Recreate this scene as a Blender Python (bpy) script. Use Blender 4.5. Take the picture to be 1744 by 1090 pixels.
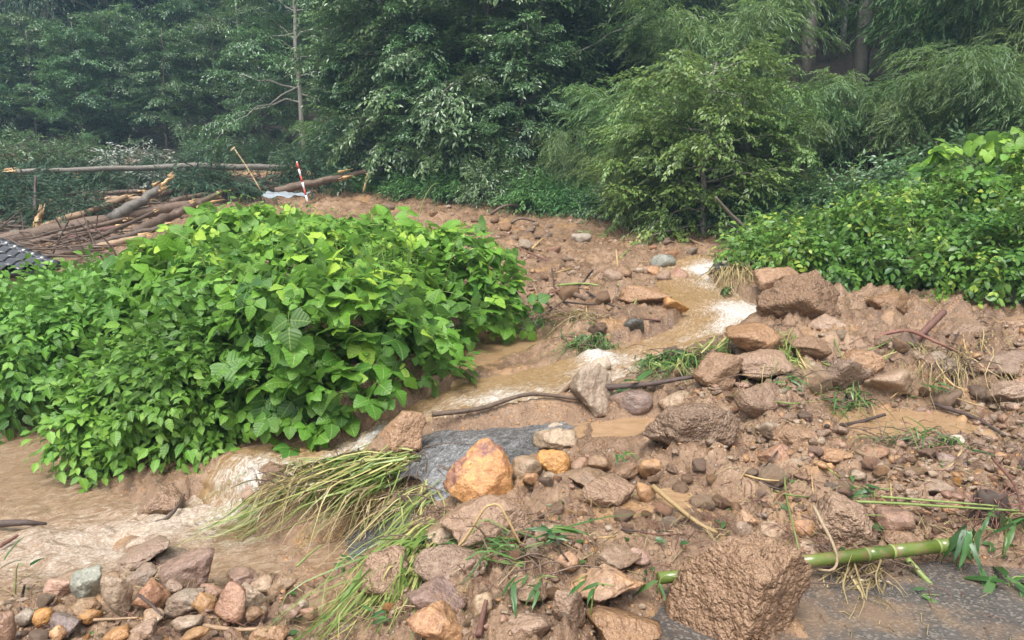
import bpy, math, random
import numpy as np
from mathutils import Vector, Matrix

for o in list(bpy.data.objects):
    bpy.data.objects.remove(o)
SC = bpy.context.scene
COL = SC.collection
R = math.radians
rng = np.random.default_rng(7)
random.seed(7)

# ------------------------------------------------------------------ camera
CAM_Z, PITCH, FPX, PW, PH = 1.6, R(9.44), 1293.0, 1744.0, 1090.0
cam = bpy.data.cameras.new('camera')
cam.sensor_width = 36.0
cam.lens = 36.0 * FPX / PW
cam.clip_start, cam.clip_end = 0.05, 400.0
camo = bpy.data.objects.new('camera', cam)
COL.objects.link(camo)
camo.location = (0, 0, CAM_Z)
camo.rotation_euler = (math.pi / 2 - PITCH, 0, 0)
SC.camera = camo

# ------------------------------------------------------------------ sky, sun, exposure
SUN_EL, SUN_AZ = R(62), R(200)          # high, behind the viewer, veiled by rain cloud
w = bpy.data.worlds.new('World')
SC.world = w
w.use_nodes = True
nt = w.node_tree
nt.nodes.clear()
sky = nt.nodes.new('ShaderNodeTexSky')
sky.sky_type = 'NISHITA'
sky.sun_disc = False
sky.sun_elevation = SUN_EL
sky.sun_rotation = SUN_AZ
sky.air_density, sky.dust_density, sky.ozone_density = 1.0, 4.0, 1.0
hs = nt.nodes.new('ShaderNodeHueSaturation')
hs.inputs['Saturation'].default_value = 0.22
bg = nt.nodes.new('ShaderNodeBackground')
bg.inputs['Strength'].default_value = 0.125
wo = nt.nodes.new('ShaderNodeOutputWorld')
nt.links.new(sky.outputs[0], hs.inputs['Color'])
nt.links.new(hs.outputs[0], bg.inputs['Color'])
nt.links.new(bg.outputs[0], wo.inputs['Surface'])

sun = bpy.data.lights.new('sun', 'SUN')
sun.energy = 1.5
sun.angle = R(28)
sun.color = (1.0, 0.97, 0.92)
suno = bpy.data.objects.new('sun', sun)
COL.objects.link(suno)
sd = Vector((math.sin(SUN_AZ) * math.cos(SUN_EL), math.cos(SUN_AZ) * math.cos(SUN_EL), math.sin(SUN_EL)))
suno.rotation_euler = sd.to_track_quat('Z', 'Y').to_euler()

vs = SC.view_settings
vs.view_transform = 'Standard'
vs.look = 'None'
vs.gamma = 1.0
vs.use_curve_mapping = False
vs.exposure = 1.55
SC.render.engine = 'CYCLES'
cy = SC.cycles
cy.max_bounces = 7
cy.diffuse_bounces = 2
cy.glossy_bounces = 2
cy.transmission_bounces = 3
cy.transparent_max_bounces = 4
cy.volume_bounces = 1
cy.use_denoising = True
cy.sample_clamp_indirect = 4.0
cy.caustics_reflective = False
cy.caustics_refractive = False

# ------------------------------------------------------------------ noise
def _hash(ix, iy, iz, seed):
    h = (ix.astype(np.int64) * 374761393 + iy.astype(np.int64) * 668265263 + iz.astype(np.int64) * 2147483647 + seed * 974634777) & 0xFFFFFFFF
    h = ((h ^ (h >> 13)) * 1274126177) & 0xFFFFFFFF
    h = ((h ^ (h >> 16)) * 2246822519) & 0xFFFFFFFF
    return ((h ^ (h >> 15)) & 0xFFFFFF).astype(np.float64) / 0xFFFFFF

def vnoise(p, seed=0):
    """smooth value noise in -1..1; p is (n,2) or (n,3)"""
    if p.shape[1] == 2:
        i = np.floor(p).astype(np.int64); f = p - i
        u = f * f * f * (f * (f * 6 - 15) + 10)
        z = np.zeros_like(i[:, 0])
        a = _hash(i[:, 0], i[:, 1], z, seed); b = _hash(i[:, 0] + 1, i[:, 1], z, seed)
        c = _hash(i[:, 0], i[:, 1] + 1, z, seed); d = _hash(i[:, 0] + 1, i[:, 1] + 1, z, seed)
        x0 = a + (b - a) * u[:, 0]; x1 = c + (d - c) * u[:, 0]
        return (x0 + (x1 - x0) * u[:, 1]) * 2 - 1
    i = np.floor(p).astype(np.int64); f = p - i
    u = f * f * f * (f * (f * 6 - 15) + 10)
    r = 0
    for dz in (0, 1):
        a = _hash(i[:, 0], i[:, 1], i[:, 2] + dz, seed); b = _hash(i[:, 0] + 1, i[:, 1], i[:, 2] + dz, seed)
        c = _hash(i[:, 0], i[:, 1] + 1, i[:, 2] + dz, seed); d = _hash(i[:, 0] + 1, i[:, 1] + 1, i[:, 2] + dz, seed)
        x0 = a + (b - a) * u[:, 0]; x1 = c + (d - c) * u[:, 0]
        y = x0 + (x1 - x0) * u[:, 1]
        r = r + y * (u[:, 2] if dz else 1 - u[:, 2])
    return r * 2 - 1

def fbm(p, octs=4, seed=0, gain=0.5, billow=False):
    r, a, t = 0, 1.0, 0
    for k in range(octs):
        n = vnoise(p * (2.03 ** k) + 17.3 * k, seed + k)
        if billow:
            n = np.abs(n) * 2 - 0.75
        r = r + a * n; t += a; a *= gain
    return r / t

def nrm(v):
    return v / np.maximum(np.linalg.norm(v, axis=-1, keepdims=True), 1e-9)

def sstep(a, b, x):
    t = np.clip((x - a) / (b - a), 0, 1)
    return t * t * (3 - 2 * t)

# ------------------------------------------------------------------ meshes
def mesh_np(name, V, F, mat=None, uv=None, attr=None, smooth=False):
    V = np.ascontiguousarray(V, dtype=np.float32); F = np.ascontiguousarray(F, dtype=np.int32)
    me = bpy.data.meshes.new(name)
    nf, k = F.shape
    me.vertices.add(len(V)); me.vertices.foreach_set('co', V.ravel())
    me.loops.add(nf * k); me.loops.foreach_set('vertex_index', F.ravel())
    me.polygons.add(nf)
    me.polygons.foreach_set('loop_start', np.arange(0, nf * k, k, dtype=np.int32))
    if smooth:
        me.polygons.foreach_set('use_smooth', np.ones(nf, dtype=bool))
    if uv is not None:
        l = me.uv_layers.new(name='UVMap')
        l.data.foreach_set('uv', np.ascontiguousarray(uv[F.ravel()], dtype=np.float32).ravel())
    for an, av in (attr or {}).items():
        a = me.attributes.new(an, 'FLOAT', 'POINT')
        a.data.foreach_set('value', np.ascontiguousarray(av, dtype=np.float32))
    me.update(calc_edges=True)
    if mat is not None:
        me.materials.append(mat)
    return me

def link(name, me, parent=None, loc=None, mat=None):
    o = bpy.data.objects.new(name, me)
    COL.objects.link(o)
    if parent is not None:
        o.parent = parent
    if loc is not None:
        o.location = loc
    return o

THINGS = []
def tag(o, label, cat, group=None, key=None):
    o['label'] = label; o['category'] = cat
    if group:
        o['group'] = group
    THINGS.append(o)
    return o

def empty(name, loc=(0, 0, 0)):
    o = bpy.data.objects.new(name, None)
    COL.objects.link(o)
    o.location = loc
    o.empty_display_size = 0.2
    return o

def kind(o, k):
    o['kind'] = k
    return o

class Acc:
    """collects vertex / face blocks (triangles) into one mesh"""
    def __init__(s):
        s.V, s.F, s.A, s.U, s.n = [], [], [], [], 0
    def add(s, V, F, a=None, uv=None):
        V = np.asarray(V, float); F = np.asarray(F, int)
        if F.shape[1] == 4:
            F = np.vstack([F[:, [0, 1, 2]], F[:, [0, 2, 3]]])
        s.V.append(V); s.F.append(F + s.n)
        s.A.append(np.zeros(len(V)) if a is None else np.broadcast_to(a, (len(V),)))
        s.U.append(np.zeros((len(V), 2)) if uv is None else uv)
        s.n += len(V)
        return s
    def mesh(s, name, mat, smooth=False):
        return mesh_np(name, np.vstack(s.V), np.vstack(s.F), mat, np.vstack(s.U), {'rnd': np.concatenate(s.A)}, smooth)

def tube(pts, rad, sides=7, wob=0.0, seed=0, cap=True):
    P = np.asarray(pts, float); n = len(P)
    rad = np.broadcast_to(np.asarray(rad, float), (n,))
    T = np.gradient(P, axis=0); T = nrm(T)
    ref = np.array([0, 0, 1.0]) if abs(T[0, 2]) < 0.85 else np.array([1.0, 0, 0])
    X = np.zeros_like(P); 
    x = nrm(np.cross(T[0], ref))
    for i in range(n):
        x = nrm(x - T[i] * np.dot(x, T[i])); X[i] = x
    Y = np.cross(T, X)
    a = np.linspace(0, 2 * np.pi, sides, endpoint=False)
    rr = rad[:, None] * np.ones(sides)[None]
    if wob:
        q = np.stack([np.repeat(np.arange(n), sides) * 0.7, np.tile(np.cos(a) * 1.3, n), np.tile(np.sin(a) * 1.3, n)], 1)
        rr = rr * (1 + wob * vnoise(q + seed * 7.1, seed).reshape(n, sides))
    V = P[:, None] + rr[..., None] * (np.cos(a)[None, :, None] * X[:, None] + np.sin(a)[None, :, None] * Y[:, None])
    V = V.reshape(-1, 3)
    i = np.arange(n - 1)[:, None] * sides; j = np.arange(sides)[None]; j2 = (j + 1) % sides
    F = np.stack([i + j, i + j2, i + sides + j2, i + sides + j], -1).reshape(-1, 4)
    F = np.vstack([F[:, [0, 1, 2]], F[:, [0, 2, 3]]])
    if cap:
        c0, c1 = len(V), len(V) + 1
        V = np.vstack([V, P[0], P[-1]])
        jj = np.arange(sides)
        F = np.vstack([F, np.stack([np.full(sides, c0), (jj + 1) % sides, jj], 1),
                       np.stack([np.full(sides, c1), (n - 1) * sides + jj, (n - 1) * sides + (jj + 1) % sides], 1)])
    return V, F

def curve_pts(ctrl, n):
    """Catmull-Rom through control rows (any dimension)"""
    C = np.asarray(ctrl, float)
    if len(C) == 2:
        t = np.linspace(0, 1, n)[:, None]
        return C[0] * (1 - t) + C[1] * t
    E = np.vstack([2 * C[0] - C[1], C, 2 * C[-1] - C[-2]])
    u = np.linspace(0, len(C) - 1 - 1e-6, n); k = u.astype(int); t = (u - k)[:, None]
    p0, p1, p2, p3 = E[k], E[k + 1], E[k + 2], E[k + 3]
    return 0.5 * ((2 * p1) + (-p0 + p2) * t + (2 * p0 - 5 * p1 + 4 * p2 - p3) * t ** 2 + (-p0 + 3 * p1 - 3 * p2 + p3) * t ** 3)

# ------------------------------------------------------------------ view geometry (used to find where things stand on the ground)
_F = np.array([0, math.cos(PITCH), -math.sin(PITCH)]); _U = np.array([0, math.sin(PITCH), math.cos(PITCH)])
def ray(px, py):
    return np.array([(px - PW / 2) / FPX, 0, 0]) + _U * (-(py - PH / 2) / FPX) + _F
def at_z(px, py, z):
    d = ray(px, py); t = (z - CAM_Z) / d[2]
    return np.array([0, 0, CAM_Z]) + d * t
def at_y(px, py, Y):
    d = ray(px, py)
    return np.array([0, 0, CAM_Z]) + d * (Y / d[1])
def to_px(P):
    P = np.asarray(P, float) - np.array([0, 0, CAM_Z])
    dep = P @ _F
    return np.stack([PW / 2 + FPX * P[..., 0] / dep, PH / 2 - FPX * (P @ _U) / dep, dep], -1)

# ------------------------------------------------------------------ materials
class NT:
    def __init__(s, name):
        s.m = bpy.data.materials.new(name); s.m.use_nodes = True
        s.t = s.m.node_tree; s.t.nodes.clear()
        s.out = s.t.nodes.new('ShaderNodeOutputMaterial')
    def n(s, typ, **kw):
        nd = s.t.nodes.new(typ)
        for k, v in kw.items():
            setattr(nd, k, v)
        return nd
    def l(s, a, b):
        s.t.links.new(a, b)
    def val(s, inp, v):
        if hasattr(v, 'is_output') or isinstance(v, bpy.types.NodeSocket):
            s.l(v, inp)
        else:
            inp.default_value = v
    def coords(s, out='Object', rnd_offset=True, scale=1.0):
        tc = s.n('ShaderNodeTexCoord')
        v = tc.outputs[out]
        if rnd_offset:
            oi = s.n('ShaderNodeObjectInfo')
            m = s.math('MULTIPLY', oi.outputs['Random'], 37.0)
            ad = s.n('ShaderNodeVectorMath', operation='ADD')
            s.l(v, ad.inputs[0]); s.l(m, ad.inputs[1])
            v = ad.outputs[0]
        return v
    def math(s, op, a, b=None, c=None, clamp=False):
        nd = s.n('ShaderNodeMath', operation=op); nd.use_clamp = clamp
        s.val(nd.inputs[0], a)
        if b is not None: s.val(nd.inputs[1], b)
        if c is not None: s.val(nd.inputs[2], c)
        return nd.outputs[0]
    def noise(s, vec, scale, detail=4, rough=0.6, dist=0.0):
        nd = s.n('ShaderNodeTexNoise')
        s.l(vec, nd.inputs['Vector'])
        nd.inputs['Scale'].default_value = scale; nd.inputs['Detail'].default_value = detail
        nd.inputs['Roughness'].default_value = rough; nd.inputs['Distortion'].default_value = dist
        return nd.outputs['Fac']
    def voro(s, vec, scale, feature='F1', out='Distance'):
        nd = s.n('ShaderNodeTexVoronoi', feature=feature)
        s.l(vec, nd.inputs['Vector']); nd.inputs['Scale'].default_value = scale
        return nd.outputs[out]
    def ramp(s, fac, stops):
        nd = s.n('ShaderNodeValToRGB')
        cr = nd.color_ramp
        while len(cr.elements) < len(stops):
            cr.elements.new(0.5)
        for e, (p, c) in zip(cr.elements, stops):
            e.position = p; e.color = (*c, 1) if len(c) == 3 else c
        s.l(fac, nd.inputs[0])
        return nd.outputs[0]
    def step(s, fac, a, b):
        nd = s.n('ShaderNodeMapRange'); nd.interpolation_type = 'SMOOTHSTEP'
        s.val(nd.inputs['Value'], fac); nd.inputs['From Min'].default_value = a; nd.inputs['From Max'].default_value = b
        return nd.outputs[0]
    def lerp(s, fac, a, b):
        nd = s.n('ShaderNodeMapRange')
        s.val(nd.inputs['Value'], fac); nd.inputs['To Min'].default_value = a; nd.inputs['To Max'].default_value = b
        return nd.outputs[0]
    def mix(s, fac, a, b, blend='MIX'):
        nd = s.n('ShaderNodeMix', data_type='RGBA', blend_type=blend)
        s.val(nd.inputs[0], fac)
        for i, c in ((6, a), (7, b)):
            if isinstance(c, tuple):
                nd.inputs[i].default_value = (*c, 1)
            else:
                s.l(c, nd.inputs[i])
        return nd.outputs[2]
    def bump(s, h, strength, dist=0.01, normal=None):
        nd = s.n('ShaderNodeBump')
        nd.inputs['Strength'].default_value = strength; nd.inputs['Distance'].default_value = dist
        s.l(h, nd.inputs['Height'])
        if normal is not None:
            s.l(normal, nd.inputs['Normal'])
        return nd.outputs[0]
    def bsdf(s, col, rough=0.5, spec=0.5, normal=None, metallic=0.0):
        b = s.n('ShaderNodeBsdfPrincipled')
        if isinstance(col, tuple):
            b.inputs['Base Color'].default_value = (*col, 1)
        else:
            s.l(col, b.inputs['Base Color'])
        s.val(b.inputs['Roughness'], rough)
        s.val(b.inputs['Specular IOR Level'], spec)
        b.inputs['Metallic'].default_value = metallic
        if normal is not None:
            s.l(normal, b.inputs['Normal'])
        return b
    def done(s, shader):
        s.l(shader, s.out.inputs['Surface'])
        return s.m

MUD = (0.150, 0.082, 0.045)
MUD2 = (0.275, 0.170, 0.098)
def rock_mat(name, c1, c2, mud=0.35, grain=0.0, rough=0.36, c3=None):
    """c1/c2: the stone's own two tones; mud: how much dried-on mud; grain: gravelly mud coat"""
    t = NT(name)
    v = t.coords()
    oi = t.n('ShaderNodeObjectInfo').outputs['Random']
    big = t.noise(v, 4.0, 5, 0.6, 0.3)
    fine = t.noise(v, 38.0, 4, 0.7)
    col = t.ramp(t.step(big, 0.32, 0.68), [(0.0, c1), (1.0, c2)])
    if c3:
        col = t.mix(t.step(t.noise(v, 5.5, 3, 0.6), 0.54, 0.62), col, c3)
    # bedding veins
    wv = t.n('ShaderNodeTexWave'); t.l(v, wv.inputs['Vector'])
    wv.inputs['Scale'].default_value = 3.0; wv.inputs['Distortion'].default_value = 9.0; wv.inputs['Detail'].default_value = 3
    col = t.mix(t.math('MULTIPLY', t.step(wv.outputs['Fac'], 0.72, 0.95), 0.35), col, tuple(0.55 * x for x in c1))
    col = t.mix(t.math('MULTIPLY', t.step(fine, 0.35, 0.7), 0.45), col, tuple(min(1, 1.45 * x) for x in c2))
    col = t.mix(t.math('MULTIPLY', t.step(t.noise(v, 90.0, 2, 0.5), 0.56, 0.70), 0.5), col, tuple(0.35 * x for x in c1))
    mm = t.noise(v, 2.6, 5, 0.65)
    mudf = t.step(mm, 0.75 - 0.55 * mud - 0.1, 0.75 - 0.55 * mud + 0.06)
    mcol = t.ramp(t.noise(v, 30.0, 4, 0.7), [(0.3, MUD), (0.72, MUD2)])
    col = t.mix(t.math('MULTIPLY', mudf, 0.9 if mud > 0.5 else 0.75), col, mcol)
    hv = t.n('ShaderNodeHueSaturation')
    t.l(col, hv.inputs['Color']); t.l(t.lerp(oi, 0.78, 1.2), hv.inputs['Value']); t.l(t.lerp(t.math('FRACT', t.math('MULTIPLY', oi, 7.3)), 0.8, 1.12), hv.inputs['Saturation'])
    h = t.math('ADD', t.math('MULTIPLY', fine, 0.6), t.math('MULTIPLY', t.noise(v, 12.0, 5, 0.65), 1.2))
    nrmn = t.bump(h, 0.8, 0.025)
    if grain:
        g = t.voro(v, 46.0)
        g2 = t.voro(v, 105.0)
        gg = t.math('ADD', g, t.math('MULTIPLY', g2, 0.5))
        nrmn = t.bump(t.math('MULTIPLY', gg, -1.0), grain, 0.012, nrmn)
    r = t.lerp(t.noise(v, 7.0, 3), rough - 0.16, rough + 0.2)
    return t.done(t.bsdf(hv.outputs[0], r, 0.5, nrmn).outputs[0])

ROCK = {
    'mud':    rock_mat('mud_coated_stone', (0.165, 0.096, 0.056), (0.285, 0.185, 0.112), 0.7, 0.6),
    'gravel': rock_mat('gravelly_mud_stone', (0.16, 0.094, 0.056), (0.275, 0.18, 0.108), 0.8, 1.0),
    'ochre':  rock_mat('ochre_stone', (0.24, 0.10, 0.03), (0.37, 0.20, 0.075), 0.30),
    'purple': rock_mat('ochre_purple_stone', (0.25, 0.105, 0.035), (0.36, 0.19, 0.07), 0.25, 0, 0.4, (0.13, 0.055, 0.05)),
    'tan':    rock_mat('tan_stone', (0.185, 0.12, 0.072), (0.31, 0.225, 0.145), 0.4),
    'red':    rock_mat('reddish_stone', (0.175, 0.085, 0.052), (0.30, 0.17, 0.105), 0.35),
    'grey':   rock_mat('grey_stone', (0.13, 0.095, 0.064), (0.235, 0.18, 0.125), 0.45),
    'green':  rock_mat('green_grey_stone', (0.12, 0.12, 0.098), (0.24, 0.235, 0.19), 0.15),
    'slate':  rock_mat('purple_slate', (0.095, 0.064, 0.055), (0.185, 0.125, 0.10), 0.35, 0, 0.3),
    'dark':   rock_mat('dark_stone', (0.035, 0.034, 0.03), (0.085, 0.08, 0.068), 0.1, 0, 0.25),
    'pale':   rock_mat('pale_stone', (0.26, 0.205, 0.15), (0.40, 0.33, 0.25), 0.3),
}

def leaf_mat(name, dark, light, trans=0.3, rough=0.38, spec=0.5, veins=False, hue_var=0.02, pale=None, tlight=None):
    t = NT(name)
    at = t.n('ShaderNodeAttribute', attribute_name='rnd').outputs['Fac']
    oi = t.n('ShaderNodeObjectInfo').outputs['Random']
    r = t.math('ADD', at, t.math('MULTIPLY', t.math('SUBTRACT', oi, 0.5), 0.3), clamp=True) if veins else at
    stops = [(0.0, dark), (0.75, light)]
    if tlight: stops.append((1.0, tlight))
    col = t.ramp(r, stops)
    hv = t.n('ShaderNodeHueSaturation'); t.l(col, hv.inputs['Color'])
    t.l(t.lerp(oi, 0.5 - hue_var, 0.5 + hue_var), hv.inputs['Hue'])
    t.l(t.lerp(t.math('FRACT', t.math('MULTIPLY', oi, 5.7)), 0.85, 1.15), hv.inputs['Value'])
    col = hv.outputs[0]
    normal = None
    if veins:
        uv = t.n('ShaderNodeTexCoord').outputs['UV']
        sp = t.n('ShaderNodeSeparateXYZ'); t.l(uv, sp.inputs[0])
        a = t.math('ABSOLUTE', t.math('SUBTRACT', sp.outputs[1], 0.5))
        mid = t.math('SUBTRACT', 1.0, t.step(a, 0.006, 0.022))
        s = t.math('SUBTRACT', sp.outputs[0], t.math('MULTIPLY', a, 0.9))
        w = t.math('ABSOLUTE', t.math('SUBTRACT', t.math('FRACT', t.math('MULTIPLY', s, 6.0)), 0.5))
        sv = t.math('SUBTRACT', 1.0, t.step(w, 0.02, 0.09))
        vein = t.math('MAXIMUM', mid, t.math('MULTIPLY', sv, 0.6))
        col = t.mix(t.math('MULTIPLY', vein, 0.4), col, (0.30, 0.42, 0.12))
        tc = t.n('ShaderNodeTexCoord').outputs['Object']
        blot = t.noise(tc, 22.0, 3)
        col = t.mix(t.math('MULTIPLY', t.step(blot, 0.45, 0.7), 0.25), col, tuple(0.6 * x for x in dark))
        normal = t.bump(t.math('SUBTRACT', t.math('MULTIPLY', w, 1.0), t.math('MULTIPLY', mid, 0.5)), 0.35, 0.01)
    geo = t.n('ShaderNodeNewGeometry')
    col = t.mix(t.math('MULTIPLY', geo.outputs['Backfacing'], 0.45), col, pale or tuple(min(1, 0.6 * x + 0.09) for x in light))
    b = t.bsdf(col, rough, spec, normal)
    tr = t.n('ShaderNodeBsdfTranslucent')
    tcol = t.mix(0.35, col, (light[0] * 1.5, light[1] * 1.5, light[2] * 0.6))
    t.l(tcol, tr.inputs['Color'])
    mx = t.n('ShaderNodeMixShader'); mx.inputs[0].default_value = trans
    t.l(b.outputs[0], mx.inputs[1]); t.l(tr.outputs[0], mx.inputs[2])
    return t.done(mx.outputs[0])

def wood_mat(name, c1, c2, scale=1.0, rough=0.55, bump=0.5):
    t = NT(name)
    v = t.coords()
    mp = t.n('ShaderNodeMapping'); t.l(v, mp.inputs['Vector']); mp.inputs['Scale'].default_value = (1, 1, 1)
    n1 = t.noise(mp.outputs[0], 9.0 * scale, 6, 0.7, 1.2)
    n2 = t.noise(mp.outputs[0], 45.0 * scale, 4, 0.7)
    col = t.ramp(t.math('ADD', t.math('MULTIPLY', n1, 0.65), t.math('MULTIPLY', n2, 0.35)), [(0.3, c1), (0.7, c2)])
    hv = t.n('ShaderNodeHueSaturation'); t.l(col, hv.inputs['Color'])
    t.l(t.lerp(t.n('ShaderNodeObjectInfo').outputs['Random'], 0.7, 1.25), hv.inputs['Value'])
    nb = t.bump(t.math('ADD', n1, t.math('MULTIPLY', n2, 0.4)), bump, 0.02)
    return t.done(t.bsdf(hv.outputs[0], rough, 0.4, nb).outputs[0])

BARK = wood_mat('bark', (0.035, 0.026, 0.02), (0.13, 0.105, 0.085))
BARK_GREY = wood_mat('grey_bark', (0.065, 0.057, 0.047), (0.22, 0.195, 0.165), 1.1, 0.55, 0.8)
BARK_PALE = wood_mat('pale_trunk_bark', (0.13, 0.125, 0.10), (0.32, 0.30, 0.25), 0.7)
WOOD_BARE = wood_mat('stripped_wood', (0.14, 0.085, 0.048), (0.33, 0.225, 0.135), 1.0)
WOOD_BROWN = wood_mat('muddy_log_bark', (0.045, 0.028, 0.020), (0.18, 0.120, 0.082), 1.2, 0.5, 0.9)
WOOD_RAW = wood_mat('split_raw_wood', (0.36, 0.21, 0.09), (0.60, 0.42, 0.22), 1.2)
TWIG_DARK = wood_mat('dark_twig', (0.03, 0.02, 0.017), (0.09, 0.06, 0.05), 3.0)
TWIG_RED = wood_mat('reddish_twig', (0.09, 0.04, 0.03), (0.21, 0.10, 0.07), 3.0)
STRAW = wood_mat('straw_stem', (0.24, 0.145, 0.06), (0.46, 0.335, 0.165), 6.0, 0.45, 0.4)
STEM_GREEN = wood_mat('green_stem', (0.10, 0.14, 0.035), (0.20, 0.25, 0.07), 4.0, 0.45, 0.2)
ROOT_PALE = wood_mat('pale_root', (0.24, 0.165, 0.095), (0.46, 0.36, 0.23), 6.0, 0.5, 0.4)
# ================================================================== terrain
CTRL = []
def cz(px, py, z): CTRL.append(at_z(px, py, z))
def cyy(px, py, Y): CTRL.append(at_y(px, py, Y))
for a in [
    # debris over the road, near to far
    (1744, 1085, -0.03), (1500, 1085, -0.03), (1250, 1085, 0.0), (1140, 1080, -0.03), (1000, 1085, 0.06), (850, 1085, 0.05), (720, 1085, 0.0),
    (1744, 930, 0.04), (1600, 990, -0.03), (1450, 1000, -0.03), (1350, 960, 0.0), (1150, 960, 0.10), (1000, 960, 0.12), (850, 960, 0.12), (740, 980, 0.06),
    (1700, 860, 0.10), (1500, 870, 0.12), (1300, 870, 0.13), (1130, 860, 0.12), (1000, 870, 0.12), (880, 880, 0.12), (780, 900, 0.05),
    (1700, 790, 0.17), (1500, 800, 0.17), (1300, 800, 0.18), (1150, 800, 0.14), (1000, 800, 0.09), (920, 830, 0.08),
    (1650, 720, 0.17), (1500, 720, 0.19), (1740, 680, 0.24), (1340, 700, 0.30), (1200, 720, 0.16), (1050, 735, 0.07), (1000, 770, 0.06),
    (1720, 610, 0.34), (1560, 640, 0.33), (1420, 650, 0.36), (1300, 610, 0.40), (1180, 660, 0.22), (1100, 690, 0.14),
    (1720, 555, 0.46), (1560, 560, 0.46), (1420, 540, 0.60), (1340, 520, 0.62), (1300, 480, 0.62), (1330, 570, 0.46),
    # asphalt patch
    (830, 740, -0.035), (760, 745, -0.035), (900, 725, -0.035), (780, 790, -0.035), (860, 780, -0.035), (735, 790, -0.04),
    # stream bank, left of the water
    (760, 660, 0.20), (820, 640, 0.20), (950, 605, 0.24), (830, 590, 0.20), (900, 570, 0.26), (1060, 585, 0.32), (880, 540, 0.34),
    (1000, 540, 0.42), (1100, 550, 0.42), (950, 490, 0.50), (1060, 490, 0.55), (1120, 520, 0.48),
    (680, 735, 0.12), (700, 800, -0.06), (720, 870, -0.12), (650, 830, -0.14), (560, 850, -0.22), (480, 890, -0.36), (610, 770, -0.02),
    # pool on the left, gravel heap in front of it
    (200, 930, -0.60), (60, 880, -0.60), (60, 790, -0.55), (350, 920, -0.58), (480, 940, -0.55), (560, 945, -0.52), (640, 900, -0.34),
    (450, 990, -0.34), (560, 1010, -0.24), (620, 1060, -0.12), (300, 990, -0.30), (200, 1010, -0.28), (100, 1040, -0.28), (20, 1070, -0.30),
    (300, 1085, -0.20), (150, 1085, -0.22), (450, 1080, -0.18), (-150, 1000, -0.55), (-300, 850, -0.55), (640, 980, -0.16),
    # bank under the vines
    (420, 760, 0.02), (300, 810, -0.16), (180, 810, -0.32), (560, 730, 0.06), (520, 790, -0.16), (445, 803, -0.20), (90, 740, -0.36), (-60, 735, -0.4),
    (680, 690, 0.16),
]: cz(*a)
for a in [
    (1000, 450, 11.3), (900, 440, 11.5), (1100, 440, 12.0), (1000, 402, 15.5), (1150, 408, 14.6), (1250, 415, 13.5), (880, 378, 17.5), (780, 362, 18.5),
    (700, 350, 20), (640, 338, 22), (560, 328, 24), (1330, 440, 10.8), (1420, 465, 10.0), (1560, 510, 8.2), (1740, 525, 7.4), (1600, 470, 9.6), (1744, 470, 9.4),
    (450, 336, 23), (330, 348, 21), (240, 368, 19), (150, 388, 17), (60, 414, 16), (-60, 428, 16), (200, 336, 23), (80, 332, 24), (400, 300, 27), (250, 300, 28), (80, 300, 28),
    (-250, 410, 17), (-300, 300, 28), (500, 300, 27),
]: cyy(*a)
CTRL += [np.array(a, float) for a in [
    (-2.2, 7.2, 0.25), (-0.9, 7.7, 0.33), (-3.2, 8.5, 0.3), (-1.6, 9.8, 0.6), (-4.4, 8.4, 0.0), (-4.2, 6.8, -0.25), (-6.5, 9.0, -0.7), (-7.5, 11, -0.9), (-9.5, 10.5, -1.0),
    (-12, 12, -0.6), (-7.5, 13.2, 0.0), (-8, 7, -0.7), (-5, 11.0, 0.4), (-3, 12, 0.75), (-1, 13.5, 0.85), (-12, 5, -0.6), (-7, 4, -0.55), (-20, 8, -0.5), (-20, 20, 1.2),
    (3, 1.5, -0.03), (0, 1.2, 0.0), (-2.5, 1.2, -0.1), (6, 2, 0.0), (10, 4, 0.2), (0, -5, 0.0), (8, -5, 0), (-8, -5, -0.2), (12, 9, 0.7), (20, 8, 1.5), (20, 0, 0.6),
    # hillside behind: steep bank on the right, gentler gully on the left
    (3.5, 17.5, 1.4), (0.5, 20.5, 1.9), (-2.5, 24, 2.1), (6.5, 16, 1.6), (9.5, 14, 1.6), (14, 14, 2.6),
    (5, 24, 4.2), (12, 22, 5.0), (0, 27, 4.0), (-4, 32, 3.6), (20, 24, 7.0), (-9, 33, 3.3), (-15, 33, 3.3), (-22, 32, 3.5),
    (0, 45, 11), (15, 40, 13), (30, 40, 15), (-12, 46, 8), (-25, 46, 8.5), (-40, 40, 7), (-40, 20, 2), (35, 20, 8),
    (0, 80, 26), (-40, 80, 24), (40, 80, 28), (-80, 60, 18), (80, 60, 24), (-80, 10, 2), (80, 10, 12), (-80, -10, 0), (80, -10, 5), (0, 110, 34), (-100, 110, 30), (100, 110, 36),
]]
CTRL = np.array(CTRL)
# linear-kernel interpolation of the control heights
_cp = CTRL[:, :2]
_D = np.linalg.norm(_cp[:, None] - _cp[None], axis=2)
_reg = 0.01 + 0.004 * np.linalg.norm(_cp, axis=1)
_A = np.zeros((len(_cp) + 1,) * 2)
_A[:-1, :-1] = -_D + np.diag(_reg)
_A[:-1, -1] = 1; _A[-1, :-1] = 1
_W = np.linalg.solve(_A, np.append(CTRL[:, 2], 0))
def H0(P):
    P = np.asarray(P, float).reshape(-1, 2)
    out = np.empty(len(P))
    for s in range(0, len(P), 20000):
        q = P[s:s + 20000]
        out[s:s + 20000] = -np.sqrt(((q[:, None] - _cp[None]) ** 2).sum(2)) @ _W[:-1] + _W[-1]
    return out

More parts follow.
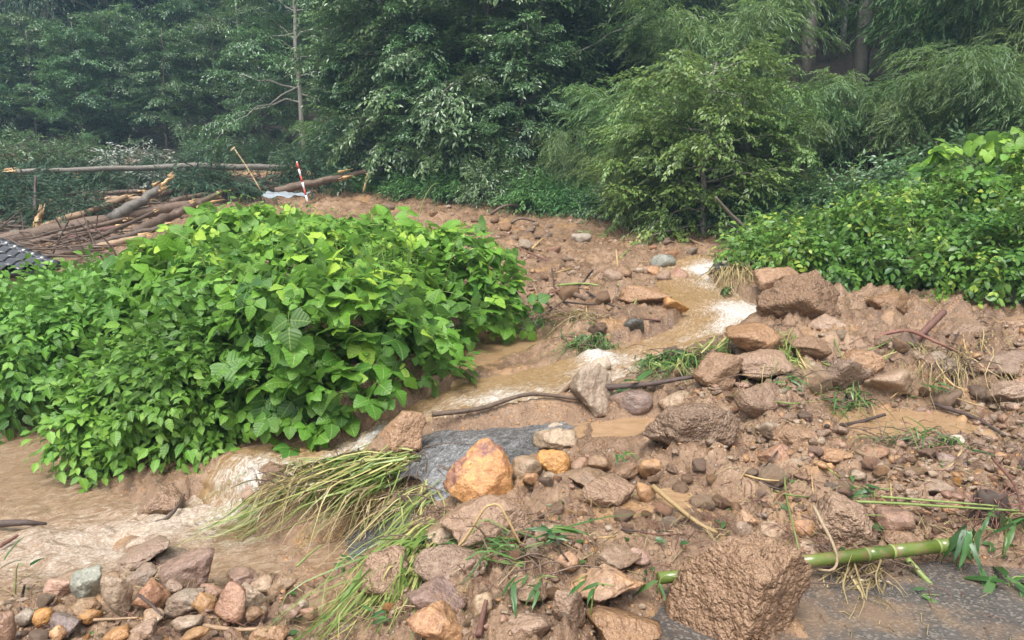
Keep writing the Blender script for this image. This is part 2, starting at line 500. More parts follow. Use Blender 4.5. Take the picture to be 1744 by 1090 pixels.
# ---- the stream: centre line (px, py, z, half width, foam)
STREAM = [
    (1222, 436, 0.76, 0.42, 0.7), (1192, 447, 0.71, 0.40, 0.9), (1160, 463, 0.62, 0.36, 1.0), (1172, 482, 0.56, 0.40, 0.55), (1198, 505, 0.50, 0.46, 0.35),
    (1238, 532, 0.42, 0.46, 0.85), (1215, 560, 0.36, 0.42, 0.95), (1140, 588, 0.28, 0.40, 0.75), (1050, 616, 0.22, 0.40, 0.65), (950, 641, 0.185, 0.40, 0.5),
    (850, 661, 0.155, 0.38, 0.5), (770, 682, 0.12, 0.29, 0.6), (705, 706, 0.07, 0.18, 0.6), (640, 742, 0.01, 0.15, 1.0), (592, 762, -0.03, 0.15, 1.0),
    (530, 778, -0.055, 0.17, 0.45), ('w', -1.47, 4.75, -0.070, 0.19, 0.35), ('w', -1.62, 4.745, -0.080, 0.22, 0.4), ('w', -1.73, 4.69, -0.115, 0.25, 0.75), ('w', -1.78, 4.63, -0.20, 0.27, 1.0),
    ('w', -1.81, 4.58, -0.31, 0.29, 1.0), ('w', -1.86, 4.51, -0.375, 0.32, 1.1), ('w', -1.97, 4.42, -0.395, 0.34, 1.0)]
SHEET = [(945, 715, 0.022, 0.36, 0.8), (850, 738, 0.022, 0.46, 0.95), (778, 780, 0.018, 0.32, 1.0), (738, 822, -0.04, 0.22, 1.0), (708, 858, -0.16, 0.22, 1.0), (660, 898, -0.29, 0.24, 1.0), (590, 930, -0.37, 0.30, 0.8)]
POOL_Z = -0.385
def line_world(L, n):
    C = np.array([[*l[1:]] if l[0] == 'w' else [*at_z(l[0], l[1], l[2]), l[3], l[4]] for l in L], float)
    return curve_pts(C, n)
ST_C, SH_C = line_world(STREAM, 110), line_world(SHEET, 40)

def near_line(P, C):
    """distance to a centre line, its interpolated z and half width"""
    d = np.full(len(P), 1e9); z = np.zeros(len(P)); w_ = np.ones(len(P))
    bb = (P[:, 0] > C[:, 0].min() - 1.5) & (P[:, 0] < C[:, 0].max() + 1.5) & (P[:, 1] > C[:, 1].min() - 1.5) & (P[:, 1] < C[:, 1].max() + 1.5)
    idx = np.nonzero(bb)[0]
    for s in range(0, len(idx), 20000):
        ii = idx[s:s + 20000]
        D = ((P[ii][:, None] - C[None, :, :2]) ** 2).sum(2)
        k = D.argmin(1)
        d[ii] = np.sqrt(D[np.arange(len(ii)), k]); z[ii] = C[k, 2]; w_[ii] = C[k, 3]
    return d, z, w_

def poly_dist(P, poly):
    """signed distance to a polygon, negative inside"""
    poly = np.asarray(poly, float)[:, :2]; n = len(poly)
    d = np.full(len(P), 1e9); ins = np.zeros(len(P), bool)
    for i in range(n):
        a, b = poly[i], poly[(i + 1) % n]
        e = b - a; v = P - a
        t = np.clip((v @ e) / (e @ e), 0, 1)
        d = np.minimum(d, np.linalg.norm(v - t[:, None] * e, axis=1))
        c = ((a[1] <= P[:, 1]) & (b[1] > P[:, 1])) | ((b[1] <= P[:, 1]) & (a[1] > P[:, 1]))
        xi = a[0] + (P[:, 1] - a[1]) / (b[1] - a[1] + 1e-12) * e[0]
        ins ^= c & (P[:, 0] < xi)
    return np.where(ins, -d, d)

PUDDLES = [  # name, level, outline in the photograph
    ('puddle', 0.185, [(758, 578), (820, 566), (900, 566), (945, 577), (915, 592), (860, 606), (810, 628), (770, 640), (755, 610)], 'brown puddle beside the large-leaved vine thicket, left of the stream'),
    ('puddle', 0.178, [(1400, 690), (1470, 688), (1560, 694), (1640, 706), (1668, 728), (1600, 742), (1510, 748), (1450, 742), (1418, 720)], 'wide shallow brown puddle among stones at the right'),
    ('puddle', 0.065, [(1010, 722), (1070, 712), (1130, 712), (1120, 735), (1060, 748), (1000, 748)], 'flat muddy puddle between the upright tan block and the big pointed boulder'),
    ('puddle', 0.128, [(1120, 838), (1160, 828), (1185, 845), (1160, 862), (1128, 858)], 'small ochre puddle beside the straw-coloured bamboo stick'),
    ('puddle', 0.115, [(1000, 862), (1040, 860), (1045, 885), (1015, 890)], 'tiny puddle below the wide brown slab'),
]
PUD = [(n, z, np.array([at_z(a, b, z) for a, b in pl]), lab) for n, z, pl, lab in PUDDLES]
ASPH = [np.array([at_z(a, b, 0.0) for a, b in pl]) for pl in (
    [(738, 712), (880, 702), (965, 705), (985, 728), (915, 742), (900, 790), (860, 800), (760, 810), (722, 798), (722, 740)],
    [(1120, 1000), (1180, 985), (1200, 1120), (1120, 1120)],
    [(1370, 985), (1480, 970), (1660, 955), (1760, 975), (1850, 1000), (1850, 1200), (1395, 1200), (1395, 1060)])]

def HB(P):
    """ground with channel, puddle beds and bared road, without the fine clods"""
    P = np.asarray(P, float).reshape(-1, 2)
    z = H0(P)
    wob = 1 + 0.22 * fbm(P * 2.6, 3, 91)
    for C, dep, lev in ((ST_C, 0.09, 0.035), (SH_C, 0.05, 0.0)):
        d, wz, hw = near_line(P, C)
        r = d / (hw * wob)
        inside = np.clip(1 - r, 0, 1) ** 0.7
        bank = sstep(1.9, 1.0, r)
        target = np.where(r < 1, wz - dep * inside, np.maximum(z, wz + lev * (r - 1)))
        z = z * (1 - bank) + target * bank
    for _, pz, pl, _l in PUD:
        d = poly_dist(P, pl) + 0.05 * fbm(P * 5, 3, 33)
        k = sstep(0.16, -0.02, d)
        z = z * (1 - k) + (pz - np.clip(-d, -0.02, 0.03)) * k
    return z

def ground_hit(px, py, lift=0.0):
    d = ray(px, py); t = np.concatenate([np.linspace(1.5, 12, 420), np.linspace(12.05, 45, 300)])
    P = np.array([0, 0, CAM_Z])[None] + d[None] * t[:, None]
    h = HB(P[:, :2]) + lift
    k = np.nonzero(P[:, 2] < h)[0]
    if len(k) == 0:
        return P[-1]
    k = k[0]
    a = P[max(k - 1, 0)]; b = P[k]
    ga = a[2] - h[max(k - 1, 0)]; gb = h[k] - b[2]
    return a + (b - a) * (ga / max(ga + gb, 1e-9))

RBANK = np.array([at_z(a, b, 0.4) for a, b in [(1230, 560), (1330, 500), (1500, 520), (1900, 540), (1950, 690), (1700, 670), (1400, 660), (1260, 690), (1190, 660)]])
def smooth_area(P):
    """0 where the surface is bare road, puddle or silt, 1 on churned debris"""
    m = np.ones(len(P))
    for pl in ASPH:
        m = np.minimum(m, sstep(-0.02, 0.22, poly_dist(P, pl) + 0.10 * fbm(P * 4, 3, 5)))
    for _, pz, pl, _l in PUD:
        m = np.minimum(m, 0.12 + 0.88 * sstep(-0.02, 0.25, poly_dist(P, pl)))
    d, _, hw = near_line(P, ST_C)
    m = np.minimum(m, 0.15 + 0.85 * sstep(0.9, 1.7, d / hw))
    d, _, hw = near_line(P, SH_C)
    m = np.minimum(m, 0.1 + 0.9 * sstep(0.9, 1.6, d / hw))
    return m

def HG(P, both=False):
    """full ground with clods"""
    P = np.asarray(P, float).reshape(-1, 2)
    zb = z = HB(P)
    m = smooth_area(P)
    far = sstep(15, 22, P[:, 1])
    n = 0.07 * fbm(P * 1.7, 3, 1) + 0.085 * fbm(P * 4.6, 4, 2, billow=True) + 0.045 * fbm(P * 15, 3, 3, 0.6, billow=True) + 0.018 * fbm(P * 40, 3, 4, 0.65)
    rb_ = sstep(0.3, -0.2, poly_dist(P, RBANK))
    n = n + rb_ * (0.13 * fbm(P * 2.4, 3, 71, billow=True) + 0.05 * fbm(P * 7, 3, 72, billow=True))
    left = sstep(-0.9, -1.6, P[:, 0]) * sstep(7, 5.5, P[:, 1])
    n = n * (1 - 0.45 * left)
    z = z + m * n + far * 0.22 * fbm(P * 0.8, 4, 8) * m
    for pl in ASPH:
        k = sstep(0.08, -0.10, poly_dist(P, pl) + 0.10 * fbm(P * 4, 3, 5))
        z = z * (1 - k) + np.minimum(z, -0.03) * k
    d, wz, hw = near_line(P, ST_C)
    r = d / hw
    lev = wz + 0.006 - 0.9 * np.maximum(d - 1.12 * hw, 0) + 0.012 * fbm(P * 9, 3, 6)
    z = np.where((r > 1.0) & (r < 3.0), np.maximum(z, lev), z)
    return (z, zb) if both else z

ys = np.concatenate([np.linspace(-7, 2.0, 14, endpoint=False), np.geomspace(2.0, 30, 400), np.linspace(30.6, 110, 46)])
t_ = np.linspace(-1, 1, 600)
inner = 0.74 * np.maximum(ys, 2) + 0.5
XX = np.where(np.abs(t_)[None] < 0.88, t_[None] / 0.88 * inner[:, None], np.sign(t_)[None] * (inner[:, None] + (np.abs(t_)[None] - 0.88) / 0.12 * (0.6 * np.maximum(ys, 0)[:, None] + 14)))
YY = np.repeat(ys[:, None], len(t_), 1)
GP = np.stack([XX.ravel(), YY.ravel()], 1)
GZ, GB = HG(GP, True)
nr, nc = XX.shape
HB_full, HG_full = HB, HG
def _interp(P, grid, full):
    """height read back from the built ground sheet"""
    P = np.asarray(P, float).reshape(-1, 2)
    fr = np.interp(P[:, 1], ys, np.arange(nr))
    inn = 0.74 * np.maximum(P[:, 1], 2) + 0.5
    fc = (np.clip(P[:, 0] / inn, -0.999, 0.999) * 0.88 + 1) / 2 * (nc - 1)
    i = np.minimum(fr.astype(int), nr - 2); j = np.minimum(fc.astype(int), nc - 2); u, v = fr - i, fc - j
    g = grid.reshape(nr, nc)
    z = g[i, j] * (1 - u) * (1 - v) + g[i + 1, j] * u * (1 - v) + g[i, j + 1] * (1 - u) * v + g[i + 1, j + 1] * u * v
    out = np.abs(P[:, 0]) > inn * 0.998
    if out.any():
        z[out] = full(P[out])
    return z
def HB(P): return _interp(P, GB, HB_full)
def HG(P): return _interp(P, GZ, HG_full)
ii = (np.arange(nr - 1)[:, None] * nc + np.arange(nc - 1)[None]).ravel()
GF = np.stack([ii, ii + 1, ii + nc + 1, ii + nc], 1)
# forest floor starts where the debris tongue ends
edge = [at_z(a, b, 0) if 0 else at_y(a, b, Y) for a, b, Y in [(1900, 540, 7.3), (1744, 522, 7.6), (1560, 505, 8.4), (1420, 462, 10.2), (1300, 425, 12.6), (1200, 404, 14.8), (1060, 390, 16.6), (960, 372, 17.6), (860, 352, 19.3), (760, 338, 20.8), (640, 325, 24)]]
fp = np.array([[e[0], e[1]] for e in edge] + [[-4.2, 28.5], [-9, 31], [-18, 31], [-60, 26], [-110, 20], [-110, 120], [110, 120], [110, 5]])
forest = sstep(0.3, -0.5, poly_dist(GP, fp) + 0.5 * fbm(GP * 0.9, 3, 12))

def ground_material():
    t = NT('wet_debris_mud')
    v = t.coords('Object', False)
    fo = t.n('ShaderNodeAttribute', attribute_name='forest').outputs['Fac']
    n1 = t.noise(v, 0.9, 5, 0.62, 0.4)
    n2 = t.noise(v, 7.0, 5, 0.68)
    n3 = t.noise(v, 60.0, 4, 0.7)
    col = t.ramp(t.math('ADD', t.math('MULTIPLY', n1, 0.5), t.math('MULTIPLY', n2, 0.5)), [(0.36, (0.090, 0.050, 0.029)), (0.5, (0.195, 0.119, 0.070)), (0.64, (0.305, 0.202, 0.126))])
    col = t.mix(t.math('MULTIPLY', t.step(n3, 0.5, 0.75), 0.5), col, (0.40, 0.27, 0.17))
    col = t.mix(t.math('MULTIPLY', t.step(n3, 0.48, 0.28), 0.55), col, (0.060, 0.034, 0.021))
    # little stones of several colours set in the mud
    vc = t.n('ShaderNodeTexVoronoi', feature='F1'); t.l(v, vc.inputs['Vector']); vc.inputs['Scale'].default_value = 34.0
    hsv = t.n('ShaderNodeSeparateColor'); t.l(vc.outputs['Color'], hsv.inputs[0])
    st = t.math('MULTIPLY', t.step(vc.outputs['Distance'], 0.42, 0.28), t.step(hsv.outputs[0], 0.62, 0.7))
    stc = t.ramp(hsv.outputs[1], [(0.0, (0.20, 0.13, 0.09)), (0.35, (0.36, 0.22, 0.12)), (0.6, (0.42, 0.20, 0.07)), (0.8, (0.34, 0.28, 0.22)), (1.0, (0.16, 0.12, 0.11))])
    col = t.mix(t.math('MULTIPLY', st, 0.85), col, stc)
    col = t.mix(t.math('MULTIPLY', t.step(t.noise(v, 1.6, 3), 0.56, 0.68), 0.45), col, (0.40, 0.225, 0.095))
    litter = t.ramp(t.noise(v, 6.0, 5, 0.7), [(0.3, (0.018, 0.014, 0.009)), (0.7, (0.06, 0.045, 0.028))])
    col = t.mix(fo, col, litter)
    wet = t.noise(v, 2.2, 4, 0.6)
    rough = t.lerp(t.step(wet, 0.42, 0.62), 0.10, 0.48)
    rough = t.math('MAXIMUM', rough, t.math('MULTIPLY', fo, 0.8))
    h = t.math('ADD', t.math('ADD', t.math('MULTIPLY', n2, 1.0), t.math('MULTIPLY', n3, 0.55)), t.math('MULTIPLY', st, 0.5))
    nb = t.bump(h, 0.9, 0.03)
    nb = t.bump(t.noise(v, 170.0, 3, 0.7), 0.4, 0.006, nb)
    return t.done(t.bsdf(col, rough, 0.5, nb).outputs[0])
GMAT = ground_material()
gm = mesh_np('ground', np.column_stack([GP, GZ]), GF, GMAT, None, {'forest': forest}, True)
ground = kind(link('ground', gm), 'structure')

# ================================================================== road
def asphalt_material():
    t = NT('wet_asphalt')
    v = t.coords('Object', False)
    vo = t.n('ShaderNodeTexVoronoi', feature='F1'); t.l(v, vo.inputs['Vector']); vo.inputs['Scale'].default_value = 95.0
    sc_ = t.n('ShaderNodeSeparateColor'); t.l(vo.outputs['Color'], sc_.inputs[0])
    base = t.ramp(t.noise(v, 3.0, 4), [(0.3, (0.042, 0.038, 0.036)), (0.7, (0.085, 0.075, 0.068))])
    col = t.mix(t.math('MULTIPLY', t.step(sc_.outputs[0], 0.72, 0.9), 0.4), base, (0.26, 0.225, 0.19))
    silt = t.step(t.noise(v, 2.3, 6, 0.66), 0.42, 0.60)
    col = t.mix(t.math('MULTIPLY', silt, 0.62), col, (0.20, 0.13, 0.08))
    nb = t.bump(vo.outputs['Distance'], 0.6, 0.004)
    return t.done(t.bsdf(col, t.lerp(t.noise(v, 5.0, 3), 0.05, 0.36), 0.55, nb).outputs[0])
ROADM = asphalt_material()
rp = [(-0.1, -6.0), (6.5, -6.0), (8.5, 2.0), (7.5, 4.6), (3.5, 5.6), (1.0, 5.7), (-0.55, 5.75), (-0.66, 5.2), (-0.60, 4.75), (-0.50, 4.45), (-0.30, 4.1), (-0.15, 3.6), (-0.1, 2.6)]
rpts = []
for i in range(len(rp)):
    a, b = np.array(rp[i]), np.array(rp[(i + 1) % len(rp)])
    for k in range(10):
        p = a + (b - a) * k / 10
        rpts.append(p + 0.03 * np.array([vnoise(np.array([[p[0] * 9, p[1] * 9]]), 3)[0], vnoise(np.array([[p[0] * 9, p[1] * 9]]), 4)[0]]))
rpts = np.array(rpts); nrp = len(rpts)
V = np.vstack([np.column_stack([rpts, np.zeros(nrp)]), np.column_stack([rpts * 1.0, np.full(nrp, -0.12)])])
import bmesh
bm = bmesh.new()
tv = [bm.verts.new(p) for p in V[:nrp]]; bv = [bm.verts.new(p) for p in V[nrp:]]
bm.faces.new(tv)
for i in range(nrp):
    bm.faces.new((tv[i], bv[i], bv[(i + 1) % nrp], tv[(i + 1) % nrp]))
bmesh.ops.triangulate(bm, faces=[f for f in bm.faces if len(f.verts) > 4])
me = bpy.data.meshes.new('road'); bm.to_mesh(me); bm.free(); me.materials.append(ROADM)
road = kind(link('road', me), 'structure')

# ================================================================== water
def water_material(name, deep, shallow, foamc, wave=1.0, rough=0.05, grey=None):
    t = NT(name)
    v = t.coords('Object', False)
    fo = t.n('ShaderNodeAttribute', attribute_name='foam').outputs['Fac']
    uv = t.n('ShaderNodeTexCoord').outputs['UV']
    mp = t.n('ShaderNodeMapping'); t.l(uv, mp.inputs['Vector']); mp.inputs['Scale'].default_value = (2.2, 7.0, 1)
    streak = t.noise(mp.outputs[0], 6.0, 6, 0.7, 0.8)
    fine = t.noise(v, 55.0, 4, 0.7)
    mpf = t.n('ShaderNodeMapping'); t.l(uv, mpf.inputs['Vector']); mpf.inputs['Scale'].default_value = (6.0, 16.0, 1)
    curl = t.noise(mpf.outputs[0], 7.0, 5, 0.75, 1.8)
    col = t.ramp(streak, [(0.35, deep), (0.65, shallow)])
    f = t.math('ADD', fo, t.math('MULTIPLY', t.math('SUBTRACT', t.math('ADD', t.math('MULTIPLY', streak, 0.5), t.math('MULTIPLY', curl, 0.5)), 0.5), 3.2))
    f = t.math('MULTIPLY', t.step(f, 0.12, 0.95), 0.95)
    bub = t.step(fine, 0.35, 0.62)
    f = t.math('MULTIPLY', f, t.lerp(bub, 0.62, 1.0), clamp=True)
    fcol = t.ramp(t.math('ADD', t.math('MULTIPLY', curl, 0.6), t.math('MULTIPLY', fine, 0.4)), [(0.38, tuple(0.6 * a + 0.4 * b for a, b in zip(shallow, tuple(0.7 * c for c in foamc)))), (0.50, tuple(0.84 * c for c in foamc)), (0.62, foamc)])
    col = t.mix(f, col, fcol)
    h = t.math('ADD', t.math('MULTIPLY', streak, 1.0), t.math('ADD', t.math('MULTIPLY', curl, 0.5), t.math('MULTIPLY', fine, 0.15)))
    nb = t.bump(h, 0.75 * wave, 0.035)
    nb = t.bump(t.noise(v, 110.0, 3, 0.65), 0.5 * wave, 0.006, nb)
    r = t.math('ADD', t.math('MULTIPLY', f, 0.22), rough)
    return t.done(t.bsdf(col, r, 0.5, nb).outputs[0])
WATER_STREAM = water_material('silty_stream_water', (0.205, 0.12, 0.046), (0.32, 0.205, 0.095), (0.76, 0.73, 0.68))
WATER_POOL = water_material('muddy_pool_water', (0.19, 0.112, 0.058), (0.31, 0.21, 0.125), (0.62, 0.53, 0.44))
WATER_SHEET = water_material('clear_rain_runoff', (0.10, 0.096, 0.092), (0.20, 0.195, 0.19), (0.62, 0.62, 0.62), 2.4, 0.06)
WATER_PUD = water_material('puddle_water', (0.23, 0.14, 0.07), (0.31, 0.20, 0.115), (0.5, 0.4, 0.3), 0.25, 0.05)

def ribbon(name, L, n, m, mat, rough_amp, bumps=(), skew=0.25, seed=0):
    C = line_world(L, n)
    T = nrm(np.gradient(C[:, :2], axis=0)); N = np.stack([-T[:, 1], T[:, 0]], 1)
    if N[:, 1].mean() > 0 and False: N = -N
    vv = np.linspace(-1.25, 1.25, m)
    XY = C[:, None, :2] + N[:, None] * (C[:, None, 3:4] * vv[None, :, None])
    s = np.concatenate([[0], np.cumsum(np.linalg.norm(np.diff(C[:, :3], axis=0), axis=1))])
    UV = np.stack([np.repeat(s[:, None], m, 1), np.repeat(vv[None], n, 0) * C[:, 3:4]], -1).reshape(-1, 2)
    P = XY.reshape(-1, 2)
    foam0 = np.clip(C[:, 4], 0, 1)
    q = np.column_stack([UV[:, 0] * 2.2, UV[:, 1] * 6.0])
    n1 = fbm(q, 4, seed + 3)
    foam = np.clip(0.62 * foam0[:, None] + skew * vv[None], 0, 1).ravel() * (0.72 + 0.9 * n1)
    amp = (rough_amp * (0.25 + 1.1 * foam0))[:, None].repeat(m, 1).ravel()
    q2 = np.column_stack([UV[:, 0] * 6.5, UV[:, 1] * 9.0])
    z = np.repeat(C[:, 2:3], m, 1).ravel() + amp * (fbm(q2, 4, seed + 5, 0.6) + 0.6 * fbm(q2 * 2.2, 3, seed + 9, billow=True))
    z = z - np.repeat((np.clip(np.abs(vv) - 0.8, 0, 1) * 0.10)[None], n, 0).ravel()
    for bx, by, br, bh in bumps:
        g = np.exp(-((P[:, 0] - bx) ** 2 + (P[:, 1] - by) ** 2) / br ** 2)
        z += bh * g * (1 + 0.25 * fbm(q2 * 1.5, 3, seed + 11)); foam = np.clip(foam + 0.8 * g, 0, 0.95)
    ii = (np.arange(n - 1)[:, None] * m + np.arange(m - 1)[None]).ravel()
    F = np.stack([ii, ii + m, ii + m + 1, ii + 1], 1)
    return mesh_np(name, np.column_stack([P, z]), F, mat, UV, {'foam': foam}, True)
spl = ground_hit(1018, 634)
spl2 = ground_hit(1255, 545)
stream = kind(link('stream_water', ribbon('stream_water', STREAM, 520, 40, WATER_STREAM, 0.026, [(spl[0], spl[1] + 0.08, 0.17, 0.10), (spl2[0], spl2[1], 0.28, 0.06)], 0.45, 1)), 'structure')
runoff = kind(link('runoff_water', ribbon('runoff_water', SHEET, 220, 36, WATER_SHEET, 0.012, (), 0.15, 21)), 'structure')

# pool at the foot of the cascade
px_ = np.linspace(-6.5, -0.55, 210); py_ = np.linspace(3.25, 6.9, 150)
PX, PY = np.meshgrid(px_, py_); PP = np.stack([PX.ravel(), PY.ravel()], 1)
c0 = np.array([-1.9, 4.5, 0]); c1 = at_z(30, 945, POOL_Z); c2 = at_z(600, 930, POOL_Z)
def seg_d(P, a, b):
    e = b[:2] - a[:2]; v = P - a[:2]; t = np.clip(v @ e / (e @ e), 0, 1)
    return np.linalg.norm(v - t[:, None] * e, axis=1)
d1 = seg_d(PP, c0, c1); d2 = seg_d(PP, c0, c2)
foam = 0.10 + 0.52 * np.exp(-(d1 / 0.50) ** 2) + 0.18 * np.exp(-(d2 / 0.3) ** 2) + 0.30 * fbm(PP * 2.2, 4, 44)
q = PP @ np.array([[0.8, -0.55], [0.6, 0.85]]) * np.array([3.4, 6.5])
zz = POOL_Z + (0.016 + 0.040 * np.exp(-(d1 / 0.6) ** 2)) * (fbm(q, 4, 45, 0.6) + 0.7 * fbm(q * 2.0, 3, 46, billow=True))
n2_, m2_ = PX.shape
ii = (np.arange(n2_ - 1)[:, None] * m2_ + np.arange(m2_ - 1)[None]).ravel()
pool = kind(link('pool_water', mesh_np('pool_water', np.column_stack([PP, zz]), np.stack([ii, ii + 1, ii + m2_ + 1, ii + m2_], 1), WATER_POOL, q / np.array([4, 9]), {'foam': foam}, True)), 'structure')

for k, (n_, z_, pl, lab) in enumerate(PUD):
    c = pl[:, :2].mean(0)
    lo, hi = pl[:, :2].min(0) - 0.2, pl[:, :2].max(0) + 0.2
    gx, gy = np.meshgrid(np.linspace(lo[0], hi[0], 50), np.linspace(lo[1], hi[1], 50))
    q_ = np.stack([gx.ravel(), gy.ravel()], 1)
    z2 = z_ + 0.0015 * fbm(q_ * 12, 3, 60 + k)
    d = poly_dist(q_, pl)
    z2 = z2 - 0.08 * sstep(0.06, 0.2, d)
    ii = (np.arange(49)[:, None] * 50 + np.arange(49)[None]).ravel()
    o = link('puddle_water', mesh_np('puddle_water', np.column_stack([q_, z2]), np.stack([ii, ii + 1, ii + 51, ii + 50], 1), WATER_PUD, q_ * 0.5, {'foam': np.full(len(q_), -0.8)}, True))
    kind(o, 'structure')
# ================================================================== stones
def ico(sub):
    bm = bmesh.new(); bmesh.ops.create_icosphere(bm, subdivisions=sub, radius=1.0)
    V = np.array([v.co[:] for v in bm.verts]); F = np.array([[v.index for v in f.verts] for f in bm.faces]); bm.free()
    return nrm(V), F
ICO = {k: ico(k) for k in (1, 2, 3, 4, 5, 6)}

def rock_shape(seed, sub=4, angular=0.6, planes=13, rough=0.05, lump=0.10, flat=1.0):
    """unit-ish stone: a sphere cut by random planes (soft edges), then roughened"""
    r = np.random.default_rng(seed)
    D, F = ICO[sub]
    N = nrm(r.normal(size=(planes, 3))); h = r.uniform(0.50, 0.86, planes)
    c = D @ N.T
    q = np.where(c > 0.05, h[None] / np.maximum(c, 0.05), 9.0)
    q = np.hstack([q, np.full((len(D), 1), 1.25)])
    k = 14 + 75 * angular
    rad = -np.log(np.exp(-k * (q - q.min(1, keepdims=True))).sum(1)) / k + q.min(1)
    V = D * rad[:, None]
    off = r.uniform(0, 50, 3)
    V = V + D * (lump * fbm(V * 1.6 + off, 3, seed % 97) + rough * fbm(V * 6.0 + off, 4, seed % 89 + 3, 0.6) + 0.06 * fbm(V * 3.4 + off, 2, seed % 83, billow=True))[:, None]
    lo, hi = V.min(0), V.max(0)
    V = (V - (lo + hi) / 2) / ((hi - lo) / 2)
    return V, F

ROCKS = []
def rock_at(box, style, seed, sub=4, angular=0.6, sink=0.22, yaw=None, tilt=0.0, name='stone', depth=0.85, rough=0.05, lump=0.1, label=None, group=None, hmul=1.0, coat=0.0, taper=0.0):
    x0, y0, x1, y1 = box
    cx = (x0 + x1) / 2
    P = ground_hit(cx, y1 - 0.16 * (y1 - y0))
    D = to_px(P)[2]
    wdt = (x1 - x0) * D / FPX
    th = math.atan2(CAM_Z - P[2], P[1])
    dp = wdt * depth
    hh = ((y1 - y0) * D / FPX - 0.55 * dp * math.sin(th)) / math.cos(th)
    hh = max(hh, 0.34 * wdt) * hmul
    V, F = rock_shape(seed, sub, min(1, angular + 0.25), 13, rough, lump)
    if coat:      # clods of gravelly mud stuck to the stone
        n = nrm(V)
        V = V + n * (coat * (fbm(V * 4 + seed, 3, 7) * 0.6 + 0.4 * fbm(V * 11 + seed, 3, 8, 0.6) + 0.35 * np.maximum(vnoise(V * 17 + seed, 9), 0) + 0.25 * np.maximum(vnoise(V * 27 + seed, 10), 0)))[:, None]
    if taper:
        V = V * (1 - taper * V[:, 2:3]) ** np.array([1, 1, 0])
    V = V * np.array([wdt / 2, dp / 2, hh / 2 * (1 + sink)])
    a = tilt; ca, sa = math.cos(a), math.sin(a)
    V = V @ np.array([[ca, 0, sa], [0, 1, 0], [-sa, 0, ca]]).T
    zc = -V[:, 2].min() - hh * sink
    me = mesh_np('stone', V, F, ROCK[style], None, None, True)
    o = link(name, me, None, (P[0], P[1] + 0.25 * dp, P[2] + zc))
    ROCKS.append((o, wdt, style))
    tag(o, label or '', 'boulder' if wdt > 0.3 else 'stone', group)
    return o

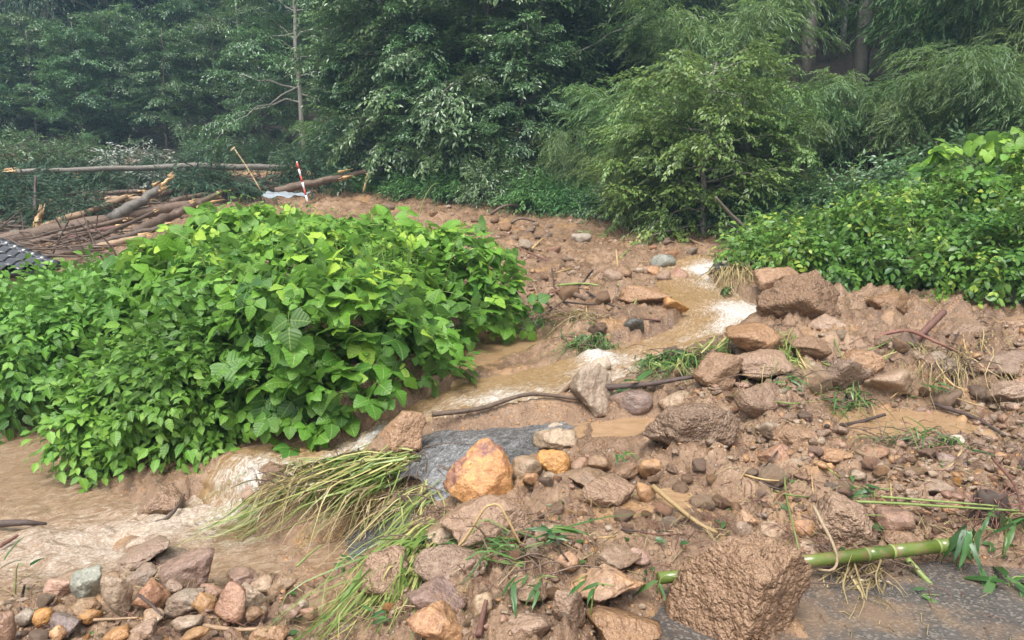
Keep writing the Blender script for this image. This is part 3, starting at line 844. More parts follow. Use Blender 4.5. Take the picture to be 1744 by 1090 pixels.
BL = 'boulder'
HERO = [
    # box in the photograph, style, options, label
    ((1168, 903, 1396, 1125), 'gravel', dict(name=BL, sub=6, angular=0.15, coat=0.07, hmul=1.0, depth=0.95, tilt=0.16, seed=1000, taper=0.22, sink=0.3), 'giant boulder caked in gravelly mud lying on the green bamboo pole'),
    ((1096, 690, 1264, 778), 'gravel', dict(name=BL, sub=5, angular=0.25, tilt=0.0, coat=0.015, hmul=1.12, depth=0.8, seed=2031), 'large pointed boulder with a smooth muddy flank beside the flat puddle'),
    ((750, 760, 876, 868), 'purple', dict(name=BL, sub=5, angular=0.7, depth=0.8, tilt=-0.1), 'pointed orange boulder with purple patch at the foot of the asphalt patch'),
    ((636, 706, 724, 776), 'mud', dict(name=BL, sub=4, angular=0.15, rough=0.03), 'rounded brown boulder beside the foaming spill above the cascade'),
    ((970, 642, 1050, 728), 'tan', dict(name=BL, sub=5, angular=0.75, depth=0.85, hmul=1.25, sink=0.08, seed=4011), 'upright square tan block behind the driftwood dam'),
    ((998, 610, 1044, 652), 'pale', dict(angular=0.5, depth=0.8), 'pale stone with white water breaking over it'),
    ((1040, 664, 1112, 709), 'slate', dict(angular=0.5), 'purple grey stone right of the upright square block'),
    ((1124, 668, 1188, 701), 'tan', dict(angular=0.6), 'flat tan stone behind the purple grey stone'),
    ((1182, 606, 1268, 677), 'mud', dict(name=BL, sub=4, angular=0.6), 'muddy boulder at the right bank of the stream above the flat tan stone'),
    ((1254, 654, 1360, 718), 'mud', dict(name=BL, sub=4, angular=0.6), 'muddy boulder behind the large pointed boulder'),
    ((1238, 556, 1352, 622), 'mud', dict(name=BL, sub=4, angular=0.7, tilt=0.2), 'big sloping mud slab on the right bank beside white water'),
    ((1245, 598, 1350, 648), 'mud', dict(name=BL, sub=4, angular=0.6), 'broad muddy boulder below the sloping slab'),
    ((907, 729, 986, 774), 'tan', dict(sub=4, angular=0.85), 'oblong tan block at the right edge of the asphalt patch'),
    ((914, 767, 974, 817), 'ochre', dict(sub=4, angular=0.7), 'bright orange stone just below the oblong tan block'),
    ((872, 780, 926, 824), 'grey', dict(angular=0.4), 'grey brown rounded stone left of the bright orange stone'),
    ((984, 812, 1088, 868), 'mud', dict(name=BL, sub=4, angular=0.7), 'wide brown slab in the middle of the debris'),
    ((960, 800, 1045, 838), 'grey', dict(sub=4, angular=0.4), 'olive grey stone behind the wide brown slab'),
    ((742, 842, 910, 935), 'mud', dict(name=BL, sub=5, angular=0.5, tilt=-0.1, coat=0.02), 'long pale muddy boulder below the pointed orange boulder'),
    ((720, 893, 800, 934), 'tan', dict(sub=4, angular=0.5), 'tan stone under the left end of the long muddy boulder'),
    ((690, 988, 796, 1044), 'slate', dict(sub=4, angular=0.9, tilt=0.2), 'dark slate slab on top of the orange block'),
    ((690, 1030, 794, 1100), 'ochre', dict(name=BL, sub=4, angular=0.8), 'orange block at the bottom edge under the dark slate slab'),
    ((966, 975, 1104, 1044), 'ochre', dict(name=BL, sub=5, angular=0.3, tilt=-0.15), 'smooth yellow orange boulder left of the giant boulder'),
    ((1000, 1036, 1132, 1110), 'mud', dict(name=BL, sub=4, angular=0.7), 'muddy tan block at the bottom edge below the yellow orange boulder'),
    ((1384, 850, 1498, 942), 'gravel', dict(name=BL, sub=5, angular=0.6, coat=0.015), 'brown boulder behind the green bamboo pole, a pale root bent over it'),
    ((1300, 468, 1446, 560), 'gravel', dict(name=BL, sub=5, angular=0.1, coat=0.09, sink=0.4, seed=3211), 'huge mud mound boulder on the right bank near the vine thicket'),
    ((1286, 458, 1372, 505), 'mud', dict(name=BL, sub=4, angular=0.4), 'round muddy boulder behind the huge mud mound'),
    ((1380, 538, 1446, 572), 'mud', dict(sub=4, angular=0.5), 'muddy stone in front of the huge mud mound'),
    ((1318, 722, 1404, 768), 'mud', dict(sub=4, angular=0.6), 'low muddy stone left of the wide puddle'),
    ((1292, 718, 1342, 756), 'tan', dict(sub=4, angular=0.3), 'pale rounded tan stone right of the large pointed boulder'),
    ((1342, 884, 1392, 928), 'ochre', dict(sub=4, angular=0.6), 'orange brown stone beside the root-hung brown boulder'),
    ((1288, 893, 1338, 938), 'tan', dict(sub=4, angular=0.3), 'rounded tan stone above the giant boulder'),
    ((1260, 873, 1304, 910), 'ochre', dict(sub=4, angular=0.4), 'light orange stone above the rounded tan stone'),
    ((1250, 890, 1288, 928), 'grey', dict(angular=0.3), 'grey stone touching the top of the giant boulder'),
    ((1352, 922, 1394, 956), 'tan', dict(angular=0.5), 'tan stone resting on the bamboo pole'),
    ((1476, 628, 1566, 688), 'tan', dict(name=BL, sub=4, angular=0.5), 'pale topped muddy boulder behind the wide puddle'),
    ((1404, 612, 1484, 682), 'mud', dict(name=BL, sub=4, angular=0.7), 'split muddy boulder behind the wide puddle'),
    ((1668, 598, 1780, 650), 'mud', dict(name=BL, sub=4, angular=0.5), 'large grey brown boulder at the right edge of the photo'),
    ((1556, 600, 1642, 644), 'tan', dict(sub=4, angular=0.6), 'flat tan rock under the arched branch'),
    ((1440, 598, 1510, 636), 'mud', dict(sub=4, angular=0.6), 'muddy rock below the leaning dark stick'),
    ((1350, 575, 1420, 615), 'mud', dict(sub=4, angular=0.7), 'muddy rock below the huge mud mound'),
    ((1690, 650, 1760, 690), 'mud', dict(sub=4, angular=0.6), 'muddy rock in front of the large boulder at the right edge'),
    ((1585, 440, 1600, 450), 'mud', dict(), 'tiny stone at the foot of the vine thicket'),
    ((1480, 500, 1560, 540), 'mud', dict(sub=4, angular=0.6), 'muddy rock at the foot of the right vine thicket'),
    ((1700, 540, 1780, 580), 'mud', dict(name=BL, sub=4, angular=0.8), 'angular muddy rock below the vine thicket at the right edge'),
    ((1600, 545, 1690, 585), 'mud', dict(sub=4, angular=0.5), 'low muddy rock right of the leaning dark stick'),
    # stream and cascade
    ((224, 832, 310, 890), 'gravel', dict(name=BL, sub=4, angular=0.7, hmul=0.95, sink=0.15), 'brown block in the water left of the cascade with a dark root across it'),
    ((176, 925, 292, 984), 'mud', dict(name=BL, sub=4, angular=0.85, tilt=-0.28, depth=0.8, sink=0.15, hmul=0.62), 'tilted brown slab between the foaming pool and the gravel heap'),
    ((1108, 436, 1152, 462), 'green', dict(angular=0.4), 'white splashed grey stone at the head of the stream'),
    ((1138, 458, 1174, 488), 'red', dict(angular=0.4), 'reddish round stone at the head of the stream'),
    ((1116, 462, 1146, 486), 'mud', dict(angular=0.5), 'muddy stone left of the reddish round stone upstream'),
    ((1130, 508, 1178, 540), 'ochre', dict(sub=4, angular=0.7), 'orange stone on the left bank of the upper stream'),
    ((1060, 543, 1098, 570), 'dark', dict(angular=0.6), 'dark green black stone on the mud left of the stream'),
    ((1208, 448, 1250, 468), 'dark', dict(angular=0.3), 'smooth dark stone beside the uppermost rapid'),
    ((1056, 494, 1146, 522), 'mud', dict(sub=4, angular=0.5), 'broad muddy stone on the bank of the upper stream'),
    ((1026, 462, 1062, 490), 'mud', dict(angular=0.6), 'muddy stone on the left bank beside the upper pool'),
    ((1050, 456, 1078, 482), 'mud', dict(angular=0.6), 'pale muddy stone on the left bank beside the upper pool'),
    ((1082, 456, 1106, 472), 'tan', dict(angular=0.5), 'pale tan stone at the upper pool'),
    ((1100, 455, 1124, 471), 'ochre', dict(angular=0.5), 'small orange stone at the upper pool'),
    ((1128, 428, 1158, 442), 'red', dict(angular=0.4), 'reddish stone above the white splashed stone'),
    ((1180, 445, 1208, 458), 'pale', dict(angular=0.4), 'pale stone within the uppermost rapid'),
    ((930, 665, 986, 690), 'ochre', dict(angular=0.6), 'orange pitted stone in the driftwood dam'),
    ((1086, 588, 1120, 606), 'red', dict(angular=0.7), 'reddish stone at the left water edge above the dam'),
    ((930, 718, 968, 738), 'pale', dict(angular=0.6), 'pale flat stone by the asphalt below the upright block'),
    ((1010, 848, 1050, 868), 'tan', dict(angular=0.5), 'tan stone below the wide brown slab'),
    ((1085, 826, 1120, 856), 'ochre', dict(angular=0.5), 'orange stone at the right end of the wide brown slab'),
    ((1090, 785, 1128, 820), 'ochre', dict(angular=0.7), 'orange topped stone under the large pointed boulder'),
    ((1000, 776, 1044, 806), 'tan', dict(angular=0.6), 'tan stone right of the bright orange stone'),
    ((966, 780, 1004, 802), 'red', dict(angular=0.8), 'reddish flat stone right of the bright orange stone'),
    ((1044, 790, 1096, 822), 'mud', dict(angular=0.5), 'muddy stone above the wide brown slab'),
    ((890, 805, 920, 828), 'ochre', dict(angular=0.5), 'small orange stone below the grey brown rounded stone'),
    ((918, 806, 952, 832), 'tan', dict(angular=0.6), 'peach coloured stone below the bright orange stone'),
    ((948, 940, 990, 976), 'ochre', dict(angular=0.5), 'orange stone above the yellow orange boulder'),
    ((1015, 940, 1100, 976), 'tan', dict(sub=4, angular=0.7), 'flat tan stone strewn with grass behind the yellow orange boulder'),
    ((1068, 935, 1110, 966), 'red', dict(angular=0.7), 'reddish stone right of the grass-strewn flat stone'),
    ((905, 893, 955, 925), 'tan', dict(angular=0.6), 'tan stone with green leaves on it in the mud'),
    ((600, 950, 700, 1040), 'gravel', dict(name=BL, sub=4, angular=0.3, coat=0.06), 'gravelly mud lump left of the dark slate slab'),
    ((700, 930, 830, 1000), 'gravel', dict(name=BL, sub=4, angular=0.3, coat=0.06, sink=0.4), 'gravelly mud hummock above the dark slate slab'),
    ((800, 1018, 842, 1065), 'tan', dict(angular=0.6), 'tan stone right of the orange block'),
    ((850, 985, 935, 1030), 'mud', dict(sub=4, angular=0.5), 'muddy stone under the drooping bent stalk'),
    ((860, 1040, 950, 1095), 'mud', dict(sub=4, angular=0.6), 'muddy stone at the bottom edge, middle of the photo'),
    ((940, 1010, 1000, 1075), 'mud', dict(sub=4, angular=0.6), 'muddy stone left of the tan block at the bottom edge'),
    ((1500, 870, 1560, 915), 'red', dict(angular=0.7), 'reddish stone right of the root-hung brown boulder'),
    ((1510, 905, 1580, 940), 'mud', dict(sub=4, angular=0.5), 'muddy stone behind the bright end of the bamboo pole'),
    ((1620, 742, 1652, 764), 'pale', dict(angular=0.5), 'whitish grey stone below the wide puddle'),
    ((1602, 776, 1652, 810), 'slate', dict(sub=4, angular=0.6), 'purple grey stone below the whitish grey stone'),
    ((1470, 762, 1526, 786), 'red', dict(angular=0.8), 'flat reddish stone below the wide puddle'),
    ((1294, 762, 1350, 800), 'red', dict(sub=4, angular=0.6), 'reddish stone below the pale rounded tan stone'),
    ((1398, 764, 1462, 798), 'mud', dict(sub=4, angular=0.7), 'brown stone above the long brown stick'),
    ((1562, 745, 1600, 768), 'red', dict(angular=0.5), 'reddish stone at the near edge of the wide puddle'),
    ((1350, 800, 1402, 828), 'red', dict(angular=0.9, hmul=0.8), 'thin reddish slab near the long brown stick'),
    ((1344, 782, 1372, 804), 'pale', dict(angular=0.3), 'whitish pebble near the long brown stick'),
    ((1396, 788, 1420, 806), 'ochre', dict(angular=0.4), 'small orange stone near the long brown stick'),
    ((1560, 820, 1625, 848), 'tan', dict(sub=4, angular=0.5), 'tan stone near the top end of the bamboo leaves'),
    ((1590, 838, 1650, 872), 'mud', dict(sub=4, angular=0.4), 'rounded muddy stone behind the bamboo root ball'),
    ((1655, 770, 1700, 795), 'mud', dict(angular=0.6), 'muddy stone right of the purple grey stone'),
    # gravel heap, lower left
    ((266, 944, 358, 1012), 'red', dict(sub=4, angular=0.85), 'largest reddish angular stone of the gravel heap'),
    ((122, 974, 174, 1028), 'green', dict(sub=4, angular=0.4), 'grey green stone at the edge of the foaming pool'),
    ((162, 984, 222, 1054), 'tan', dict(sub=4, angular=0.6), 'tan brown block right of the grey green stone'),
    ((214, 994, 282, 1056), 'red', dict(sub=4, angular=0.8), 'orange red stone with a dark twig on it in the gravel heap'),
    ((278, 1008, 340, 1050), 'grey', dict(sub=4, angular=0.6), 'grey olive pointed stone below the largest reddish stone'),
    ((318, 1016, 368, 1058), 'ochre', dict(sub=4, angular=0.3), 'rounded orange stone in the gravel heap'),
    ((362, 1002, 420, 1066), 'red', dict(sub=4, angular=0.5), 'tall reddish tan stone right of the rounded orange stone'),
    ((402, 1000, 450, 1044), 'tan', dict(sub=4, angular=0.7), 'tan angular stone leaning on the tall reddish tan stone'),
    ((70, 983, 124, 1022), 'red', dict(sub=4, angular=0.8), 'brown angular stone left of the grey green stone'),
    ((262, 934, 320, 968), 'grey', dict(sub=4, angular=0.4, hmul=0.8), 'grey stone right of the tilted brown slab'),
    ((214, 966, 266, 1002), 'grey', dict(sub=4, angular=0.3), 'rounded olive grey stone below the tilted brown slab'),
    ((164, 980, 204, 1006), 'grey', dict(angular=0.5), 'small grey brown stone above the tan brown block'),
    ((378, 974, 440, 1002), 'red', dict(sub=4, angular=0.8), 'flat reddish stone at the right of the gravel heap'),
    ((426, 984, 466, 1012), 'tan', dict(angular=0.5), 'tan stone right of the flat reddish stone'),
    ((455, 985, 505, 1025), 'tan', dict(sub=4, angular=0.4), 'tan stone half sunk in silt right of the gravel heap'),
    ((335, 995, 378, 1022), 'red', dict(angular=0.5), 'purplish stone between the two tallest gravel heap stones'),
    ((280, 988, 312, 1014), 'mud', dict(angular=0.5), 'brown stone under the largest reddish stone'),
    ((118, 1018, 172, 1050), 'tan', dict(sub=4, angular=0.7), 'pale yellow stone below the grey green stone'),
    ((130, 1036, 172, 1066), 'ochre', dict(angular=0.6), 'peach orange stone below the pale yellow stone'),
    ((76, 1048, 132, 1086), 'slate', dict(sub=4, angular=0.4), 'purplish grey stone near the bottom left corner'),
    ((54, 1042, 86, 1072), 'ochre', dict(angular=0.6), 'small orange stone near the bottom left corner'),
    ((22, 1040, 58, 1070), 'grey', dict(angular=0.4), 'brown grey stone near the bottom left corner'),
    ((-10, 1050, 22, 1100), 'red', dict(angular=0.6), 'reddish stone cut by the left edge'),
    ((80, 1068, 108, 1095), 'ochre', dict(angular=0.6), 'vivid orange stone at the bottom edge by the left corner'),
    ((46, 962, 80, 986), 'ochre', dict(angular=0.7), 'orange stone in the foaming pool at the left'),
    ((176, 1068, 222, 1096), 'ochre', dict(angular=0.4), 'rounded orange stone at the bottom edge of the gravel heap'),
    ((220, 1060, 262, 1096), 'mud', dict(angular=0.5), 'brown stone at the bottom edge of the gravel heap'),
    ((236, 1040, 275, 1066), 'pale', dict(angular=0.6), 'pale flat stone at the foot of the orange red stone'),
    ((308, 1070, 352, 1098), 'ochre', dict(angular=0.3), 'deep orange stone at the bottom edge below the rounded orange stone'),
    ((286, 1050, 340, 1078), 'tan', dict(angular=0.6), 'tan stone under the rounded orange stone'),
    ((378, 1072, 416, 1100), 'slate', dict(angular=0.5), 'purplish stone at the bottom edge below the tall reddish tan stone'),
    ((425, 1062, 490, 1100), 'mud', dict(sub=4, angular=0.6), 'brown block at the bottom edge under the peeled stick'),
    ((414, 1036, 450, 1058), 'grey', dict(angular=0.3), 'olive grey stone in silt right of the tall reddish tan stone'),
    ((470, 1030, 512, 1058), 'red', dict(angular=0.6), 'reddish stone above the right end of the peeled stick'),
    ((510, 1034, 540, 1056), 'red', dict(angular=0.5), 'small pinkish stone near the flattened grass'),
    ((504, 1024, 524, 1042), 'pale', dict(angular=0.6), 'small pale stone near the flattened grass'),
    ((412, 832, 446, 866), 'red', dict(angular=0.7), 'reddish stone beside the cascade'),
]
seen = {}
for k, (box, style, kw, lab) in enumerate(HERO):
    kw = dict(kw); kw.setdefault('sub', 3)
    rock_at(box, style, kw.pop('seed', 1000 + k * 13), label=lab, **kw)

# ---- the remaining stones: individuals scattered by zone
LAND = [  # landmarks used to tell the scattered stones apart (px, py, phrase)
    (830, 740, 'on the bared asphalt patch'), (1180, 735, 'near the large pointed boulder'), (810, 880, 'below the pointed orange boulder'), (1035, 835, 'around the wide brown slab'),
    (1440, 895, 'around the root-hung brown boulder'), (1280, 950, 'beside the giant muddy boulder'), (1540, 1030, 'on the road in the lower right corner'), (1550, 720, 'by the wide puddle'),
    (1700, 820, 'near the bamboo root ball'), (1520, 810, 'along the long brown stick'), (1310, 640, 'among the muddy boulders of the right bank'), (1600, 570, 'below the right vine thicket'),
    (1370, 500, 'near the huge mud mound'), (1190, 470, 'by the upper stream'), (1000, 520, 'on the mud left of the stream'), (900, 430, 'on the mud behind the vine thicket'),
    (1100, 420, 'on the mud below the trees'), (700, 370, 'on the far mudflow'), (700, 1040, 'around the dark slate slab'), (1030, 1000, 'around the yellow orange boulder'),
    (900, 980, 'under the bent stalk'), (250, 1010, 'in the gravel heap'), (100, 1060, 'in the lower left corner'), (480, 1030, 'right of the gravel heap'), (60, 850, 'in the muddy pool'),
    (650, 850, 'on the slope under the flattened grass'), (1080, 690, 'behind the driftwood dam'), (1150, 890, 'along the straw bamboo stick'),
]
CNAME = {'mud': 'muddy brown', 'gravel': 'gravelly brown', 'ochre': 'orange', 'purple': 'orange', 'tan': 'tan', 'red': 'reddish', 'grey': 'grey', 'green': 'grey green', 'slate': 'purplish', 'dark': 'dark', 'pale': 'pale'}
BASES = {}
def base_mesh(style, k, sub):
    key = (style, k, sub)
    if key not in BASES:
        V, F = rock_shape(5000 + k * 7, sub, 0.6 + 0.08 * (k % 6), 10, 0.06, 0.12)
        BASES[key] = mesh_np('stone', V, F, ROCK[style], None, None, True)
    return BASES[key]

ZONES = [  # pixel polygon, how many, size range in px, style weights
    ([(0, 1000), (180, 1040), (470, 1020), (560, 1030), (520, 1088), (0, 1088)], 32, (17, 36), dict(ochre=3, red=3, tan=3, grey=2, mud=3, pale=1, slate=1)),
    ([(940, 790), (1200, 790), (1280, 870), (1120, 920), (960, 880)], 26, (22, 54), dict(mud=6, red=2, ochre=1, tan=2)),
    ([(1280, 770), (1740, 760), (1740, 850), (1500, 860), (1280, 860)], 36, (20, 50), dict(mud=4, red=4, tan=3, ochre=2, grey=1, slate=1)),
    ([(1380, 570), (1740, 590), (1740, 690), (1560, 690), (1380, 680)], 26, (28, 74), dict(mud=7, tan=2, red=1)),
    ([(860, 400), (1100, 410), (1100, 560), (930, 590), (900, 480)], 22, (17, 40), dict(mud=8, tan=1, red=1, pale=1)),
    ([(640, 350), (900, 385), (1000, 400), (1000, 420), (860, 410), (700, 370)], 14, (12, 24), dict(mud=6, tan=1)),
    ([(1080, 410), (1280, 425), (1280, 445), (1080, 440)], 8, (12, 24), dict(mud=4, red=2, tan=2)),
    ([(620, 1010), (960, 1000), (1000, 1085), (620, 1085)], 14, (18, 42), dict(mud=5, tan=2, ochre=1)),
    ([(1110, 600), (1380, 640), (1400, 760), (1120, 700)], 12, (18, 40), dict(mud=6, tan=2, red=1)),
    ([(1280, 860), (1640, 850), (1600, 930), (1300, 930)], 16, (14, 34), dict(mud=3, red=2, tan=2, ochre=1)),
    ([(1420, 990), (1740, 980), (1740, 1080), (1420, 1080)], 8, (10, 18), dict(ochre=3, red=2, tan=1)),
    ([(640, 770), (740, 800), (700, 880), (600, 900)], 7, (12, 24), dict(mud=3, red=2, ochre=1)),
    ([(900, 820), (980, 830), (900, 960), (800, 960)], 10, (18, 40), dict(mud=3, tan=1, red=1)),
    ([(0, 830), (220, 860), (160, 960), (0, 960)], 5, (12, 22), dict(mud=3, red=2)),
]
rr = np.random.default_rng(42)
def in_poly_sample(poly, n, r):
    poly = np.array(poly, float); lo, hi = poly.min(0), poly.max(0); out = []
    while len(out) < n:
        p = r.uniform(lo, hi)
        if poly_dist(p[None], poly)[0] < 0:
            out.append(p)
    return out
taken = [((b[0] + b[2]) / 2, (b[1] + b[3]) / 2, (b[2] - b[0]) / 2) for b, *_ in HERO]
for poly, n, (s0, s1), wts in ZONES:
    st = list(wts); pw = np.array([wts[s] for s in st], float); pw /= pw.sum()
    k = 0; tries = 0
    while k < n and tries < n * 12:
        tries += 1
        p = in_poly_sample(poly, 1, rr)[0]
        s = s0 + (s1 - s0) * rr.random() ** 1.8
        if any(abs(p[0] - a) < 0.75 * (b_ + s / 2) and abs(p[1] - c) < 0.55 * (b_ + s / 2) for a, c, b_ in taken):
            continue
        taken.append((p[0], p[1], s / 2))
        style = st[rr.choice(len(st), p=pw)]
        G = ground_hit(*p); D = to_px(G)[2]
        wd = s * D / FPX
        G[2] = HG(G[None, :2])[0]
        me = base_mesh(style, int(rr.integers(0, 9)), 3 if s > 20 else 2)
        o = link('stone', me, None, G)
        sx, sy, sz = wd / 2 * rr.uniform(0.85, 1.15), wd / 2 * rr.uniform(0.6, 1.0), wd / 2 * rr.uniform(0.45, 0.8)
        o.scale = (sx, sy, sz)
        o.rotation_euler = (rr.uniform(-0.35, 0.35), rr.uniform(-0.35, 0.35), rr.uniform(0, 6.28))
        o.location.z += sz * rr.uniform(0.25, 0.75)
        q = np.array([[a, b_ * 1.6] for a, b_, _ in LAND]); j = int(np.argmin(((q - np.array([p[0], p[1] * 1.6])) ** 2).sum(1)))
        size = 'small' if wd < 0.07 else ('medium' if wd < 0.16 else 'large')
        shape = 'flat' if sz < 0.55 * sx else 'rounded' if (sz / sx) > 0.7 else 'angular'
        tag(o, f'{size} {shape} {CNAME[style]} stone {LAND[j][2]}', 'stone', 'loose stones of the debris flow')
        k += 1

# ---- pebbles: too many to count
PEB = {}
def pebbles(name, polys, mats, seed, parent_label):
    r = np.random.default_rng(seed)
    accs = {m: Acc() for m in mats}
    D2, F2 = ICO[2]
    shapes = []
    for k in range(8):
        V, F = rock_shape(9000 + k, 2, 0.7, 9, 0.08, 0.12)
        shapes.append(V)
    F1 = ICO[1][1]; shapes1 = [rock_shape(9100 + k, 1, 0.8, 8, 0.10, 0.1)[0] for k in range(8)]
    ml = list(mats); mw = np.array([mats[m] for m in ml], float); mw /= mw.sum()
    for poly, n, s0, s1 in polys:
        pts = np.array(in_poly_sample(poly, n, r))
        # to ground: one refinement from a flat guess is enough for pebbles
        W = []
        z = np.full(len(pts), 0.1)
        dirs = np.array([ray(*p) for p in pts])
        for it in range(14):
            t = (z - CAM_Z) / dirs[:, 2]
            W = dirs[:, :2] * t[:, None]
            z = 0.5 * z + 0.5 * np.clip(HB(W), -0.6, 1.55)
        z = HG(W)
        clump = 0.5 + 1.3 * fbm(W * 1.4, 3, 123)
        for i in range(len(pts)):
            if clump[i] < r.random() * 0.95: continue
            s = (s0 + (s1 - s0) * r.random() ** 2.2) * W[i, 1] / FPX / 2
            a = r.uniform(0, 6.28); ca, sa = math.cos(a), math.sin(a)
            tiny = s * 2 * FPX / W[i, 1] < 8.5
            V = (shapes1 if tiny else shapes)[r.integers(8)] * np.array([s, s * r.uniform(0.6, 1), s * r.uniform(0.4, 0.8)])
            V = np.column_stack([V[:, 0] * ca - V[:, 1] * sa, V[:, 0] * sa + V[:, 1] * ca, V[:, 2]]) + np.array([W[i, 0], W[i, 1], z[i] + s * 0.2])
            accs[ml[r.choice(len(ml), p=mw)]].add(V, F1 if tiny else F2)
    for m, a in accs.items():
        if a.n:
            o = link(name, a.mesh(name, ROCK[m], False))
            kind(o, 'stuff'); o['label'] = f'{CNAME[m]} {parent_label}'; o['category'] = 'gravel'
pebbles('gravel', [
    ([(0, 985), (300, 1000), (560, 1000), (620, 1088), (0, 1088)], 1200, 3.5, 18),
    ([(560, 960), (1160, 880), (1160, 1088), (560, 1088)], 1000, 3.5, 17),
    ([(900, 790), (1280, 780), (1744, 740), (1744, 900), (1280, 930), (900, 900)], 2000, 3.5, 21),
    ([(1380, 960), (1744, 940), (1744, 1088), (1400, 1088)], 350, 2, 9),
    ([(1150, 640), (1744, 560), (1744, 760), (1150, 780)], 1300, 3.5, 22),
    ([(720, 360), (1150, 405), (1100, 580), (930, 600), (880, 420)], 1100, 3, 13),
    ([(900, 780), (1300, 760), (1744, 740), (1744, 860), (1280, 930), (940, 900)], 520, 11, 30),
    ([(1180, 600), (1744, 560), (1744, 760), (1200, 740)], 300, 12, 34),
    ([(620, 960), (1160, 900), (1160, 1088), (620, 1088)], 160, 11, 28),
    ([(0, 1000), (560, 1010), (560, 1088), (0, 1088)], 260, 10, 22),
    ([(740, 700), (980, 700), (900, 800), (740, 810)], 40, 2, 9),
], {'mud': 5, 'red': 2, 'tan': 3, 'ochre': 1.2, 'grey': 1}, 11, 'pebbles strewn over the mud')
# ================================================================== foliage toolkit
def frames(ex, up):
    ex = nrm(ex); ey = nrm(np.cross(up, ex)); ez = np.cross(ex, ey)
    return np.stack([ex, ey, ez], -1)          # columns are the axes

def bake(tV, tF, P, Rm, S, rnd, tUV=None):
    """copies of a template at P with frames Rm, sizes S (n,) or (n,3)"""
    S = np.asarray(S, float)
    if S.ndim == 1: S = S[:, None]
    n, k = len(P), len(tV)
    V = np.einsum('nij,nkj->nki', Rm, tV[None] * S[:, None, :]) + P[:, None]
    F = (tF[None] + (np.arange(n) * k)[:, None, None]).reshape(-1, tF.shape[1])
    uv = None if tUV is None else np.tile(tUV, (n, 1))
    return V.reshape(-1, 3), F, np.repeat(rnd, k), uv

# leaf templates: x along the leaf (0..1), y across, z up
def diamond(wd=0.42, fold=0.10, droop=0.12):
    V = np.array([[0, 0, 0], [0.42, wd / 2, fold], [1, 0, -droop], [0.42, -wd / 2, fold]])
    return V, np.array([[0, 2, 1], [0, 3, 2]])
def oval(wd=0.6, fold=0.08, droop=0.16):
    V = np.array([[0, 0, 0], [0.22, wd * 0.42, fold], [0.58, wd * 0.44, fold * 0.6], [1, 0, -droop], [0.58, -wd * 0.44, fold * 0.6], [0.22, -wd * 0.42, fold], [0.5, 0, 0.0]])
    return V, np.array([[0, 6, 1], [1, 6, 2], [2, 6, 3], [3, 6, 4], [4, 6, 5], [5, 6, 0]])
def leaflet(outline, droop=0.22, fold=0.10, curl=0.05, seed=0, cols=(-1, -0.5, 0, 0.5, 1)):
    """larger leaf with midrib, two rows each side; outline: (x, half width) list"""
    r = np.random.default_rng(seed)
    V, UV = [], []
    for x, wv_ in outline:
        for f in cols:
            y = f * wv_
            z = fold * abs(f) * wv_ * 2 - droop * x * x - curl * (abs(f) ** 2) * (0.5 + wv_) + 0.012 * r.normal() * (abs(f) > 0)
            V.append((x, y, z)); UV.append((x, 0.5 + y * 0.5))
    V, UV = np.array(V), np.array(UV)
    F = []
    for i in range(len(outline) - 1):
        m = len(cols)
        for j in range(m - 1):
            a = i * m + j
            F.append((a, a + m, a + m + 1)); F.append((a, a + m + 1, a + 1))
    return V, np.array(F), UV
OUT_MID = [(0.0, 0.04), (0.07, 0.32), (0.22, 0.47), (0.42, 0.48), (0.58, 0.42), (0.76, 0.29), (0.92, 0.12), (1.0, 0.0)]
OUT_LOBE = [(0.0, 0.04), (0.07, 0.30), (0.22, 0.46), (0.42, 0.54), (0.56, 0.40), (0.76, 0.31), (0.92, 0.13), (1.0, 0.0)]

def kudzu_leaf(seed, lite=False):
    """three leaflets on a stalk; the leaf's base at the origin, x outward"""
    r = np.random.default_rng(seed)
    A = Acc()
    def put(sz, ang, off, lobe, roll=0.0, asym=0.0):
        V, F, UV = leaflet((OUT_LOBE if lobe else OUT_MID)[::2] + [(1.0, 0.0)] if lite else (OUT_LOBE if lobe else OUT_MID), r.uniform(0.15, 0.42), r.uniform(0.04, 0.16), r.uniform(0.0, 0.08), int(r.integers(1e6)), (-1, 0, 1) if lite else (-1, -0.5, 0, 0.5, 1))
        V = V.copy(); V[:, 1] *= np.where(V[:, 1] > 0, 1 + asym, 1 - asym)
        V *= sz
        c, s = math.cos(roll), math.sin(roll)
        V = V @ np.array([[1, 0, 0], [0, c, -s], [0, s, c]]).T
        c, s = math.cos(ang), math.sin(ang)
        V = V @ np.array([[c, -s, 0], [s, c, 0], [0, 0, 1]]).T
        A.add(V + np.array(off), F, 0.0, UV)
    put(1.0, r.uniform(-0.12, 0.12), (0.42, 0, 0.0), True)
    put(0.88, 1.15 + r.uniform(-0.2, 0.2), (0.10, 0.04, 0.0), True, r.uniform(-0.3, 0.1), 0.22)
    put(0.88, -1.15 + r.uniform(-0.2, 0.2), (0.10, -0.04, 0.0), True, r.uniform(-0.1, 0.3), -0.22)
    V, F = tube([(-0.55, 0, -0.35), (-0.2, 0, -0.06), (0.1, 0, 0), (0.42, 0, 0)], [0.022, 0.018, 0.014, 0.01], 4, cap=False)
    A.add(V, F, 0.0, np.full((len(V), 2), 0.5))
    return A
KUD = [kudzu_leaf(300 + i) for i in range(7)]
KUD_LITE = [kudzu_leaf(300 + i, True) for i in range(7)]

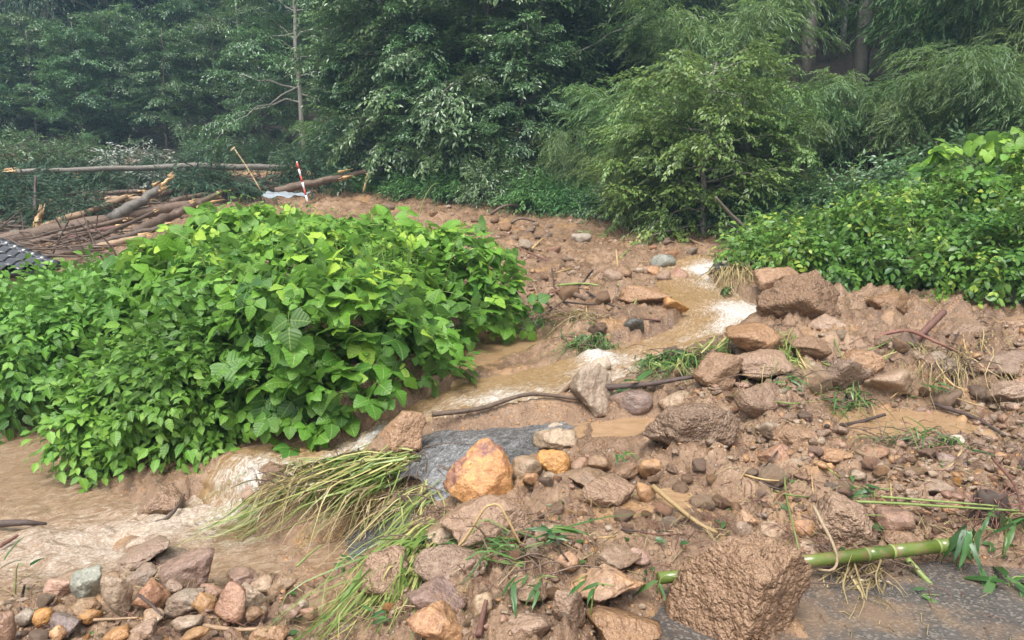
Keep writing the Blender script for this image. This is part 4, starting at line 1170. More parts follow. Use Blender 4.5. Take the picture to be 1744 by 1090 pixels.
LEAF_KUD = leaf_mat('vine_leaf', (0.028, 0.095, 0.016), (0.125, 0.270, 0.028), 0.34, 0.42, 0.32, True, 0.012, (0.20, 0.32, 0.14), (0.31, 0.45, 0.05))
LEAF_SHRUB = leaf_mat('shrub_leaf', (0.022, 0.088, 0.015), (0.105, 0.25, 0.028), 0.32, 0.40, 0.36, True, 0.012, None, (0.21, 0.38, 0.055))
LEAF_RIGHT = leaf_mat('thicket_leaf', (0.020, 0.075, 0.014), (0.098, 0.205, 0.028), 0.28, 0.38, 0.4, False, 0.012, None, (0.30, 0.36, 0.06))
LEAF_BROAD = leaf_mat('broadleaf_evergreen_leaf', (0.014, 0.042, 0.017), (0.105, 0.195, 0.072), 0.28, 0.28, 0.6, False, 0.025, (0.12, 0.18, 0.11), (0.17, 0.27, 0.095))
LEAF_CEDAR = leaf_mat('cedar_needles', (0.009, 0.030, 0.015), (0.050, 0.105, 0.050), 0.15, 0.5, 0.3, False, 0.02)
LEAF_BAMBOO = leaf_mat('bamboo_leaf', (0.038, 0.088, 0.028), (0.175, 0.285, 0.088), 0.34, 0.34, 0.5, False, 0.025, (0.15, 0.21, 0.11), (0.20, 0.25, 0.085))
LEAF_VINE = leaf_mat('vine_tree_leaf', (0.034, 0.088, 0.024), (0.155, 0.245, 0.060), 0.32, 0.33, 0.5, False, 0.02, None, (0.34, 0.38, 0.095))
LEAF_COVER = leaf_mat('ground_cover_leaf', (0.020, 0.075, 0.020), (0.085, 0.20, 0.050), 0.26, 0.38, 0.45, False, 0.015)

# ---- sprays: twigs full of leaves, in a local frame with x along the twig
def spray(seed, n=18, L=0.75, leaf=0.12, droop=0.35, planar=0.8, ang=0.9):
    r = np.random.default_rng(seed)
    t = (np.arange(n) + r.uniform(-0.3, 0.3, n)) / n
    t = np.clip(t, 0.02, 1)
    P = np.stack([t * L, 0.05 * r.normal(size=n) * L, -droop * L * t ** 2 + 0.04 * r.normal(size=n) * L], 1)
    side = np.where(np.arange(n) % 2 == 0, 1, -1)
    a = side * ang * (1.0 - 0.55 * t) + 0.25 * r.normal(size=n)
    ex = np.stack([np.cos(a), np.sin(a), -0.25 - droop * t + 0.25 * r.normal(size=n)], 1)
    up = nrm(np.stack([0.3 * r.normal(size=n) * (1.6 - planar), 0.45 * r.normal(size=n) * (1.6 - planar), np.ones(n)], 1))
    return P, frames(ex, up), leaf * r.uniform(0.7, 1.25, n), r.uniform(0, 1, n)

def place_sprays(SP, P, Rm, S, tone, r):
    """SP list of sprays; returns leaves (P,R,S,rnd)"""
    k = r.integers(0, len(SP), len(P))
    oP, oR, oS, oT = [], [], [], []
    for j, (p, R3, s, t) in enumerate(SP):
        m = np.nonzero(k == j)[0]
        if not len(m): continue
        oP.append((np.einsum('nij,kj->nki', Rm[m], p) * S[m][:, None, None] + P[m][:, None]).reshape(-1, 3))
        oR.append(np.einsum('nij,kjl->nkil', Rm[m], R3).reshape(-1, 3, 3))
        oS.append((s[None] * S[m][:, None]).ravel())
        oT.append(np.clip(0.45 * t[None] + tone[m][:, None], 0, 0.999).ravel())
    return np.concatenate(oP), np.concatenate(oR), np.concatenate(oS), np.concatenate(oT)

def wander(r, a, b, n, amt):
    t = np.linspace(0, 1, n)[:, None]
    P = np.asarray(a) * (1 - t) + np.asarray(b) * t
    P[1:] += np.cumsum(r.normal(size=(n - 1, 3)) * amt, 0)
    return P

def make_tree(seed, H=9.0, base=0.25, rad=2.6, limbs=26, per=13, SP=None, tmpl=None, mat=None, bark=None, droop=0.25, taper=0.5, trunk_r=0.14, lean=(0, 0), up=0.25, sizes=(0.8, 1.3)):
    r = np.random.default_rng(seed)
    wood = Acc()
    top = np.array([lean[0] * H, lean[1] * H, H])
    T = wander(r, (0, 0, -0.4), top, 12, 0.05)
    V, F = tube(T, np.linspace(trunk_r, trunk_r * 0.25, 12), 8, 0.15, seed); wood.add(V, F)
    sp, sd, st = [], [], []
    for i in range(limbs):
        f = base + (1 - base) * ((i + r.random()) / limbs)
        k = f * 11; k0 = min(int(k), 10); p0 = T[k0] * (1 - (k - k0)) + T[k0 + 1] * (k - k0)
        az = i * 2.4 + r.normal() * 0.4
        prof = (1 - taper * ((f - base) / (1 - base))) * (0.75 + 0.5 * r.random())
        Ln = rad * prof
        d = np.array([math.cos(az), math.sin(az), 0])
        end = p0 + d * Ln + np.array([0, 0, Ln * (up + 0.25 * r.normal())])
        B = wander(r, p0, end, 7, 0.04 * Ln)
        B[:, 2] -= droop * Ln * np.linspace(0, 1, 7) ** 2
        V, F = tube(B, np.linspace(trunk_r * 0.34 * (1.2 - f), 0.008, 7), 5, cap=False); wood.add(V, F)
        tt = r.random(per) ** 0.6 * 0.85 + 0.15
        kk = tt * 6; k1 = np.minimum(kk.astype(int), 5); fr = (kk - k1)[:, None]
        q = B[k1] * (1 - fr) + B[k1 + 1] * fr
        td = nrm(B[k1 + 1] - B[k1])
        sw = r.normal(size=per) * 0.9
        dd = td * np.cos(sw)[:, None] + np.cross(np.array([0, 0, 1.0]), td) * np.sin(sw)[:, None] + np.array([0, 0, 0.15]) * r.normal(size=(per, 1))
        q = q + r.normal(size=(per, 3)) * 0.10 * np.array([1, 1, 0.8])
        sp.append(q); sd.append(dd); st.append(np.full(per, r.uniform(0.0, 0.42)) + r.uniform(0, 0.14, per))
    sp, sd, st = np.vstack(sp), np.vstack(sd), np.concatenate(st)
    upv = nrm(np.array([0, 0, 1.0]) + r.normal(size=(len(sp), 3)) * 0.28)
    P, Rm, S, tn = place_sprays(SP, sp, frames(sd, upv), r.uniform(*sizes, len(sp)), st, r)
    V, F, a, _ = bake(*tmpl, P, Rm, S, tn)
    crown = mesh_np('crown', V, F, mat, None, {'rnd': a})
    trunk = wood.mesh('trunk', bark, True)
    return trunk, crown

SP_BROAD = [spray(20 + i, 18, 0.75, 0.14, 0.18, 0.7) for i in range(4)]
SP_LAYER = [spray(30 + i, 20, 0.95, 0.13, 0.22, 1.1, 1.0) for i in range(4)]
SP_CEDAR = [spray(40 + i, 26, 0.8, 0.15, 0.5, 0.1, 0.6) for i in range(4)]
SP_BAMB = [spray(50 + i, 24, 0.7, 0.18, 0.5 + 0.12 * i, 0.3, 0.6) for i in range(4)]
SP_SHRUB = [spray(60 + i, 11, 0.42, 0.088, 0.25, 0.75, 0.95) for i in range(4)]
T_DIA, T_NEEDLE, T_BAMB, T_OVAL = diamond(0.46), diamond(0.20, 0.03, 0.2), diamond(0.15, 0.02, 0.25), oval()

PROTO = {}
PROTO['broad'] = [make_tree(100 + i, 8.5, 0.03, 2.8, 64, 22, SP_BROAD, T_DIA, LEAF_BROAD, BARK, 0.22, 0.5, 0.12) for i in range(3)]
PROTO['layer'] = [make_tree(110 + i, 10.0, 0.20, 3.3, 34, 28, SP_LAYER, T_DIA, LEAF_BROAD, BARK_PALE, 0.12, 0.4, 0.13, up=0.10) for i in range(2)]
PROTO['cedar'] = [make_tree(120 + i, 15.0, 0.02, 2.9, 120, 13, SP_CEDAR, T_NEEDLE, LEAF_CEDAR, BARK, 0.45, 0.6, 0.20, up=0.0, sizes=(0.9, 1.7)) for i in range(2)]
PROTO['bare_cedar'] = [make_tree(130, 15.0, 0.35, 2.2, 44, 12, SP_CEDAR, T_NEEDLE, LEAF_CEDAR, BARK_GREY, 0.4, 0.5, 0.20, up=0.0, sizes=(0.9, 1.7))]

def make_bamboo(seed, culms=9, H=6.0, spread=1.0):
    r = np.random.default_rng(seed)
    wood = Acc(); sp, sd, st = [], [], []
    for c in range(culms):
        b = np.array([r.normal() * 0.35 * spread, r.normal() * 0.35 * spread, -0.3])
        az = r.uniform(0, 6.28); h = H * r.uniform(0.6, 1.05); bend = h * r.uniform(0.25, 0.55)
        d = np.array([math.cos(az), math.sin(az), 0])
        t = np.linspace(0, 1, 16)
        C = b + np.outer(bend * t ** 2.2, d) + np.outer(h * (t - 0.30 * t ** 3.2), [0, 0, 1.0])
        V, F = tube(C, np.linspace(0.028, 0.005, 16), 6, cap=False); wood.add(V, F)
        n = 62
        tt = 0.18 + 0.82 * r.random(n) ** 0.75
        k = tt * 15; k0 = np.minimum(k.astype(int), 14); q = C[k0] + (C[k0 + 1] - C[k0]) * (k - k0)[:, None]
        a2 = r.uniform(0, 6.28, n)
        dd = np.stack([np.cos(a2), np.sin(a2), r.uniform(-0.3, 0.35, n)], 1)
        out = r.uniform(0.0, 0.55, n)[:, None]
        sp.append(q + dd * out); sd.append(dd + d * 0.5); st.append(np.full(n, r.uniform(0.0, 0.35)) + 0.18 * r.random(n))
    sp, sd, st = np.vstack(sp), np.vstack(sd), np.concatenate(st)
    upv = nrm(np.array([0, 0, 1.0]) + r.normal(size=(len(sp), 3)) * 0.3)
    P, Rm, S, tn = place_sprays(SP_BAMB, sp, frames(sd, upv), r.uniform(0.75, 1.25, len(sp)), st, r)
    V, F, a, _ = bake(*T_BAMB, P, Rm, S, tn)
    return wood.mesh('culm', STEM_GREEN, True), mesh_np('crown', V, F, LEAF_BAMBOO, None, {'rnd': a})
PROTO['bamboo'] = [make_bamboo(140 + i, 13, 6.0, 1.3) for i in range(3)]

def make_shrub(seed, rad, hgt, n, SP, tmpl, mat):
    r = np.random.default_rng(seed)
    wood = Acc()
    d = nrm(r.normal(size=(n, 3)) * np.array([1, 1, 0.9])); d[:, 2] = np.abs(d[:, 2]) * 1.1 - 0.12
    rr_ = r.random(n) ** 0.35
    lump = 1 + 0.28 * fbm(d * 2.2 + seed, 3, seed)
    P = d * np.array([rad, rad, hgt]) * (rr_ * lump)[:, None]
    ex = nrm(d * np.array([1, 1, 0.4]) + 0.5 * r.normal(size=(n, 3)))
    for i in range(14):
        e = P[r.integers(n)]
        V, F = tube(wander(r, (0.1 * r.normal(), 0.1 * r.normal(), -0.2), e, 6, 0.05), np.linspace(0.022, 0.006, 6), 5, cap=False); wood.add(V, F)
    upv = nrm(np.array([0, 0, 1.0]) + d * 0.5 + r.normal(size=(n, 3)) * 0.3)
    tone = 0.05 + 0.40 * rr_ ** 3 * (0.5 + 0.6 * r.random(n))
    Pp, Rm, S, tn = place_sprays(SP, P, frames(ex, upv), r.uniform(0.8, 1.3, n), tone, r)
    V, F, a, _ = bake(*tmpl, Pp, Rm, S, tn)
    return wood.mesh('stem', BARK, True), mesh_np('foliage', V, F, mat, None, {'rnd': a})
PROTO['shrub'] = [make_shrub(150 + i, 1.0, 1.0, 620, SP_SHRUB, T_DIA, LEAF_BROAD) for i in range(2)]
PROTO['cover'] = [make_shrub(160 + i, 1.0, 0.6, 700, SP_SHRUB, T_DIA, LEAF_COVER) for i in range(2)]

def plant(kind_, k, px, Y, scale, label, cat, group, name, rz=None, zs=1.0, sink=0.0, part=('trunk', 'crown'), lean=(0, 0)):
    x = (px - PW / 2) / FPX * Y * math.cos(PITCH) * 1.0
    x = at_y(px, 330, Y)[0]
    z = HB(np.array([[x, Y]]))[0] - sink
    t, c = PROTO[kind_][k % len(PROTO[kind_])]
    e = empty(name, (x, Y, z))
    e.rotation_euler = (lean[0], lean[1], rz if rz is not None else (px * 0.37 + Y) % 6.28)
    e.scale = (scale, scale, scale * zs)
    link(part[0], t, e); link(part[1], c, e)
    tag(e, label, cat, group)
    return e

# ================================================================== the wood behind
FAR = 'trees of the hazy wood at the left'
for k, (px, Y, sc_, kd, lab) in enumerate([
    (-10, 35, 1.0, 'cedar', 'dark cedar at the far left edge of the hazy wood'),
    (110, 33, 1.05, 'cedar', 'big dark cedar behind the log pile'),
    (190, 36, 1.1, 'cedar', 'dark cedar right of the big dark cedar'),
    (270, 38, 1.35, 'broad', 'hazy broadleaf tree between the cedars and the layered tree'),
    (345, 37, 1.2, 'layer', 'hazy spreading tree left of the layered tree'),
    (420, 33, 0.62, 'layer', 'low tree with flat layered sprays in front of the dark wood'),
    (420, 42, 1.5, 'broad', 'tall hazy tree behind the low layered tree'),
    (575, 35, 1.0, 'layer', 'slim trunked tree right of the pale trunked layered tree'),
    (600, 41, 1.35, 'cedar', 'dark cedar behind the slim trunked tree'),
    (680, 40, 1.35, 'cedar', 'dark cedar in the shade above the broadleaf trees'),
    (60, 31, 0.5, 'broad', 'low bush-like tree at the foot of the big dark cedar'),
    (230, 33, 0.55, 'broad', 'low tree behind the horizontal grey log'),
    (330, 34, 0.6, 'broad', 'low dark tree behind the pale leaning pole'),
]):
    plant(kd, k, px, Y * 1.14, sc_ * 1.14, lab, 'tree', FAR, {'cedar': 'cedar_tree', 'broad': 'broadleaf_tree', 'layer': 'layered_tree'}[kd])
for k, (px, Y, sc_, lab) in enumerate([
    (-20, 33.5, 0.62, 'low leafy tree at the left edge of the hillside foot'), (75, 34, 0.55, 'low leafy tree at the hillside foot behind the upright snag'), (150, 33, 0.6, 'low leafy tree at the hillside foot behind the log jam'),
    (205, 34.5, 0.62, 'low leafy tree at the hillside foot left of the silvery bush'), (290, 34, 0.6, 'low leafy tree at the hillside foot right of the silvery bush'), (380, 35, 0.62, 'low leafy tree at the hillside foot left of the leaning pole'),
    (455, 34, 0.55, 'low leafy tree at the hillside foot right of the leaning pole'), (545, 33, 0.55, 'low leafy tree at the hillside foot under the pale trunked tree')]):
    plant('broad', k + 1, px, Y, sc_, lab, 'tree', FAR, 'broadleaf_tree', rz=k * 1.7)
# the layered tree with a bare pale trunk
e = plant('layer', 1, 520, 30.5, 0.95, 'layered tree with a bare pale trunk at the forest edge', 'tree', FAR, 'layered_tree', rz=1.0, zs=1.1)
MID = 'broadleaf trees on the bank behind the mudflow'
for k, (px, Y, sc_, kd, lab, ln) in enumerate([
    (640, 26, 0.85, 'broad', 'leaning broadleaf tree at the left end of the bank', (0, -0.25)),
    (700, 24.5, 0.95, 'broad', 'glossy broadleaf tree leaning out over the broken log', (0, -0.22)),
    (765, 23.5, 1.0, 'broad', 'tall glossy broadleaf tree in the middle of the bank', (0.08, -0.15)),
    (840, 22.5, 1.0, 'broad', 'broadleaf tree with bright sprays above the low green cover', (0.12, -0.1)),
    (900, 22.0, 0.8, 'layer', 'spreading tree left of the dark hollow', (0.1, -0.1)),
    (560, 28, 0.42, 'bamboo', 'drooping bamboo at the left end of the bank', (0, -0.1)),
    (980, 25.5, 1.0, 'broad', 'shaded broadleaf tree above the dark hollow', (0.05, 0)),
    (1060, 24.5, 1.0, 'broad', 'dark broadleaf tree above the front bamboo', (0.0, 0)),
    (615, 24.6, 0.50, 'broad', 'low broadleaf tree right above the broken log', (0, -0.1)),
    (735, 22.6, 0.55, 'broad', 'low glossy tree above the green cover, left one', (0.1, 0)),
    (815, 21.4, 0.58, 'broad', 'low glossy tree above the green cover, right one', (0.1, 0)),
    (880, 20.6, 0.50, 'broad', 'low glossy tree left of the dark drooping bamboo', (0.1, 0)),
    (670, 27, 1.05, 'broad', 'tall broadleaf tree rising behind the leaning ones', (0, -0.1)),
    (930, 23.5, 0.9, 'broad', 'broadleaf tree right above the dark hollow', (0.1, -0.05)),
    (880, 28.5, 1.3, 'cedar', 'dark cedar rising behind the glossy broadleaf trees', (0, 0)),
    (780, 31, 1.3, 'cedar', 'dark cedar behind the tall glossy broadleaf tree', (0, 0)),
    (1010, 30, 1.3, 'cedar', 'dark cedar behind the dark hollow', (0, 0)),
]):
    plant(kd, k, px, Y, sc_, lab, 'bamboo' if kd == 'bamboo' else 'tree', MID, {'cedar': 'cedar_tree', 'broad': 'broadleaf_tree', 'layer': 'layered_tree', 'bamboo': 'bamboo_clump'}[kd], lean=ln, part=('culm', 'crown') if kd == 'bamboo' else ('trunk', 'crown'))
BAM = 'bamboo clumps below the tall trunks'
for k, (px, Y, sc_, lab, ln) in enumerate([
    (1105, 15.4, 0.50, 'bamboo with pale tips leaning over the mud left of the vine-clad tree', (0.12, -0.05)),
    (1265, 15.6, 0.50, 'bamboo with yellowish tips between the vine-clad tree and the right thicket', (0.1, 0.08)),
    (985, 19.0, 0.42, 'dark drooping bamboo in the hollow left of the front bamboo', (0.1, -0.2)),
    (1075, 18.2, 0.68, 'tall bamboo with pale plumes at the edge of the hollow', (0.05, -0.05)),
    (1150, 17.2, 0.62, 'bamboo behind the vine-clad tree, left side', (0.1, -0.1)),
    (1290, 17.0, 0.55, 'bamboo behind the vine-clad tree, right side', (0.1, 0.12)),
    (1360, 18.0, 0.42, 'low bamboo right of the vine-clad tree', (0.1, 0.05)),
    (1430, 17.2, 0.50, 'bamboo with a rounded plume above the right thicket', (0.08, 0.05)),
    (1520, 16.5, 0.50, 'bamboo with feathery crown behind the right thicket', (0.1, 0.0)),
    (1610, 16.0, 0.58, 'bamboo with arching crown behind the right thicket', (0.1, 0.0)),
    (1710, 15.0, 0.62, 'bamboo at the right edge behind the thicket', (0.1, 0.0)),
    (1560, 21.0, 0.95, 'tall bamboo on the slope right of the tall trunks', (0.05, 0.0)),
    (1660, 20.0, 1.0, 'tall bamboo with hanging sprays near the upper right corner', (0.05, 0.0)),
    (1760, 18.5, 0.95, 'tall bamboo cut by the right edge of the photo', (0.05, 0.0)),
    (1230, 21.5, 0.98, 'tall feathery bamboo left of the tall trunks', (0.05, 0.0)),
    (1150, 22.5, 0.9, 'tall bamboo on the slope above the hollow', (0.05, 0.0)),
]):
    plant('bamboo', k, px, Y, sc_, lab, 'bamboo', BAM, 'bamboo_clump', part=('culm', 'crown'), lean=ln)
BEH = 'tall trees on the slope at the right'
for k, (px, Y, sc_, kd, lab) in enumerate([
    (1362, 23.5, 1.15, 'bare_cedar', 'tall cedar with a pale mossy trunk, left of two bare trunks'),
    (1448, 22.0, 1.10, 'bare_cedar', 'tall cedar with a dark scaly trunk, right of two bare trunks'),
    (1290, 28, 1.2, 'layer', 'spreading tree behind the pale mossy trunk'),
    (1420, 26, 0.85, 'layer', 'sapling with flat sprays between the two bare trunks'),
    (1130, 29, 1.3, 'cedar', 'dark cedar at the top above the tall bamboo'),
    (1200, 33, 1.4, 'cedar', 'dark cedar high behind the feathery bamboo'),
    (1560, 30, 1.4, 'cedar', 'dark cedar high behind the right bamboo'),
    (1680, 29, 1.4, 'cedar', 'dark cedar above the upper right bamboo'),
    (1790, 26, 1.3, 'cedar', 'dark cedar at the upper right corner'),
    (1370, 33, 1.4, 'cedar', 'dark cedar in the shade between the two bare trunks'),
    (1480, 34, 1.4, 'cedar', 'dark cedar in the shade right of the two bare trunks'),
]):
    plant(kd, k, px, Y, sc_, lab, 'tree', BEH, {'cedar': 'cedar_tree', 'bare_cedar': 'cedar_tree', 'layer': 'layered_tree'}[kd])

# the vine-clad tree on the edge of the mud
VT = make_tree(171, 3.0, 0.08, 1.25, 48, 15, [spray(80 + i, 20, 0.5, 0.085, 0.35, 0.7) for i in range(3)], T_DIA, LEAF_VINE, BARK_GREY, 0.22, 0.25, 0.075, up=0.35)
PROTO['vine'] = [VT]
plant('vine', 0, 1200, 14.6, 1.05, 'vine-clad leafy tree with a forked grey trunk at the edge of the mud', 'tree', None, 'leafy_tree', rz=0.4)
plant('vine', 0, 1270, 15.2, 0.9, 'leafy tree touching the vine-clad tree on its right', 'tree', None, 'leafy_tree', rz=3.9)
plant('vine', 0, 1115, 15.6, 0.9, 'small leafy tree left of the vine-clad tree', 'tree', None, 'leafy_tree', rz=2.4)

# low cover along the foot of the bank
LOW = 'low green plants along the foot of the bank'
for k, (px, Y, sc_, zs, kd, lab) in enumerate([
    (655, 23.5, 0.9, 0.8, 'cover', 'low green cover beside the broken log end'),
    (720, 22.0, 0.95, 0.8, 'cover', 'low green cover in the middle of the mudflow edge'),
    (790, 20.8, 0.95, 1.0, 'cover', 'leafy green cover below the glossy broadleaf tree'),
    (850, 19.6, 0.9, 1.2, 'shrub', 'leafy shrub with pale leaf backs at the mudflow edge'),
    (920, 18.8, 0.95, 1.0, 'cover', 'bright leafy cover below the dark hollow'),
    (985, 18.0, 0.8, 1.1, 'cover', 'bright leafy cover by the exposed earth bank'),
    (1050, 17.2, 0.8, 1.0, 'shrub', 'dark shrub left of the vine-clad tree'),
    (1180, 16.2, 0.8, 1.2, 'shrub', 'dark shrub behind the vine-clad tree'),
    (1300, 14.5, 0.9, 1.0, 'shrub', 'dark shrub right of the vine-clad tree'),
    (1390, 14.5, 0.9, 0.9, 'shrub', 'dark shrub behind the right thicket, left end'),
    (1480, 13.8, 1.0, 0.9, 'shrub', 'dark shrub behind the right thicket, middle'),
    (1600, 13.2, 1.2, 1.0, 'shrub', 'dark shrub behind the right thicket, right end'),
    (590, 26.5, 0.9, 0.9, 'shrub', 'dark shrub behind the broken log'),
    (510, 29.5, 0.8, 0.9, 'shrub', 'dark shrub below the pale trunked layered tree'),
    (450, 31, 1.0, 0.9, 'shrub', 'dark shrub behind the leaning pole'),
    (360, 31.5, 1.0, 0.9, 'shrub', 'dark shrub right of the silvery bush'),
    (140, 30, 1.1, 1.0, 'shrub', 'dark shrub above the log pile'),
    (30, 29, 1.2, 1.0, 'shrub', 'dark shrub at the left edge above the log pile'),
]):
    plant(kd, k, px, Y, sc_, lab, 'shrub', LOW, 'leafy_shrub' if kd == 'shrub' else 'ground_cover_plant', zs=zs, part=('stem', 'foliage'))

# far wood that reads as one dark mass: one object
acc = []
r5 = np.random.default_rng(55)
Vs, Fs, As, n0 = [], [], [], 0
cV = np.empty(len(PROTO['cedar'][0][1].vertices) * 3, np.float32); PROTO['cedar'][0][1].vertices.foreach_get('co', cV); cV = cV.reshape(-1, 3)
nf = len(PROTO['cedar'][0][1].loops); cF = np.empty(nf, np.int32); PROTO['cedar'][0][1].loops.foreach_get('vertex_index', cF); cF = cF.reshape(-1, 3)
cA = np.empty(len(cV), np.float32); PROTO['cedar'][0][1].attributes['rnd'].data.foreach_get('value', cA)
nl = len(cV) // 4
keep = r5.random(nl) < 0.10
kv = np.repeat(keep, 4); cV = cV[kv]; cA = cA[kv]
base_tri = np.array([[0, 2, 1], [0, 3, 2]])
cF = (base_tri[None] + (np.arange(len(cV) // 4) * 4)[:, None, None]).reshape(-1, 3)
lv = cV.reshape(-1, 4, 3); ctr = lv.mean(1, keepdims=True); cV = (ctr + (lv - ctr) * 3.0).reshape(-1, 3)
for i in range(34):
    px = -500 + i * 85 + r5.uniform(-30, 30); Y = r5.uniform(44, 60)
    x = at_y(px, 330, Y)[0]; z = HB(np.array([[x, Y]]))[0]
    a = r5.uniform(0, 6.28); s = r5.uniform(1.2, 1.6)
    q = cV * s
    q = np.column_stack([q[:, 0] * math.cos(a) - q[:, 1] * math.sin(a), q[:, 0] * math.sin(a) + q[:, 1] * math.cos(a), q[:, 2]]) + np.array([x, Y, z])
    Vs.append(q); Fs.append(cF + n0); As.append(cA); n0 += len(q)
fw = link('distant_forest', mesh_np('distant_forest', np.vstack(Vs), np.vstack(Fs), LEAF_CEDAR, None, {'rnd': np.concatenate(As)}))
kind(fw, 'stuff'); fw['label'] = 'dark mass of distant cedar forest on the slope'; fw['category'] = 'forest'

# ================================================================== vine thickets
def shell_points(ELL, n, r, inner=0.0, amp=0.30):
    """points on the outside of a union of ellipsoids, with outward normals"""
    E = np.array(ELL); area = (E[:, 3] * E[:, 4] + E[:, 3] * E[:, 5] + E[:, 4] * E[:, 5])
    P, N = [], []
    while sum(map(len, P)) < n:
        k = r.choice(len(E), 4000, p=area / area.sum())
        d = nrm(r.normal(size=(4000, 3)))
        e = E[k]
        lump = 1 + amp * fbm(d * 2.6 + k[:, None] * 5.0, 3, 77)
        f = np.where(r.random(4000) < inner, r.uniform(0.6, 0.95, 4000), r.uniform(0.93, 1.03, 4000)) * lump
        p = e[:, :3] + d * e[:, 3:] * f[:, None]
        nn = nrm(d / e[:, 3:])
        ok = np.ones(4000, bool)
        for q in E:
            ok &= (((p - q[:3]) / q[3:]) ** 2).sum(1) > 0.80 * np.where(f < 0.9, 0.5, 1)
        ok &= p[:, 2] > H0(p[:, :2]) + 0.03
        P.append(p[ok]); N.append(nn[ok])
    return np.vstack(P)[:n], np.vstack(N)[:n]

def part_split(P, S, N, cap=300):
    """the ones that show largest to someone standing where the photograph was taken"""
    v = nrm(np.array([0, 0, CAM_Z]) - P)
    face = (v * N).sum(1)
    q = to_px(P)
    vis = (q[:, 0] > -20) & (q[:, 0] < PW + 20) & (q[:, 1] > -20) & (q[:, 1] < PH)
    score = np.where(vis & (face > 0.1), S / q[:, 2] * (0.4 + face), -1)
    idx = np.argsort(-score)[:cap]
    m = np.zeros(len(P), bool); m[idx[score[idx] > 0]] = True
    return m

def stems_for(e, P, N, r, n, mat, rad=0.006, base_z=None, spread=0.5):
    A = Acc()
    c = P[:, :2].mean(0)
    for i in range(n):
        k = r.integers(len(P)); p = P[k]
        b = c + (p[:2] - c) * 0.55 + r.normal(size=2) * 0.2
        bz = HB(b[None])[0] - 0.05
        C = wander(r, (b[0], b[1], bz), p, 8, 0.03)
        V, F = tube(C, np.linspace(rad * 1.6, rad * 0.5, 8), 5, cap=False); A.add(V, F)
    link('stem', A.mesh('stem', mat, True), e)

def kudzu_thing(name, label, ELL, n, size, r, cap, base, inner=0.3, runners=18):
    P, N = shell_points(ELL, n, r, inner, 0.46)
    e = empty(name, base); tag(e, label, 'vine')
    base = np.array(base, float)
    S = (0.5 + 0.85 * r.random(n)) * size
    up = nrm(0.38 * N + np.array([0, 0, 0.95]) + 0.42 * r.normal(size=(n, 3)))
    ex = nrm(N * np.array([1, 1, 0.3]) + 0.8 * r.normal(size=(n, 3)) - np.array([0, 0, 0.55]))
    Rm = frames(ex, up)
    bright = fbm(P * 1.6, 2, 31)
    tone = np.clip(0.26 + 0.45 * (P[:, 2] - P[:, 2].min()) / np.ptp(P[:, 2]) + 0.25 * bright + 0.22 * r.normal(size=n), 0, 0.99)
    part = part_split(P, S, N, cap)
    big = Acc()
    meshes = {}
    for k in range(len(KUD)):
        tV, tF, tU = np.vstack(KUD[k].V), np.vstack(KUD[k].F), np.vstack(KUD[k].U)
        for lev in range(5):
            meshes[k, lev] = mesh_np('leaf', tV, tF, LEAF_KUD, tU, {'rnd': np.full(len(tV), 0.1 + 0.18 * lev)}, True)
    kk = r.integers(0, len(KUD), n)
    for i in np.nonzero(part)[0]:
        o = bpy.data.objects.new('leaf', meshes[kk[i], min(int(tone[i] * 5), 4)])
        COL.objects.link(o); o.parent = e
        M4 = Matrix(Rm[i].tolist()).to_4x4(); M4.translation = Vector((P[i] - base).tolist())
        o.matrix_local = M4 @ Matrix.Scale(float(S[i]), 4)
    for k in range(len(KUD)):
        m = np.nonzero((kk == k) & ~part)[0]
        tV, tF, tU = np.vstack(KUD_LITE[k].V), np.vstack(KUD_LITE[k].F), np.vstack(KUD_LITE[k].U)
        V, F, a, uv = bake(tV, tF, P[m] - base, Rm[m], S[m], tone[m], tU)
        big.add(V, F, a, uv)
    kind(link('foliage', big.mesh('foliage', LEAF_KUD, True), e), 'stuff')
    # trailing runners
    for i in range(runners):
        a = P[r.integers(n)]; d = nrm(r.normal(size=3) * np.array([1, 1, 0.3]) + np.array([0.2, -0.5, 0.1]))
        C = np.array([a, a + d * 0.22 + [0, 0, 0.06], a + d * 0.45 + [0, 0, -0.02], a + d * 0.62 + [0, 0, -0.16]])
        V, F = tube(curve_pts(C, 9), np.linspace(0.005, 0.002, 9), 5, cap=False)
        link('runner', Acc().add(V - base, F).mesh('runner', STEM_GREEN, True), e)
    st = Acc()
    for i in range(26):
        k = r.integers(len(P)); p = P[k]; c = np.array(ELL)[:, :2].mean(0)
        b = c + (p[:2] - c) * 0.7 + r.normal(size=2) * 0.15
        C = wander(r, (b[0], b[1], HB(b[None])[0] - 0.05), p, 8, 0.03)
        V, F = tube(C, np.linspace(0.010, 0.004, 8), 5, cap=False); st.add(V - base, F)
    link('stem', st.mesh('stem', STEM_GREEN, True), e)
    return e

